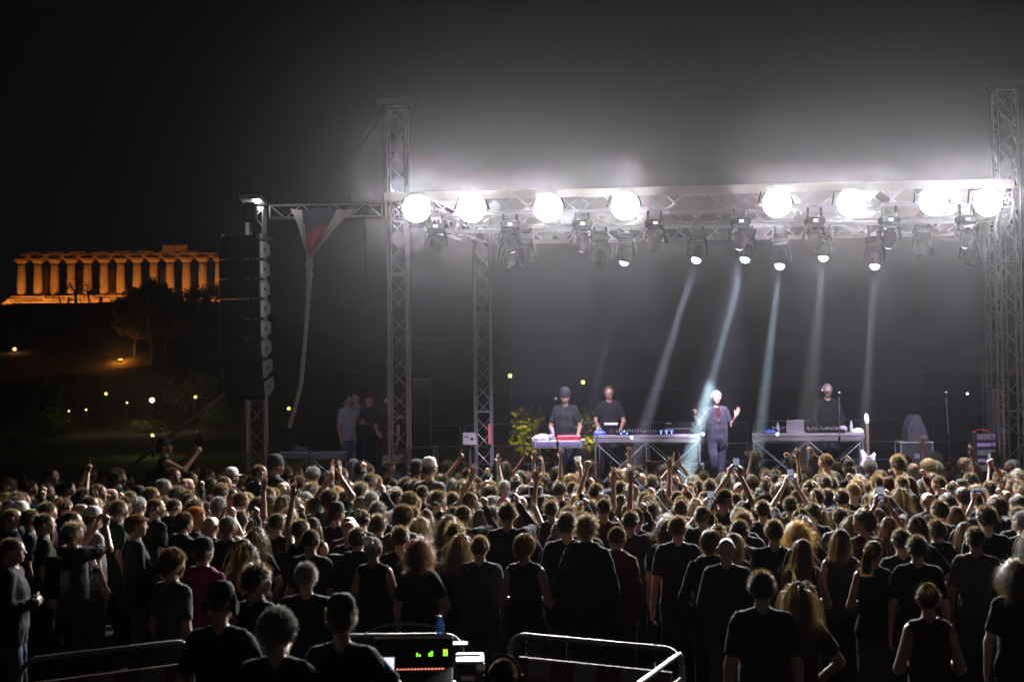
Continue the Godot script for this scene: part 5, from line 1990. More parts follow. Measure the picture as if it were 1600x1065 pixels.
func make_hair(kind: String, sd: int) -> ArrayMesh:
	var r := RandomNumberGenerator.new()
	r.seed = sd
	var spec: Dictionary = {
		"buzz": {"thick": 0.065, "n": 1900, "len": 0.013, "seg": 1, "w": 0.003, "out": 1.0, "grav": 0.1, "wild": 0.4, "low": -0.6, "rough": 0.02},
		"short": {"thick": 0.06, "n": 3000, "len": 0.027, "seg": 2, "w": 0.0034, "out": 0.8, "grav": 0.25, "wild": 0.4, "low": -0.62, "rough": 0.05},
		"tousled": {"thick": 0.09, "n": 2200, "len": 0.05, "seg": 3, "w": 0.0032, "out": 0.8, "grav": 0.22, "wild": 0.55, "low": -0.68, "rough": 0.14},
		"curly": {"thick": 0.16, "n": 2100, "len": 0.105, "seg": 8, "w": 0.0032, "out": 0.7, "grav": 0.12, "wild": 0.3, "curl": 1.5, "low": -0.75, "rough": 0.25},
		"afro": {"thick": 0.32, "n": 2600, "len": 0.125, "seg": 8, "w": 0.003, "out": 1.0, "grav": 0.05, "wild": 0.35, "curl": 1.4, "low": -0.8, "rough": 0.3},
		"long": {"thick": 0.14, "n": 900, "len": 0.31, "seg": 9, "w": 0.011, "out": 0.2, "grav": 0.75, "wild": 0.10, "low": -0.7, "rough": 0.04},
		"wavy": {"thick": 0.2, "n": 900, "len": 0.31, "seg": 11, "w": 0.008, "out": 0.35, "grav": 0.55, "wild": 0.22, "curl": 0.35, "low": -0.72, "rough": 0.1},
		"big_curls": {"thick": 0.28, "n": 2300, "len": 0.27, "seg": 13, "w": 0.0042, "out": 0.8, "grav": 0.34, "wild": 0.25, "curl": 1.1, "low": -0.8, "rough": 0.28},
		"bob": {"thick": 0.18, "n": 800, "len": 0.17, "seg": 6, "w": 0.010, "out": 0.4, "grav": 0.7, "wild": 0.12, "low": -0.72, "rough": 0.05},
		"bun": {"thick": 0.10, "n": 350, "len": 0.03, "seg": 2, "w": 0.004, "out": 0.35, "grav": 0.1, "wild": 0.6, "low": -0.68, "rough": 0.05},
		"ponytail": {"thick": 0.10, "n": 350, "len": 0.03, "seg": 2, "w": 0.004, "out": 0.35, "grav": 0.1, "wild": 0.6, "low": -0.68, "rough": 0.05},
	}[kind]
	var st := start(true)
	var thick: float = spec.thick
	var low: float = spec.low
	var nu := 36
	var nv := 24
	var pos := []
	var ok := []
	for j in nv + 1:
		var th := PI * j / nv
		var row := []
		var krow := []
		for i in nu:
			var a := TAU * i / nu
			var d := Vector3(cos(a) * sin(th), cos(th), sin(a) * sin(th))
			var n1 := noise.get_noise_3d(d.x * 3.2 + sd, d.y * 3.2, d.z * 3.2) + 0.6 * noise.get_noise_3d(d.x * 8.0, d.y * 8.0 + sd, d.z * 8.0)
			var f: float = 1.0 + thick * (0.75 + 0.25 * d.y) + spec.rough * n1
			row.append(HC + d * HR * f)
			krow.append(hair_line(d, low))
		pos.append(row)
		ok.append(krow)
	for j in nv:
		for i in nu:
			var i2 := (i + 1) % nu
			if ok[j][i] or ok[j][i2] or ok[j + 1][i] or ok[j + 1][i2]:
				var q := [pos[j][i], pos[j][i2], pos[j + 1][i2], pos[j + 1][i]]
				var keys := [ok[j][i], ok[j][i2], ok[j + 1][i2], ok[j + 1][i]]
				for k in 4:
					if not keys[k]:
						q[k] = HC + (q[k] - HC) * (0.97 / (1.0 + thick))
				quad(st, q[0], q[1], q[2], q[3], q[0] - HC)
	st.generate_normals()
	var m := st.commit()
	var vv := PackedVector3Array()
	var nn := PackedVector3Array()
	if kind in ["bun", "ponytail"]:
		var knot := HC + Vector3(0, 0.07 if kind == "bun" else 0.02, 0.115)
		for k in 500:
			var d := Vector3(r.randfn(), r.randfn(), r.randfn()).normalized()
			var p := knot + d * 0.045
			var t := d.cross(Vector3(r.randfn(), r.randfn(), r.randfn())).normalized()
			strand(vv, nn, [p, p + t * 0.02 + d * 0.004, p + t * 0.04 - d * 0.004], 0.006)
		if kind == "ponytail":
			for k in 260:
				var pts := []
				var p := knot + Vector3(r.randf_range(-0.02, 0.02), r.randf_range(-0.02, 0.02), 0.02)
				var d := Vector3(r.randf_range(-0.4, 0.4), 0.2, 1.0).normalized()
				for s in 8:
					pts.append(p)
					d = (d + Vector3(r.randf_range(-0.1, 0.1), -0.45, r.randf_range(-0.12, 0.1))).normalized()
					p += d * 0.036
				strand(vv, nn, pts, 0.007)
	var lock_d := Vector3.UP
	var lock_phase := 0.0
	for k in int(spec.n):
		var d := Vector3(r.randfn(), r.randfn(), r.randfn()).normalized()
		var tries := 0
		while not hair_line(d, low) and tries < 20:
			d = Vector3(r.randfn(), r.randfn(), r.randfn()).normalized()
			tries += 1
		var phase := r.randf() * TAU
		if spec.has("curl"):
			# strands of one lock start together and turn together
			if k % 7 == 0:
				lock_d = d
				lock_phase = phase
			else:
				d = (lock_d + Vector3(r.randfn(), r.randfn(), r.randfn()) * 0.035).normalized()
				phase = lock_phase + r.randfn() * 0.3
		var p := HC + d * HR * (1.0 + thick * 0.55)
		var side := Vector3.UP.cross(d)
		side = side.normalized() if side.length() > 0.01 else Vector3.RIGHT
		var dir: Vector3 = (d * spec.out + Vector3(r.randfn(), r.randfn(), r.randfn()) * spec.wild + Vector3(0, -spec.grav, 0.15)).normalized()
		var seg: int = spec.seg
		var stray := r.randf() < 0.10
		if stray:
			dir = (dir + d * 0.7 + Vector3(r.randfn(), r.randfn(), r.randfn()) * 0.3).normalized()
		var L: float = spec.len * r.randf_range(0.65, 1.2) * (1.3 if stray else 1.0)
		var pts := []
		for s in seg + 1:
			pts.append(p)
			dir = (dir + Vector3(0, -spec.grav * 0.6, 0) + Vector3(r.randfn(), r.randfn(), r.randfn()) * spec.wild * 0.3).normalized()
			if spec.has("curl"):
				var a: float = phase + s * 1.7
				var cu: float = spec.curl
				dir = (dir + (side * cos(a) + d * sin(a)) * cu).normalized()
			p += dir * (L / seg)
			var rel := (p - HC) / HR
			if rel.length() < 1.05 + thick * 0.5:
				p = HC + rel.normalized() * HR * (1.06 + thick * 0.5)
			if p.y < 1.47:
				var room := 0.10 + 0.035 * r.randf()
				if p.z < room and p.z > -0.02:
					p.z = room
				if p.z <= -0.02:
					p.z = minf(p.z, -0.1)
		strand(vv, nn, pts, spec.w * r.randf_range(0.6, 1.3) * (0.5 if stray else 1.0))
	if vv.size() > 0:
		var arr := []
		arr.resize(Mesh.ARRAY_MAX)
		arr[Mesh.ARRAY_VERTEX] = vv
		arr[Mesh.ARRAY_NORMAL] = nn
		m.add_surface_from_arrays(Mesh.PRIMITIVE_TRIANGLES, arr)
	return m

func strand(vv: PackedVector3Array, nn: PackedVector3Array, pts: Array, w: float):
	var n := pts.size()
	var prev_l := Vector3.ZERO
	var prev_r := Vector3.ZERO
	for i in n:
		var t: Vector3 = (pts[mini(i + 1, n - 1)] - pts[maxi(i - 1, 0)]).normalized()
		var out: Vector3 = (pts[i] - HC).normalized()
		var s := t.cross(out)
		s = s.normalized() if s.length() > 0.05 else t.cross(Vector3(0.3, 0.9, 0.2)).normalized()
		var ww := w * 0.5 * (1.0 - 0.75 * i / (n - 1))
		var l: Vector3 = pts[i] - s * ww
		var q: Vector3 = pts[i] + s * ww
		if i > 0:
			var nrm := s.cross(t).normalized()
			if nrm.dot(out) < 0.0:
				nrm = -nrm
			for x in [prev_l, q, prev_r, prev_l, l, q]:
				vv.append(x)
				nn.append(nrm)
		prev_l = l
		prev_r = q

func make_hat(kind: String) -> ArrayMesh:
	var st := start(true)
	if kind == "beanie":
		return offset_mesh(lathe([Vector2(0.102, -0.03), Vector2(0.104, 0.0), Vector2(0.1, 0.04), Vector2(0.085, 0.085), Vector2(0.05, 0.112), Vector2(0.0, 0.12)], 24), Vector3(0, 1.672, 0.008), 1.12)
	var prof := [Vector2(0.094, -0.01), Vector2(0.094, 0.03), Vector2(0.085, 0.07), Vector2(0.055, 0.1), Vector2(0.0, 0.108)]
	if kind == "wide":
		prof = [Vector2(0.20, -0.005), Vector2(0.19, 0.0), Vector2(0.1, 0.006), Vector2(0.096, 0.09), Vector2(0.08, 0.11), Vector2(0.0, 0.105)]
	var m := offset_mesh(lathe(prof, 28), Vector3(0, 1.668, 0.008), 1.12)
	if kind == "cap":
		var brim := start(true)
		for k in 10:
			var a0 := PI + PI * k / 10.0
			var a1 := PI + PI * (k + 1) / 10.0
			var i0 := Vector3(cos(a0) * 0.094, 1.668, sin(a0) * 0.105)
			var i1 := Vector3(cos(a1) * 0.094, 1.668, sin(a1) * 0.105)
			var o0 := Vector3(cos(a0) * 0.092, 1.655, sin(a0) * 0.185 * sqrt(absf(sin(a0))) if absf(sin(a0)) > 0.01 else sin(a0) * 0.1)
			var o1 := Vector3(cos(a1) * 0.092, 1.655, sin(a1) * 0.185 * sqrt(absf(sin(a1))) if absf(sin(a1)) > 0.01 else sin(a1) * 0.1)
			quad(brim, i0, i1, o1, o0, Vector3.UP)
		brim.generate_normals()
		brim.commit(m)
	return m

func offset_mesh(m: ArrayMesh, at: Vector3, zs := 1.0) -> ArrayMesh:
	var st := SurfaceTool.new()
	st.append_from(m, 0, Transform3D(Basis.from_scale(Vector3(1, 1, zs)), at))
	return st.commit()

# =====================================================================
# wardrobe
# =====================================================================
var skins := []
var tops := []
var bottoms := []
var hairs := {}
var under_hair := {}
var top_words := ["black", "dark grey", "navy", "dark green", "maroon", "pale grey", "white", "olive", "pink", "denim blue", "striped", "red"]
var hair_words := {"dark": "dark", "brown": "brown", "grey": "grey", "blond": "blond", "red": "reddish", "gold": "golden", "orange": "orange", "white": "white"}

func hair_mat(called: String, c: Color, back: Color) -> StandardMaterial3D:
	var m := mat(called, c, 0.42, 0.0, 0.5)
	m.backlight_enabled = true
	m.backlight = back.linear_to_srgb()
	return m

func make_people_kits():
	for c in [Color(0.33, 0.20, 0.14), Color(0.26, 0.15, 0.10), Color(0.40, 0.26, 0.19)]:
		var m := mat("skin", c, 0.48)
		m.subsurf_scatter_enabled = true
		m.subsurf_scatter_strength = 0.08
		skins.append(m)
	for c in [Color(0.008, 0.008, 0.009), Color(0.018, 0.018, 0.02), Color(0.010, 0.014, 0.027), Color(0.015, 0.036, 0.018), Color(0.04, 0.007, 0.010), Color(0.06, 0.06, 0.063), Color(0.22, 0.215, 0.21), Color(0.04, 0.038, 0.02), Color(0.15, 0.02, 0.06), Color(0.02, 0.03, 0.055), Color(1, 1, 1), Color(0.075, 0.008, 0.01)]:
		tops.append(cloth("shirt cloth", c))
	var im := Image.create(4, 64, false, Image.FORMAT_RGB8)
	for y in 64:
		im.fill_rect(Rect2i(0, y, 4, 1), Color(0.45, 0.42, 0.36) if (y / 16) % 2 == 0 else Color(0.13, 0.14, 0.15))
	tops[10].albedo_texture = ImageTexture.create_from_image(im)
	tops[10].uv1_triplanar = true
	tops[10].uv1_scale = Vector3(1, 5.0, 1)
	for c in [Color(0.02, 0.022, 0.035), Color(0.04, 0.055, 0.09), Color(0.07, 0.065, 0.055)]:
		bottoms.append(cloth("trouser cloth", c))
	M.shoe = mat("shoe", Color(0.03, 0.03, 0.03), 0.6)
	M.feature = mat("eye and brow", Color(0.02, 0.014, 0.012), 0.4)
	hairs = {
		"dark": hair_mat("dark hair", Color(0.018, 0.013, 0.010), Color(0.145, 0.09, 0.028)),
		"brown": hair_mat("brown hair", Color(0.05, 0.03, 0.016), Color(0.24, 0.148, 0.046)),
		"grey": hair_mat("grey hair", Color(0.20, 0.195, 0.19), Color(0.16, 0.15, 0.13)),
		"blond": hair_mat("blond hair", Color(0.18, 0.115, 0.05), Color(0.26, 0.18, 0.08)),
		"red": hair_mat("reddish hair", Color(0.08, 0.028, 0.012), Color(0.26, 0.12, 0.04)),
		"gold": hair_mat("golden curls", Color(0.24, 0.13, 0.03), Color(0.62, 0.38, 0.07)),
		"orange": hair_mat("orange hair", Color(0.28, 0.09, 0.018), Color(0.45, 0.18, 0.04)),
		"white": hair_mat("white hair", Color(0.5, 0.5, 0.48), Color(0.2, 0.2, 0.2)),
	}
	for k in hairs:
		var u := mat("dense hair below the loose strands", (hairs[k].albedo_color as Color).srgb_to_linear(), 0.85, 0.0, 0.25)
		under_hair[k] = u
	kits.hair = {}
	var hk := ["buzz", "short", "tousled", "curly", "afro", "long", "wavy", "big_curls", "bob", "bun", "ponytail"]
	for k in hk.size():
		kits.hair[hk[k]] = [make_hair(hk[k], 50 + k)]
		if hk[k] in ["short", "tousled", "curly"]:
			kits.hair[hk[k]].append(make_hair(hk[k], 150 + k))
	print("hair ", Time.get_ticks_msec())
	kits.cap = make_hat("cap")
	kits.wide = make_hat("wide")
	kits.beanie = make_hat("beanie")
	kits.low = make_body({"cell": 0.05, "head_cell": 0.03, "hand_cell": 0.02})
	var list := {
		"stand": {},
		"stand_look": {"look": Vector2(0.5, 0.05), "left": "pocket"},
		"stand_f": {"fem": true, "look": Vector2(-0.25, 0.0), "sleeve": "none", "right": "front", "left": "front"},
		"stand_f2": {"fem": true, "right": "hip", "sleeve": "short", "lower": "long", "look": Vector2(0.15, 0)},
		"broad": {"girth": 1.14, "right": "pocket", "left": "pocket", "hood": true, "sleeve": "long"},
		"jacket": {"girth": 1.05, "jacket": true, "sleeve": "long", "right": "front", "left": "front"},
		"clap": {"right": "clap", "left": "clap"},
		"up_r": {"right": "up", "look": Vector2(0, 0.1)},
		"up_l": {"left": "up", "fem": true, "sleeve": "none", "right": "front"},
		"out_r": {"right": "up_out", "left": "pocket"},
		"both": {"right": "up", "left": "up_out", "look": Vector2(0, 0.12)},
		"fist_r": {"right": "fist", "sleeve": "long"},
		"fist_l": {"left": "fist"},
		"point_r": {"right": "point"},
		"cup_r": {"right": "cup"},
		"phone": {"right": "phone", "left": "phone"},
		"phone_high": {"right": "phone_high", "left": "phone_high", "fem": true},
		"wave_l": {"left": "wave", "right": "pocket"},
		"hand_on": {"right": "phone", "left": "front", "sleeve": "long"},
	}
	for k in list:
		kits[k] = make_body(list[k])
	print("bodies ", Time.get_ticks_msec())

func dress(b: MeshInstance3D, skin: int, top: int, low: int):
	var mats := [skins[skin], tops[top], bottoms[low], M.shoe, M.feature]
	for k in 5:
		b.set_surface_override_material(k, mats[k])

# a person: body (one mesh) with hair or hat as its children
func person(label: String, at: Vector3, turn: float, h: float, kit: Dictionary, skin: int, top: int, low: int, hair: String, hair_col: String, hat := "", hat_mat: Material = null, group := "") -> Node3D:
	var t := thing("person", label, "person", at, turn, group)
	t.scale = Vector3(0.86, 1.0, 0.94) * (h / 1.72)
	var b := MeshInstance3D.new()
	b.name = "body"
	b.mesh = kit.mesh
	dress(b, skin, top, low)
	t.add_child(b)
	if hair != "bald":
		var hs: Array = kits.hair[hair]
		var o := MeshInstance3D.new()
		o.name = "hair"
		o.mesh = hs[int(absf(at.x * 13.0)) % hs.size()]
		for k in o.mesh.get_surface_count():
			o.set_surface_override_material(k, hairs[hair_col] if k > 0 else under_hair[hair_col])
		t.add_child(o)
		o.transform = kit.head
	if hat != "":
		var o := MeshInstance3D.new()
		o.name = {"cap": "cap", "wide": "hat", "beanie": "beanie"}[hat]
		o.mesh = kits[hat]
		for k in o.mesh.get_surface_count():
			o.set_surface_override_material(k, hat_mat if hat_mat else M.plastic)
		t.add_child(o)
		o.transform = kit.head
	return t

func headphones(t: Node3D, hx: Transform3D):
	var hp := Node3D.new()
	hp.name = "headphones"
	t.add_child(hp)
	hp.transform = hx
	var pts := []
	for k in 15:
		var a := PI * k / 14.0
		pts.append(HC + Vector3(cos(a) * 0.105, sin(a) * 0.125 - 0.01, 0.0))
	part(hp, "band", tube(pts, 0.011, 8), M.plastic)
	for s in [-1, 1]:
		part(hp, "ear_cup", cylinder(0.042, 0.035, 16), M.plastic, HC + Vector3(s * 0.105, -0.025, 0.0), Vector3(0, 0, PI / 2))

# =====================================================================
# players and helpers on stage
# =====================================================================
func build_performers():
	var fine := {"cell": 0.016, "head_cell": 0.0075, "hand_cell": 0.0055}
	var mk := func(o: Dictionary) -> Dictionary:
		o.merge(fine)
		return make_body(o)
	var black_cap := mat("black wool", Color(0.015, 0.015, 0.02), 0.9)
	# singer with a jacket open over the bare chest, microphone held out
	var kit: Dictionary = mk.call({"right": "mic_out", "left": "shrug", "jacket": true, "sleeve": "elbow", "stride": 0.1, "look": Vector2(-0.05, 0.05)})
	var sp := at_x(1122, 23.6, STAGE_H)
	var face := PI + 0.15
	tops.append(cloth("violet grey suit", Color(0.03, 0.03, 0.045)))
	bottoms.append(cloth("violet grey suit trousers", Color(0.06, 0.057, 0.09)))
	var s := person("singer in a violet grey suit jacket holding a microphone with the other hand open", sp, face, 1.75, kit, 2, tops.size() - 1, bottoms.size() - 1, "short", "white")
	open_chest(s)
	var g: Array = kit.grips.right
	var mic := thing("microphone", "handheld microphone in the singer's fist", "microphone", s.transform * (g[0] - g[1] * 0.03), face)
	var axis: Vector3 = (s.basis.orthonormalized() * Vector3(-0.75, -0.15, -0.3)).normalized()
	var mo := Node3D.new()
	mo.name = "shaft"
	mic.add_child(mo)
	mic.rotation = Vector3.ZERO
	mo.basis = Basis(Quaternion(Vector3.UP, axis))
	part(mo, "handle", lathe([Vector2(0.0, -0.08), Vector2(0.013, -0.08), Vector2(0.018, 0.12), Vector2(0.022, 0.13), Vector2(0.0, 0.13)], 12), M.plastic)
	part(mo, "head_grille", ball(0.028, 12), M.steel, Vector3(0, 0.15, 0))
	# keyboard player
	kit = mk.call({"right": "keys_low", "left": "keys_low", "look": Vector2(0.05, -0.35), "girth": 1.08})
	person("keyboard player in a dark grey polo shirt and dark cap looking down", at_x(885, 24.25, STAGE_H), PI - 0.04, 1.8, kit, 0, 1, 0, "buzz", "dark", "beanie", black_cap)
	# player behind the left table
	kit = mk.call({"right": "keys", "left": "keys", "look": Vector2(-0.12, -0.35)})
	person("player in a black shirt looking down behind the left table", at_x(954, 25.35, STAGE_H), PI, 1.86, kit, 1, 0, 0, "buzz", "brown")
	# grey haired player with glasses behind the right table
	kit = mk.call({"right": "keys", "left": "keys", "look": Vector2(0.12, -0.3), "sleeve": "long"})
	var dj := person("grey haired player in a black top with glasses and an earpiece behind the laptop table", at_x(1296, 25.0, STAGE_H), PI - 0.1, 1.85, kit, 0, 0, 0, "buzz", "grey")
	var gl := Node3D.new()
	gl.name = "glasses"
	dj.add_child(gl)
	gl.transform = kit.head
	for sx in [-1, 1]:
		var ring := []
		for k in 13:
			var a := TAU * k / 12.0
			ring.append(Vector3(sx * 0.034 + cos(a) * 0.026, 1.628 + sin(a) * 0.019, -0.112))
		part(gl, "rim", tube(ring, 0.004, 6), M.plastic)
		rod(gl, "temple", Vector3(sx * 0.062, 1.632, -0.108), Vector3(sx * 0.088, 1.628, 0.01), 0.0035, M.plastic, 6)
	rod(gl, "bridge", Vector3(-0.01, 1.63, -0.113), Vector3(0.01, 1.63, -0.113), 0.004, M.plastic, 6)
	part(dj, "earpiece", ball(0.018, 10), M.white, kit.head * Vector3(0.095, 1.625, 0.02))
	# helpers in the left wing
	person("stage helper in a white shirt seen from the side in the left wing", at_x(543, 27.4, STAGE_H), -2.2, 1.74, kits.stand_look, 1, 6, 1, "short", "dark", "", null, "helpers in the left wing")
	person("stage helper in a pale shirt standing between two others in the left wing", at_x(556, 28.3, STAGE_H), 2.9, 1.78, kits.stand, 0, 6, 0, "buzz", "dark", "", null, "helpers in the left wing")
	person("stage helper in a dark vest and reddish cap in the left wing", at_x(578, 27.8, STAGE_H), 2.5, 1.76, kits.jacket, 0, 1, 0, "short", "brown", "cap", tops[4], "helpers in the left wing")
	person("stage helper in a maroon shirt half hidden by the left truss tower", at_x(606, 26.8, STAGE_H), 2.8, 1.70, kits.stand_f2, 0, 4, 0, "long", "dark", "", null, "helpers in the left wing")

func open_chest(s: Node3D):
	# the bare strip of chest between the jacket fronts, and a neck chain
	var st := start(true)
	var rows := 14
	var pts := []
	for j in rows + 1:
		var f := float(j) / rows
		var y := lerpf(1.46, 1.02, f)
		var w := lerpf(0.05, 0.035, f) + 0.025 * sin(PI * f)
		var z := -0.098 - 0.022 * sin(PI * minf(f * 1.3, 1.0)) - 0.012 * f
		pts.append([Vector3(-w, y, z + 0.02), Vector3(0, y, z - 0.004), Vector3(w, y, z + 0.02)])
	for j in rows:
		for i in 2:
			quad(st, pts[j][i], pts[j][i + 1], pts[j + 1][i + 1], pts[j + 1][i], Vector3.FORWARD)
	part(s, "open_shirt_front", flat_done(st), tops[4])
	for sx in [-1.0, 1.0]:
		var lp := start(true)
		var a := Vector3(sx * 0.055, 1.475, -0.055)
		var b := Vector3(sx * 0.125, 1.40, -0.105)
		var c := Vector3(sx * 0.10, 1.30, -0.128)
		var d := Vector3(sx * 0.045, 1.10, -0.138)
		var e := Vector3(sx * 0.06, 1.30, -0.130)
		tri(lp, a, b, e, Vector3.FORWARD)
		tri(lp, b, c, e, Vector3.FORWARD)
		tri(lp, c, d, e, Vector3.FORWARD)
		part(s, "lapel", flat_done(lp), tops[tops.size() - 1])
	var ch := []
	for k in 13:
		var f := k / 12.0
		ch.append(Vector3(lerpf(-0.05, 0.05, f), 1.45 - 0.2 * sin(PI * f), -0.085 - 0.045 * sin(PI * f)))
	part(s, "neck_chain", tube(ch, 0.003, 5), M.steel)

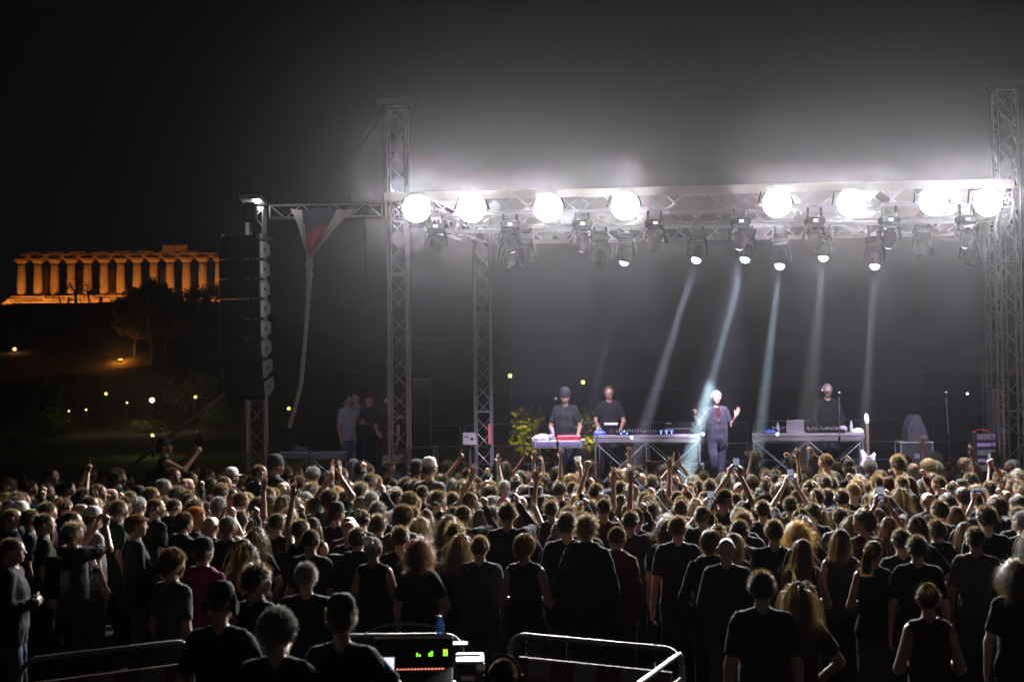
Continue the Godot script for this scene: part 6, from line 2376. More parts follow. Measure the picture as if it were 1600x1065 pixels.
# =====================================================================
# the crowd: head tops read from the photograph, distance from standing height on the field
# =====================================================================
# x, y of the head top, hair code, kit code ("" = chosen), top colour (-1 = chosen)
const HEADS := [
	[16, 747, "l", "", 0, "blond"], [28, 733, "l", "", 0, "dark"], [10, 769, "w", "", 0, "blond"], [48, 752, "s", "", -1, "dark"], [25, 777, "s", "", -1, "dark"],
	[33, 788, "CW", "", -1, "dark"], [80, 733, "z", "", -1, "dark"], [105, 752, "s", "phone_high", -1, "dark"], [140, 729, "s", "", 0, "dark"], [73, 757, "s", "", -1, "dark"],
	[80, 772, "z", "", 0, "dark"], [97, 754, "s", "", 9, "dark"], [130, 763, "s", "", 0, "dark"], [150, 754, "c", "", -1, "dark"], [157, 740, "s", "", -1, "dark"],
	[150, 777, "w", "hand_on", 5, "blond"], [125, 786, "z", "", 0, "dark"], [112, 800, "z", "", 1, "dark"], [146, 796, "CW", "", 6, "dark"], [48, 797, "s", "", 0, "dark"],
	[70, 803, "s", "stand", 3, "dark"], [75, 786, "s", "", -1, "dark"], [115, 815, "t", "phone", 5, "brown"], [185, 733, "t", "", -1, "dark"], [199, 741, "s", "stand_look", 11, "dark"],
	[240, 731, "c", "", 0, "dark"], [216, 763, "CB", "jacket", 0, "dark"], [237, 762, "s", "", 0, "brown"], [195, 776, "s", "stand_look", 0, "dark"], [213, 801, "c", "", 1, "red"],
	[262, 749, "l", "", -1, "brown"], [270, 731, "s", "", -1, "dark"], [278, 759, "t", "", 0, "dark"], [272, 779, "z", "", 0, "dark"], [297, 771, "z", "", 0, "dark"],
	[306, 790, "c", "", 0, "orange"], [287, 798, "c", "broad", 0, "dark"], [301, 721, "t", "", 0, "dark"], [298, 737, "s", "", 0, "dark"], [270, 851, "a", "stand", 5, "brown"],
	[318, 846, "CB", "", 8, "dark"], [330, 806, "z", "phone", 0, "dark"], [20, 842, "s", "jacket", 0, "dark"],
	[325, 733, "s", "", -1, "dark"], [341, 731, "s", "", -1, "dark"], [330, 746, "s", "", 4, "dark"], [345, 743, "s", "", -1, "dark"], [362, 734, "CW", "", -1, "dark"],
	[377, 740, "s", "", -1, "brown"], [396, 742, "s", "", 0, "dark"], [405, 726, "z", "", -1, "dark"], [415, 736, "s", "", -1, "dark"], [427, 726, "s", "", -1, "grey"],
	[431, 716, "B", "", -1, "dark"], [428, 746, "s", "", -1, "dark"], [443, 752, "z", "", -1, "dark"], [448, 729, "s", "", -1, "dark"], [463, 728, "s", "", -1, "dark"],
	[468, 743, "s", "", -1, "brown"], [490, 729, "s", "", -1, "grey"], [505, 739, "s", "", 0, "dark"], [487, 753, "t", "", -1, "brown"], [515, 764, "t", "clap", -1, "dark"],
	[533, 731, "s", "", -1, "dark"], [541, 748, "c", "", -1, "dark"], [553, 717, "l", "", -1, "grey"], [567, 718, "c", "", -1, "dark"], [575, 726, "s", "", 0, "dark"],
	[607, 720, "s", "", -1, "dark"], [580, 769, "s", "", 0, "grey"], [597, 772, "z", "", -1, "dark"], [619, 760, "l", "", -1, "brown"], [606, 759, "l", "", -1, "dark"],
	[590, 784, "s", "stand", 0, "grey"], [565, 776, "l", "", -1, "brown"], [518, 764, "s", "", -1, "dark"], [495, 774, "t", "broad", 0, "dark"], [526, 789, "CB", "", 0, "dark"],
	[545, 806, "z", "stand", 4, "dark"], [422, 775, "l", "", 0, "dark"], [445, 773, "w", "", 0, "dark"], [452, 791, "w", "", 0, "blond"], [433, 802, "z", "", 0, "dark"],
	[370, 774, "z", "", -1, "dark"], [360, 762, "z", "", -1, "dark"], [376, 798, "s", "up_r", 0, "dark"], [345, 758, "s", "", -1, "dark"], [630, 786, "c", "jacket", 7, "brown"],
	[478, 880, "s", "jacket", 0, "grey"], [402, 880, "t", "stand_f", 0, "dark"], [470, 812, "s", "up_l", 0, "dark"], [400, 822, "w", "", 0, "dark"],
	[647, 737, "s", "", -1, "dark"], [666, 734, "s", "", -1, "dark"], [651, 722, "CB", "", -1, "dark"], [671, 719, "CW", "", -1, "dark"], [700, 719, "z", "", -1, "dark"],
	[718, 720, "s", "", -1, "dark"], [690, 739, "c", "", -1, "dark"], [674, 742, "z", "", -1, "dark"], [648, 749, "s", "", -1, "dark"], [733, 730, "z", "", -1, "dark"],
	[660, 758, "z", "", -1, "dark"], [723, 750, "s", "", -1, "dark"], [745, 745, "z", "fist_r", -1, "dark"], [777, 741, "s", "", -1, "white"], [788, 750, "z", "", -1, "grey"],
	[765, 754, "a", "", -1, "dark"], [775, 727, "s", "point_r", -1, "dark"], [815, 732, "a", "", 0, "dark"], [825, 757, "c", "", -1, "dark"], [838, 746, "a", "", -1, "brown"],
	[790, 721, "l", "", -1, "brown"], [796, 704, "z", "", -1, "dark"], [808, 744, "s", "both", -1, "dark"], [822, 738, "s", "cup_r", -1, "dark"], [872, 727, "c", "", 0, "dark"],
	[850, 738, "t", "up_r", -1, "brown"], [875, 752, "s", "cup_r", -1, "dark"], [892, 739, "c", "", -1, "blond"], [903, 744, "z", "", -1, "dark"], [895, 752, "z", "", -1, "dark"],
	[906, 757, "z", "", -1, "dark"], [922, 719, "t", "", -1, "dark"], [932, 756, "s", "fist_l", -1, "dark"], [838, 763, "H", "", 0, "dark"], [862, 775, "z", "", 0, "dark"],
	[813, 774, "z", "", -1, "dark"], [707, 769, "s", "", 0, "dark"], [735, 769, "z", "", -1, "dark"], [685, 767, "s", "out_r", 0, "dark"], [905, 769, "w", "", -1, "blond"],
	[943, 779, "z", "", 4, "dark"], [945, 766, "U", "", -1, "dark"], [708, 791, "z", "", 1, "dark"], [727, 792, "l", "", -1, "brown"], [770, 791, "s", "phone", 0, "grey"],
	[793, 786, "s", "", 0, "dark"], [818, 798, "k", "", 0, "red"], [750, 796, "l", "", 0, "dark"], [711, 814, "t", "", 0, "brown"], [720, 832, "w", "stand_f2", 0, "brown"],
	[820, 831, "c", "stand_f", 0, "blond"], [875, 815, "z", "stand", 2, "grey"], [886, 801, "s", "", 0, "dark"], [912, 812, "l", "", 0, "brown"], [917, 804, "t", "", -1, "blond"],
	[909, 799, "z", "", -1, "dark"], [645, 792, "s", "", 1, "dark"], [657, 806, "w", "", 0, "blond"], [655, 839, "k", "stand_f2", 0, "red"], [666, 796, "l", "", 0, "brown"],
	[965, 823, "z", "broad", 11, "dark"], [1045, 806, "k", "stand", 0, "dark"], [862, 782, "s", "up_l", 0, "dark"], [925, 780, "t", "up_r", 0, "dark"],
	[980, 725, "s", "", -1, "dark"], [996, 728, "s", "", -1, "dark"], [958, 738, "z", "up_r", -1, "dark"], [1020, 715, "U", "", -1, "brown"], [1040, 722, "a", "", -1, "dark"],
	[992, 736, "z", "", -1, "dark"], [1002, 738, "z", "", -1, "dark"], [970, 752, "s", "", -1, "dark"], [990, 757, "l", "", -1, "brown"], [1008, 769, "s", "", 0, "dark"],
	[971, 773, "l", "", 0, "dark"], [985, 784, "s", "", 0, "dark"], [1035, 763, "l", "", 0, "dark"], [996, 794, "s", "stand", 0, "dark"], [1058, 767, "z", "", -1, "dark"],
	[1065, 781, "s", "", 0, "dark"], [1086, 777, "w", "", 0, "blond"], [1092, 750, "s", "", -1, "dark"], [1110, 749, "s", "", -1, "dark"], [1130, 737, "c", "", -1, "brown"],
	[1132, 764, "z", "phone_high", 0, "dark"], [1150, 770, "z", "", 0, "dark"], [1168, 765, "s", "", 0, "dark"], [1175, 740, "c", "", -1, "dark"], [1197, 748, "s", "broad", 0, "dark"],
	[1098, 791, "s", "phone", 0, "dark"], [1135, 780, "s", "", 0, "dark"], [1160, 783, "l", "stand", 0, "dark"], [1192, 782, "s", "stand", 0, "dark"], [1110, 825, "c", "broad", 0, "brown"],
	[1135, 839, "z", "", 1, "dark"], [1122, 818, "w", "", 0, "brown"], [1235, 776, "s", "phone_high", 5, "dark"], [1250, 794, "z", "", 0, "dark"], [1270, 786, "s", "", 0, "dark"],
	[1245, 738, "z", "", -1, "dark"], [1230, 752, "s", "", -1, "dark"], [1265, 751, "s", "", -1, "dark"], [1277, 764, "s", "", 2, "dark"], [1245, 813, "k", "stand_f2", 0, "gold"],
	[1255, 843, "l", "stand_f", 0, "brown"], [1240, 717, "z", "", -1, "dark"], [1258, 727, "c", "", -1, "brown"], [1180, 704, "z", "", -1, "grey"], [1057, 742, "s", "clap", 6, "dark"],
	[1082, 742, "t", "", 6, "grey"], [1100, 735, "z", "", 6, "dark"], [1272, 713, "z", "", -1, "grey"], [1155, 731, "s", "fist_r", -1, "dark"], [1195, 732, "s", "fist_l", -1, "dark"],
	[1212, 733, "t", "fist_r", -1, "dark"], [1225, 743, "s", "up_r", 3, "dark"], [1018, 782, "t", "up_l", 0, "dark"], [1075, 760, "s", "up_l", 6, "dark"],
	[1290, 709, "z", "", -1, "brown"], [1300, 744, "s", "", 0, "dark"], [1293, 764, "s", "", 0, "dark"], [1327, 722, "CB", "", -1, "dark"], [1345, 729, "s", "", 0, "dark"],
	[1375, 733, "c", "", -1, "brown"], [1359, 718, "s", "", -1, "grey"], [1352, 749, "P", "", -1, "brown"], [1370, 742, "s", "", -1, "brown"], [1372, 762, "w", "", -1, "brown"],
	[1410, 739, "s", "broad", 0, "grey"], [1408, 724, "s", "", -1, "dark"], [1403, 711, "s", "", -1, "brown"], [1414, 713, "s", "", -1, "dark"], [1427, 722, "z", "up_r", -1, "dark"],
	[1450, 714, "a", "", -1, "blond"], [1461, 706, "s", "", 6, "white"], [1494, 694, "s", "phone", -1, "grey"], [1507, 713, "z", "", -1, "dark"], [1498, 725, "s", "", -1, "brown"],
	[1520, 722, "b", "", 6, "brown"], [1552, 707, "s", "stand_look", -1, "grey"], [1475, 720, "z", "", 0, "dark"], [1443, 750, "b", "", -1, "dark"], [1467, 744, "z", "", -1, "dark"],
	[1488, 754, "z", "", -1, "dark"], [1505, 759, "c", "", -1, "dark"], [1524, 757, "k", "", -1, "blond"], [1531, 768, "z", "", 2, "dark"], [1546, 752, "s", "", 0, "dark"],
	[1562, 735, "s", "", -1, "dark"], [1585, 725, "z", "", -1, "dark"], [1557, 770, "a", "phone", -1, "brown"], [1583, 748, "s", "", 0, "dark"], [1591, 771, "c", "", -1, "dark"],
	[1480, 767, "a", "", 0, "dark"], [1450, 769, "z", "", 1, "dark"], [1468, 782, "s", "", 0, "dark"], [1493, 792, "b", "", -1, "red"], [1541, 791, "s", "stand", 0, "dark"],
	[1591, 792, "s", "", 1, "dark"], [1315, 764, "s", "", 2, "dark"], [1313, 794, "s", "stand", 10, "dark"], [1355, 787, "w", "", -1, "brown"], [1372, 795, "l", "", 0, "brown"],
	[1388, 808, "l", "phone_high", 0, "red"], [1433, 807, "b", "", 0, "dark"], [1463, 812, "s", "broad", 0, "dark"], [1408, 827, "s", "stand", 0, "dark"], [1433, 837, "s", "", 0, "dark"],
	[1507, 816, "l", "", 0, "brown"], [1525, 824, "s", "stand", 5, "dark"], [1365, 845, "P", "stand_f", 0, "dark"], [1587, 872, "k", "stand_f2", 0, "dark"], [1597, 800, "s", "jacket", 1, "grey"],
	[1190, 893, "s", "stand", 9, "dark"], [1246, 907, "w", "stand_f2", 4, "brown"], [1450, 901, "U", "stand_f", 4, "dark"], [1515, 738, "s", "up_r", -1, "dark"], [1578, 742, "t", "phone_high", -1, "dark"],
]
var placed := []           # Vector3(x, z, _) of everyone standing on the field
var crowd := []

func height_at(u: float, v: float, h: float) -> Vector3:
	var p := on_height(u, v, h)
	p.y = 0.0
	return p

func room_for(p: Vector3) -> float:
	var m := 9.0
	for q in placed:
		m = minf(m, Vector2(p.x - q.x, p.z - q.z).length())
	return m

func build_crowd():
	var r := RandomNumberGenerator.new()
	r.seed = 4711
	var code := {"s": "short", "z": "buzz", "t": "tousled", "c": "curly", "a": "afro", "l": "long", "w": "wavy", "k": "big_curls", "b": "bob", "U": "bun", "P": "ponytail", "CW": "short", "CB": "short", "B": "buzz", "H": "bob"}
	var order := range(HEADS.size())
	order.sort_custom(func(i, j): return HEADS[i][1] > HEADS[j][1])
	var tall_hair := {"a": 0.055, "k": 0.045, "c": 0.03, "t": 0.015, "U": 0.05, "H": 0.02, "w": 0.015}
	for i in order:
		var e: Array = HEADS[i]
		var best := Vector3.ZERO
		var best_h := 1.7
		var best_room := -1.0
		var fem: bool = e[2] in ["l", "w", "k", "b", "U", "P"]
		for tr in 26:
			# usual heights first, taller only where the front of the field leaves no other room
			var h := (1.54 if fem else 1.60) + 0.0125 * ((tr * 5) % 13) + (0.17 if tr >= 13 else 0.0)
			var p := height_at(e[0], e[1], h + tall_hair.get(e[2], 0.0) + 0.01)
			if p.z < -20.9:
				continue
			var rm := minf(room_for(p), 0.44)
			if tr == 13 and best_room >= 0.27:
				break
			if rm > best_room + 0.001:
				best_room = rm
				best = p
				best_h = h
			if rm >= 0.34:
				break
		if best_room < 0.27:
			continue
		placed.append(best)
		crowd.append({"p": best, "h": best_h, "hair": e[2], "kit": e[3], "top": e[4], "col": e[5]})
	# the gaps in the dense part are filled by others, seen between the heads
	var listed := crowd.size()
	var z := -20.7
	var rows := 0
	while z < -11.6:
		var x := -7.6
		while x < 7.6:
			var p := Vector3(x + r.randf_range(-0.14, 0.14), 0, z + r.randf_range(-0.14, 0.14))
			x += 0.41
			var u := 800.0 + p.x / -p.z * FPX
			if u < -10 or u > 1612:
				continue
			if u < 330 and p.z < -19.0 + (330.0 - u) * 0.004:
				continue
			if u < 340 and p.z > -15.0:
				continue
			if p.z > -13.0 and r.randf() < 0.3:
				continue
			if room_for(p) < 0.34:
				continue
			placed.append(p)
			var k: String = ["s", "s", "s", "z", "z", "t", "c", "l", "w", "b", "s", "U"][r.randi() % 12]
			var fem2: bool = k in ["l", "w", "b", "U"]
			var kit := ""
			if p.z < -18.0 and r.randf() < 0.10 and u > 420:
				kit = ["up_r", "fist_r", "both", "clap", "up_l", "wave_l", "point_r", "phone_high", "out_r"][r.randi() % 9]
			crowd.append({"p": p, "h": r.randf_range(1.50, 1.62) if fem2 else r.randf_range(1.55, 1.70), "hair": k, "kit": kit, "top": -1, "col": ["dark", "dark", "dark", "brown", "brown", "grey", "blond", "dark"][r.randi() % 8]})
		z += 0.44
		rows += 1
	print("crowd: ", listed, " listed, ", crowd.size(), " in all")
	# nearest three hundred one by one, the rest as one mass
	crowd.sort_custom(func(a, b): return a.p.z > b.p.z)
	var plain_m := ["stand", "stand_look", "broad", "jacket", "stand", "hand_on"]
	var plain_f := ["stand_f", "stand_f2"]
	var singer := at_x(1122, 23.6)
	var used := {}
	var mass := {}
	for n in crowd.size():
		var c: Dictionary = crowd[n]
		var p: Vector3 = c.p
		var u := 800.0 + p.x / -p.z * FPX
		var fem: bool = c.hair in ["l", "w", "k", "b", "U", "P"]
		var kit_name: String = c.kit
		if kit_name == "":
			kit_name = plain_f[r.randi() % 2] if fem else plain_m[r.randi() % plain_m.size()]
		var kit: Dictionary = kits[kit_name]
		var top: int = c.top
		if top < 0:
			top = [0, 0, 0, 1, 1, 2, 3, 4, 5, 6, 7, 9][r.randi() % 12]
		if c.top < 0 and p.z > -14.5 and top in [5, 6, 7]:
			top = top - 5
		if kit_name in ["broad", "hand_on", "jacket", "fist_r"] and top == 6:
			top = 5
		var low: int = [0, 0, 1, 2][(top + kit_name.length()) % 4]
		var skin: int = (top * 2 + kit_name.length()) % 3
		var turn := atan2(-(singer.x - p.x), -(singer.z - p.z)) * 0.85 + r.randfn() * 0.16
		if u < 330 and kit_name in ["stand", "stand_look", "jacket"]:
			turn -= 0.35 + 0.3 * r.randf()
		var hair: String = code[c.hair]
		if c.hair == "z" and (n % 4 == 0):
			hair = "bald"
		var hat := ""
		var hm: Material = null
		if c.hair in ["CW", "CB"]:
			hat = "cap"
			hm = M.cap_white if c.hair == "CW" else M.cap_black
		elif c.hair == "H":
			hat = "wide"
			hm = M.cap_black
		elif c.hair == "B":
			hat = "beanie"
			hm = M.cap_black
		if n >= 300:
			add_to_mass(mass, p, turn, c.h, kit_name, hair, c.col, top, low, skin, hat, hm)
			continue
		var label := crowd_label(c, kit_name, hair, top, u, p)
		used[label] = used.get(label, 0) + 1
		var t := person(label, p, turn, c.h, kit, skin, top, low, hair, c.col, hat, hm, "people in the crowd")
		if n == 44 or (top == 5 and kit_name == "phone"):
			backpack(t, n)
		if kit_name in ["phone", "phone_high"]:
			phone(t, kit, u, n)
		elif kit_name == "cup_r":
			held_cup(t, kit, n)
	var same := 0
	for l in used:
		if used[l] > 1:
			same += used[l]
	print("crowd labels shared: ", same, " of ", mini(300, crowd.size()))
	commit_mass(mass)
	camera_operator()

func crowd_label(c: Dictionary, kit: String, hair: String, top: int, u: float, p: Vector3) -> String:
	var hw: String = {"short": "short %s hair", "buzz": "cropped %s hair", "bald": "bald head", "tousled": "tousled %s hair", "curly": "curly %s hair", "afro": "bushy %s curls", "long": "long %s hair", "wavy": "long wavy %s hair", "big_curls": "big %s curls", "bob": "%s bob", "bun": "%s bun", "ponytail": "%s ponytail"}[hair]
	if hw.contains("%s"):
		hw = hw % hair_words[c.col]
	if c.hair == "CW":
		hw = "pale cap"
	elif c.hair == "CB":
		hw = "dark cap"
	elif c.hair == "H":
		hw = "wide brimmed hat"
	elif c.hair == "B":
		hw = "dark beanie"
	var act: String = {"up_r": "arm up", "up_l": "arm up", "out_r": "arm stretched up", "both": "both arms up", "fist_r": "fist up", "fist_l": "fist up", "point_r": "finger pointing up", "cup_r": "lifting a cup", "phone": "filming", "phone_high": "filming high", "wave_l": "waving", "clap": "clapping overhead", "hand_on": "hand at mouth", "jacket": "in jacket", "broad": "in hooded top"}.get(kit, "")
	var where := ""
	var marks := [[150, "below the temple"], [300, "below the slope lamps"], [450, "below the hanging speakers"], [560, "below the twisted banner"], [700, "below the column speaker"], [800, "below the rear tower"], [925, "below the keyboard player"], [1060, "below the left table"], [1180, "below the singer"], [1330, "below the laptop table"], [1400, "below the guitars"], [1500, "below the wedge monitor"], [9999, "below the amplifier rack"]]
	for m in marks:
		if u < m[0]:
			where = m[1]
			break
	var d := -p.z
	var row := "at the front" if d > 18.6 else "near the front" if d > 16.4 else "mid crowd" if d > 14.0 else "in the rear" if d > 11.5 else "by the mixing desk"
	var s := "%s, %s top%s, %s %s" % [hw, top_words[top] if top < top_words.size() else "dark", (", " + act) if act != "" else "", row, where]
	return s

func screen_mats():
	M.cap_white = cloth("pale cotton cap", Color(0.5, 0.5, 0.48))
	M.cap_black = cloth("dark cotton cap", Color(0.02, 0.02, 0.022))
	M.phone_lit = glow("phone screen showing the stage", Color(0.4, 0.5, 0.65), 0.55)
	M.phone_dim = glow("dim phone screen", Color(0.4, 0.06, 0.08), 0.12)
	M.cup = mat("clear plastic cup", Color(0.85, 0.85, 0.85), 0.2)
	M.cup.transparency = BaseMaterial3D.TRANSPARENCY_ALPHA
	M.cup.albedo_color.a = 0.45
	M.beer = mat("pale drink", Color(0.5, 0.4, 0.2), 0.2)

func phone(t: Node3D, kit: Dictionary, u: float, n: int):
	var gr: Array = kit.grips.right
	var gl: Array = kit.grips.left
	var c: Vector3 = (gr[0] + gl[0]) * 0.5 + Vector3(0, 0.03, -0.02)
	var upright := n % 3 != 0
	var o := thing("smartphone", "", "phone", t.transform * c, t.rotation.y, "phones held up in the crowd")
	var lit := u > 1040
	o.set_meta("label", "smartphone held %s by the person %s" % ["upright" if upright else "sideways", str(t.get_meta("label")).replace(", filming high", "").replace(", filming", "").get_slice(", ", 0) + " " + str(t.get_meta("label")).get_slice(", ", str(t.get_meta("label")).get_slice_count(", ") - 1)])
	var s := Vector3(0.075, 0.15, 0.009) if upright else Vector3(0.15, 0.075, 0.009)
	part(o, "case_body", cbox(s.x, s.y, s.z, 0.003), M.plastic)
	part(o, "screen", cbox(s.x - 0.008, s.y - 0.012, 0.002, 0.0004), M.phone_lit if lit else M.phone_dim, Vector3(0, 0, 0.0055))

func backpack(t: Node3D, n: int):
	var o := thing("backpack", "dark backpack worn by the person with %s" % str(t.get_meta("label")).get_slice(", ", 0), "backpack", t.position, t.rotation.y, "backpacks worn in the crowd")
	o.scale = t.scale
	part(o, "bag_body", polygon_plate([Vector2(-0.13, 1.02), Vector2(0.13, 1.02), Vector2(0.15, 1.06), Vector2(0.14, 1.36), Vector2(0.09, 1.43), Vector2(-0.09, 1.43), Vector2(-0.14, 1.36), Vector2(-0.15, 1.06)], 0.13), M.cap_black, Vector3(0, 0, 0.205))
	part(o, "front_pocket", cbox(0.22, 0.18, 0.05, 0.02), M.cap_black, Vector3(0, 1.14, 0.292))
	for s in [-1, 1]:
		part(o, "strap", tube([Vector3(s * 0.09, 1.40, 0.15), Vector3(s * 0.1, 1.485, 0.03), Vector3(s * 0.1, 1.42, -0.1), Vector3(s * 0.12, 1.2, -0.13), Vector3(s * 0.15, 1.08, 0.14)], 0.016, 6), M.cap_black)

func held_cup(t: Node3D, kit: Dictionary, n: int):
	var g: Array = kit.grips.right
	var o := thing("plastic_cup", "clear plastic cup lifted in a raised hand %s" % str(t.get_meta("label")).get_slice(", ", str(t.get_meta("label")).get_slice_count(", ") - 1), "cup", t.transform * ((g[0] as Vector3) + Vector3(0, -0.03, 0)), 0.0, "cups lifted in the crowd")
	o.rotation = Vector3(0.15, 0, 0.12)
	part(o, "wall", lathe([Vector2(0.0, 0.0), Vector2(0.029, 0.0), Vector2(0.041, 0.12), Vector2(0.039, 0.12), Vector2(0.027, 0.005)], 18), M.cup)
	part(o, "drink", lathe([Vector2(0.0, 0.006), Vector2(0.026, 0.006), Vector2(0.034, 0.07), Vector2(0.0, 0.07)], 18), M.beer)
	part(o, "rim", lathe([Vector2(0.039, 0.117), Vector2(0.043, 0.12), Vector2(0.039, 0.123)], 18), M.cup)

func add_to_mass(mass: Dictionary, p: Vector3, turn: float, h: float, kit_name: String, hair: String, col: String, top: int, low: int, skin: int, hat: String, hm: Material):
	var tf := Transform3D(Basis(Vector3.UP, turn) * Basis.from_scale(Vector3(0.86, 1.0, 0.94) * (h / 1.72)), p)
	var kit: Dictionary = kits[kit_name]
	var mats := [skins[skin], tops[top], bottoms[low], M.shoe, M.feature]
	for k in 5:
		put_in(mass, mats[k], kit.mesh, k, tf)
	if hair != "bald":
		var m: ArrayMesh = kits.hair[hair][0]
		for k in m.get_surface_count():
			put_in(mass, hairs[col] if k > 0 else under_hair[col], m, k, tf * (kit.head as Transform3D))
	if hat != "":
		var m2: ArrayMesh = kits[hat]
		for k in m2.get_surface_count():
			put_in(mass, hm, m2, k, tf * (kit.head as Transform3D))

func put_in(mass: Dictionary, m: Material, mesh: ArrayMesh, surf: int, tf: Transform3D):
	if not mass.has(m):
		mass[m] = SurfaceTool.new()
		mass[m].begin(Mesh.PRIMITIVE_TRIANGLES)
	mass[m].append_from(mesh, surf, tf)

func commit_mass(mass: Dictionary):
	if mass.is_empty():
		return
	var am := ArrayMesh.new()
	var mats := []
	for m in mass:
		mass[m].commit(am)
		mats.append(m)
	var o := MeshInstance3D.new()
	o.name = "distant_crowd"
	o.mesh = am
	for k in mats.size():
		o.set_surface_override_material(k, mats[k])
	add_child(o)
	tag(o, "packed mass of people right in front of the stage", "crowd")
	o.set_meta("kind", "stuff")

func camera_operator():
	# a cameraman on a low case beside the speaker tower
	var foot := at_x(258, 20.4)
	foot.x = P(258, 720, 20.4).x
	road_case("road_case", "low road case under the camera operator", Vector3(foot.x, 0, foot.z), Vector3(0.8, 0.36, 0.6), 0.3)
	var kit := make_body({"right": "gimbal", "left": "gimbal", "look": Vector2(-0.1, 0.1), "sleeve": "none"})
	var t := person("camera operator in a dark cap holding a camera up on a handle", foot + Vector3(0, 0.362, 0), -1.15, 1.74, kit, 0, 0, 0, "short", "dark", "cap", M.cap_black)
	var c: Vector3 = ((kit.grips.right[0] as Vector3) + (kit.grips.left[0] as Vector3)) * 0.5
	var cam := thing("video_camera", "compact video camera on a handle held up by the operator", "camera", t.transform * (c + Vector3(0, 0.05, -0.02)), -1.15)
	part(cam, "handle", cylinder(0.016, 0.16, 10), M.plastic, Vector3(0, -0.06, 0))
	part(cam, "camera_body", cbox(0.14, 0.1, 0.09, 0.012), M.plastic, Vector3(0, 0.07, 0))
	part(cam, "lens", cylinder(0.036, 0.1, 14), M.black_metal, Vector3(0, 0.07, -0.09), Vector3(PI / 2, 0, 0))
	part(cam, "top_grip", cbox(0.24, 0.02, 0.03, 0.006), M.plastic, Vector3(0, 0.16, 0))
	for s in [-1, 1]:
		part(cam, "grip_post", cbox(0.02, 0.06, 0.02, 0.004), M.plastic, Vector3(s * 0.1, 0.14, 0))
	part(cam, "monitor_screen", cbox(0.09, 0.06, 0.008, 0.002), glow("camera monitor", Color(0.3, 0.3, 0.35), 0.12), Vector3(0.0, 0.21, 0.03))

# =====================================================================
# mixing position in the foreground
# =====================================================================
func stool(label: String, at: Vector3, h: float):
	var t := thing("stool", label, "stool", at, 0.0, "stools at the mixing desk")
	part(t, "seat", cylinder(0.17, 0.05, 20), M.plastic, Vector3(0, h - 0.025, 0))
	for k in 4:
		var a := TAU * (k + 0.5) / 4.0
		rod(t, "leg", Vector3(cos(a) * 0.1, h - 0.05, sin(a) * 0.1), Vector3(cos(a) * 0.2, 0.0, sin(a) * 0.2), 0.013, M.black_metal)

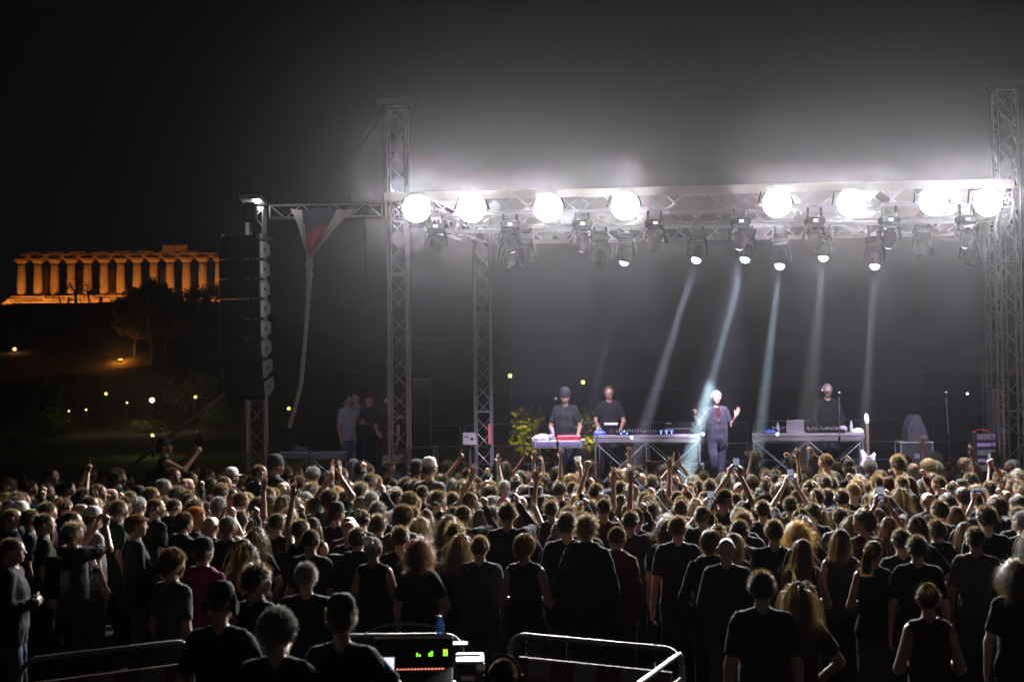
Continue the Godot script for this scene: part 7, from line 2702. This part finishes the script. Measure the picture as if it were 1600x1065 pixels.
func build_mixing_position():
	# striped barriers that fence the desk off
	var im := Image.create(256, 32, false, Image.FORMAT_RGB8)
	for x in 256:
		for y in 32:
			im.set_pixel(x, y, Color(0.62, 0.6, 0.56) if int(x + y * 0.9) % 64 < 32 else Color(0.42, 0.06, 0.05))
	var stripes := mat("red and white striped board", Color(0.35, 0.35, 0.35), 0.6)
	stripes.albedo_texture = ImageTexture.create_from_image(im)
	stripes.uv1_triplanar = true
	stripes.uv1_scale = Vector3(0.7, 0.7, 0.7)
	var a := on_height(797, 990, 1.1)
	var b := on_height(1065, 1015, 1.1)
	var c := on_height(985, 1078, 1.1)
	for q in [[a, b, "barrier with red and white striped board fencing off the mixing desk"], [b + Vector3(0.0, 0, 0.06), c, "barrier turned back towards the mixing desk with a gleaming top rail"]]:
		barrier(q[2], Vector3(q[0].x, 0, q[0].z), Vector3(q[1].x, 0, q[1].z), 1.1, M.steel_dark, 0, stripes, "barriers around the mixing desk")
	var d := on_height(560, 993, 1.1)
	var e := on_height(722, 992, 1.1)
	barrier("barrier with rounded corner right behind the mixing desk", Vector3(d.x - 0.4, 0, d.z), Vector3(e.x, 0, e.z), 1.1, M.steel_dark, 0, stripes, "barriers around the mixing desk")
	var f := on_height(30, 1032, 1.1)
	var g := on_height(300, 1000, 1.1)
	barrier("long dim barrier fencing the left side of the mixing area", Vector3(f.x, 0, f.z), Vector3(g.x, 0, g.z), 1.1, M.steel_dark, 0, stripes, "barriers around the mixing desk")
	# desk
	var dz := -8.55
	var dx := P(655, 1040, 8.55).x
	var top_y := on_height(655, 1024, 1.0).y
	var desk := thing("mixing_desk", "mixing console with green level meters in an open road case", "mixing desk", Vector3(dx, 0, dz), 0.03)
	var hh := 1.0
	part(desk, "case_base", cbox(0.66, 0.22, 0.75, 0.012), M.case, Vector3(0.05, hh - 0.11, 0))
	for sx in [-1, 1]:
		for sz in [-1, 1]:
			rod(desk, "leg", Vector3(0.05 + sx * 0.28, 0, sz * 0.3), Vector3(0.05 + sx * 0.28, hh - 0.22, sz * 0.3), 0.025, M.steel_dark)
	part(desk, "control_surface", cbox(0.48, 0.04, 0.5, 0.008), M.plastic, Vector3(-0.04, hh + 0.05, 0.08), Vector3(0.22, 0, 0))
	part(desk, "meter_bridge", cbox(0.48, 0.24, 0.06, 0.01), M.plastic, Vector3(-0.04, hh + 0.16, -0.24), Vector3(-0.25, 0, 0))
	part(desk, "bridge_edge", cbox(0.49, 0.012, 0.07, 0.003), M.case_edge, Vector3(-0.04, hh + 0.285, -0.265), Vector3(-0.25, 0, 0))
	var green := glow("green meter light", Color(0.25, 1.0, 0.05), 3.0)
	var orange := glow("orange meter light", Color(1.0, 0.35, 0.04), 3.0)
	var bars := [[0.0, 2], [0.016, 1], [0.075, 2], [0.09, 3], [0.165, 4], [0.18, 4]]
	for q in bars:
		for k in int(q[1]):
			part(desk, "meter_light", cbox(0.009, 0.008, 0.004, 0.001), orange if k == 3 else green, Vector3(-0.02 + q[0], hh + 0.185 + k * 0.010, -0.21 - k * 0.0025), Vector3(-0.25, 0, 0))
	for k in 18:
		part(desk, "button_light", cbox(0.014, 0.006, 0.01, 0.001), glow("button light", Color(1.0, 0.3, 0.22), 1.6), Vector3(-0.22 + k * 0.021, hh + 0.118, -0.13), Vector3(0.22, 0, 0))
	for k in 16:
		part(desk, "fader", cbox(0.012, 0.012, 0.022, 0.002), M.steel, Vector3(-0.25 + k * 0.028, hh + 0.075 - 0.02 * (k % 3) * 0.2, 0.12 + 0.03 * sin(k * 1.7)), Vector3(0.22, 0, 0))
	# end of the case lit by the stage
	part(desk, "case_side", cbox(0.16, 0.34, 0.24, 0.01), M.case, Vector3(0.30, hh + 0.06, 0.23))
	part(desk, "case_lid_rim", cbox(0.16, 0.014, 0.24, 0.004), M.case, Vector3(0.30, hh + 0.236, 0.23))
	for q in [[Vector3(0.16, 0.018, 0.018), Vector3(0.30, hh + 0.246, 0.345)], [Vector3(0.018, 0.018, 0.24), Vector3(0.375, hh + 0.246, 0.23)], [Vector3(0.16, 0.018, 0.03), Vector3(0.30, hh + 0.246, 0.12)]]:
		part(desk, "edge_profile", cbox(q[0].x, q[0].y, q[0].z, 0.005), M.case_edge, q[1])
	for k in 3:
		part(desk, "metal_corner", cbox(0.05, 0.05, 0.03, 0.012), M.case_edge, Vector3(0.365, hh + 0.22 - k * 0.13, 0.345))
		part(desk, "case_latch", cbox(0.08, 0.03, 0.02, 0.006), M.case_edge, Vector3(0.29, hh + 0.16 - k * 0.1, 0.357))
	var scr := thing("tablet", "small white lit tablet at the left end of the mixing desk", "tablet", Vector3(dx - 0.22, hh + 0.17, dz + 0.06), 0.0)
	part(scr, "case_body", cbox(0.17, 0.13, 0.012, 0.004), M.plastic, Vector3.ZERO, Vector3(-0.35, 0, 0))
	part(scr, "screen", cbox(0.15, 0.11, 0.002, 0.0005), glow("tablet screen", Color(0.75, 0.8, 1.0), 1.2), Vector3(0, 0.003, 0.007), Vector3(-0.35, 0, 0))
	part(scr, "prop", cbox(0.1, 0.02, 0.08, 0.004), M.plastic, Vector3(0, -0.066, -0.02))
	var bl := mat("blue bottle plastic", Color(0.12, 0.4, 0.9), 0.12)
	bl.transparency = BaseMaterial3D.TRANSPARENCY_ALPHA
	bl.albedo_color.a = 0.55
	bottle("blue plastic water bottle standing on the mixing desk", Vector3(dx + 0.11, hh + 0.238, dz - 0.33), 0.17, bl, M.blue, "")
	var shelf := part(desk, "bottle_shelf", cbox(0.3, 0.012, 0.1, 0.003), M.case, Vector3(0.14, hh + 0.23, -0.33))
	shelf.name = "bottle_shelf"
	var hood := start(true)
	for k in 12:
		var a0 := PI * k / 12.0
		var a1 := PI * (k + 1) / 12.0
		quad(hood, Vector3(cos(a0) * 0.26, sin(a0) * 0.08, -0.08), Vector3(cos(a1) * 0.26, sin(a1) * 0.08, -0.08), Vector3(cos(a1) * 0.26, sin(a1) * 0.08, 0.02), Vector3(cos(a0) * 0.26, sin(a0) * 0.08, 0.02), Vector3(cos(a0), sin(a0), 0))
	part(desk, "dust_hood", flat_done(hood), M.soot, Vector3(-0.1, hh + 0.28, -0.3))
	# crew
	var seat_kit := make_body({"sit": true, "right": "reach", "left": "rest", "look": Vector2(0.1, 0), "cell": 0.018, "head_cell": 0.008})
	var sit_b := make_body({"sit": true, "right": "rest", "left": "rest", "look": Vector2(-0.1, -0.15), "cell": 0.018, "head_cell": 0.008, "girth": 1.06})
	sitter("sound engineer in black with a cap reaching over the mixing desk", 533, 937, 7.9, seat_kit, 1, 0, "short", "dark", true, false)
	sitter("crew member with curly fair hair sitting at the mixing desk", 432, 957, 7.6, sit_b, 2, 0, "afro", "grey", false, false)
	sitter("crew member wearing headphones low in front of the striped barrier", 786, 1030, 7.5, sit_b, 0, 0, "buzz", "dark", false, true)
	sitter("crew member in black with headphones over a cap behind the left barrier", 344, 917, 8.6, sit_b, 1, 0, "buzz", "dark", true, true)
	var led := thing("work_light", "tiny blue white clip light beside the engineer's head", "work light", P(511, 970, 8.6))
	part(led, "lamp_head", ball(0.011, 10), glow("clip light", Color(0.45, 0.5, 1.0), 10.0))
	rod(led, "gooseneck", Vector3(0, 0, 0), Vector3(-0.05, -0.35, -0.05), 0.005, M.plastic, 6)

func sitter(label: String, u: float, v: float, d: float, kit: Dictionary, skin: int, top: int, hair: String, col: String, cap: bool, phones: bool):
	var crown := P(u, v, d)
	var base := crown.y - 1.735            # the seat carries the figure at this height above the field
	var t := person(label, Vector3(crown.x, base, crown.z), 0.0 if u < 700 else 0.15, 1.72, kit, skin, top, 0, hair, col, "cap" if cap else "", M.cap_black if cap else null, "crew at the mixing desk")
	if phones:
		headphones(t, kit.head)
	var seat_h := base + 0.95 - 0.1
	stool("tall black stool under the %s" % label.get_slice(" ", 0) + " " + label.get_slice(" ", 1) + " " + " ".join(label.split(" ").slice(2, 7)), Vector3(crown.x, 0, crown.z), seat_h)
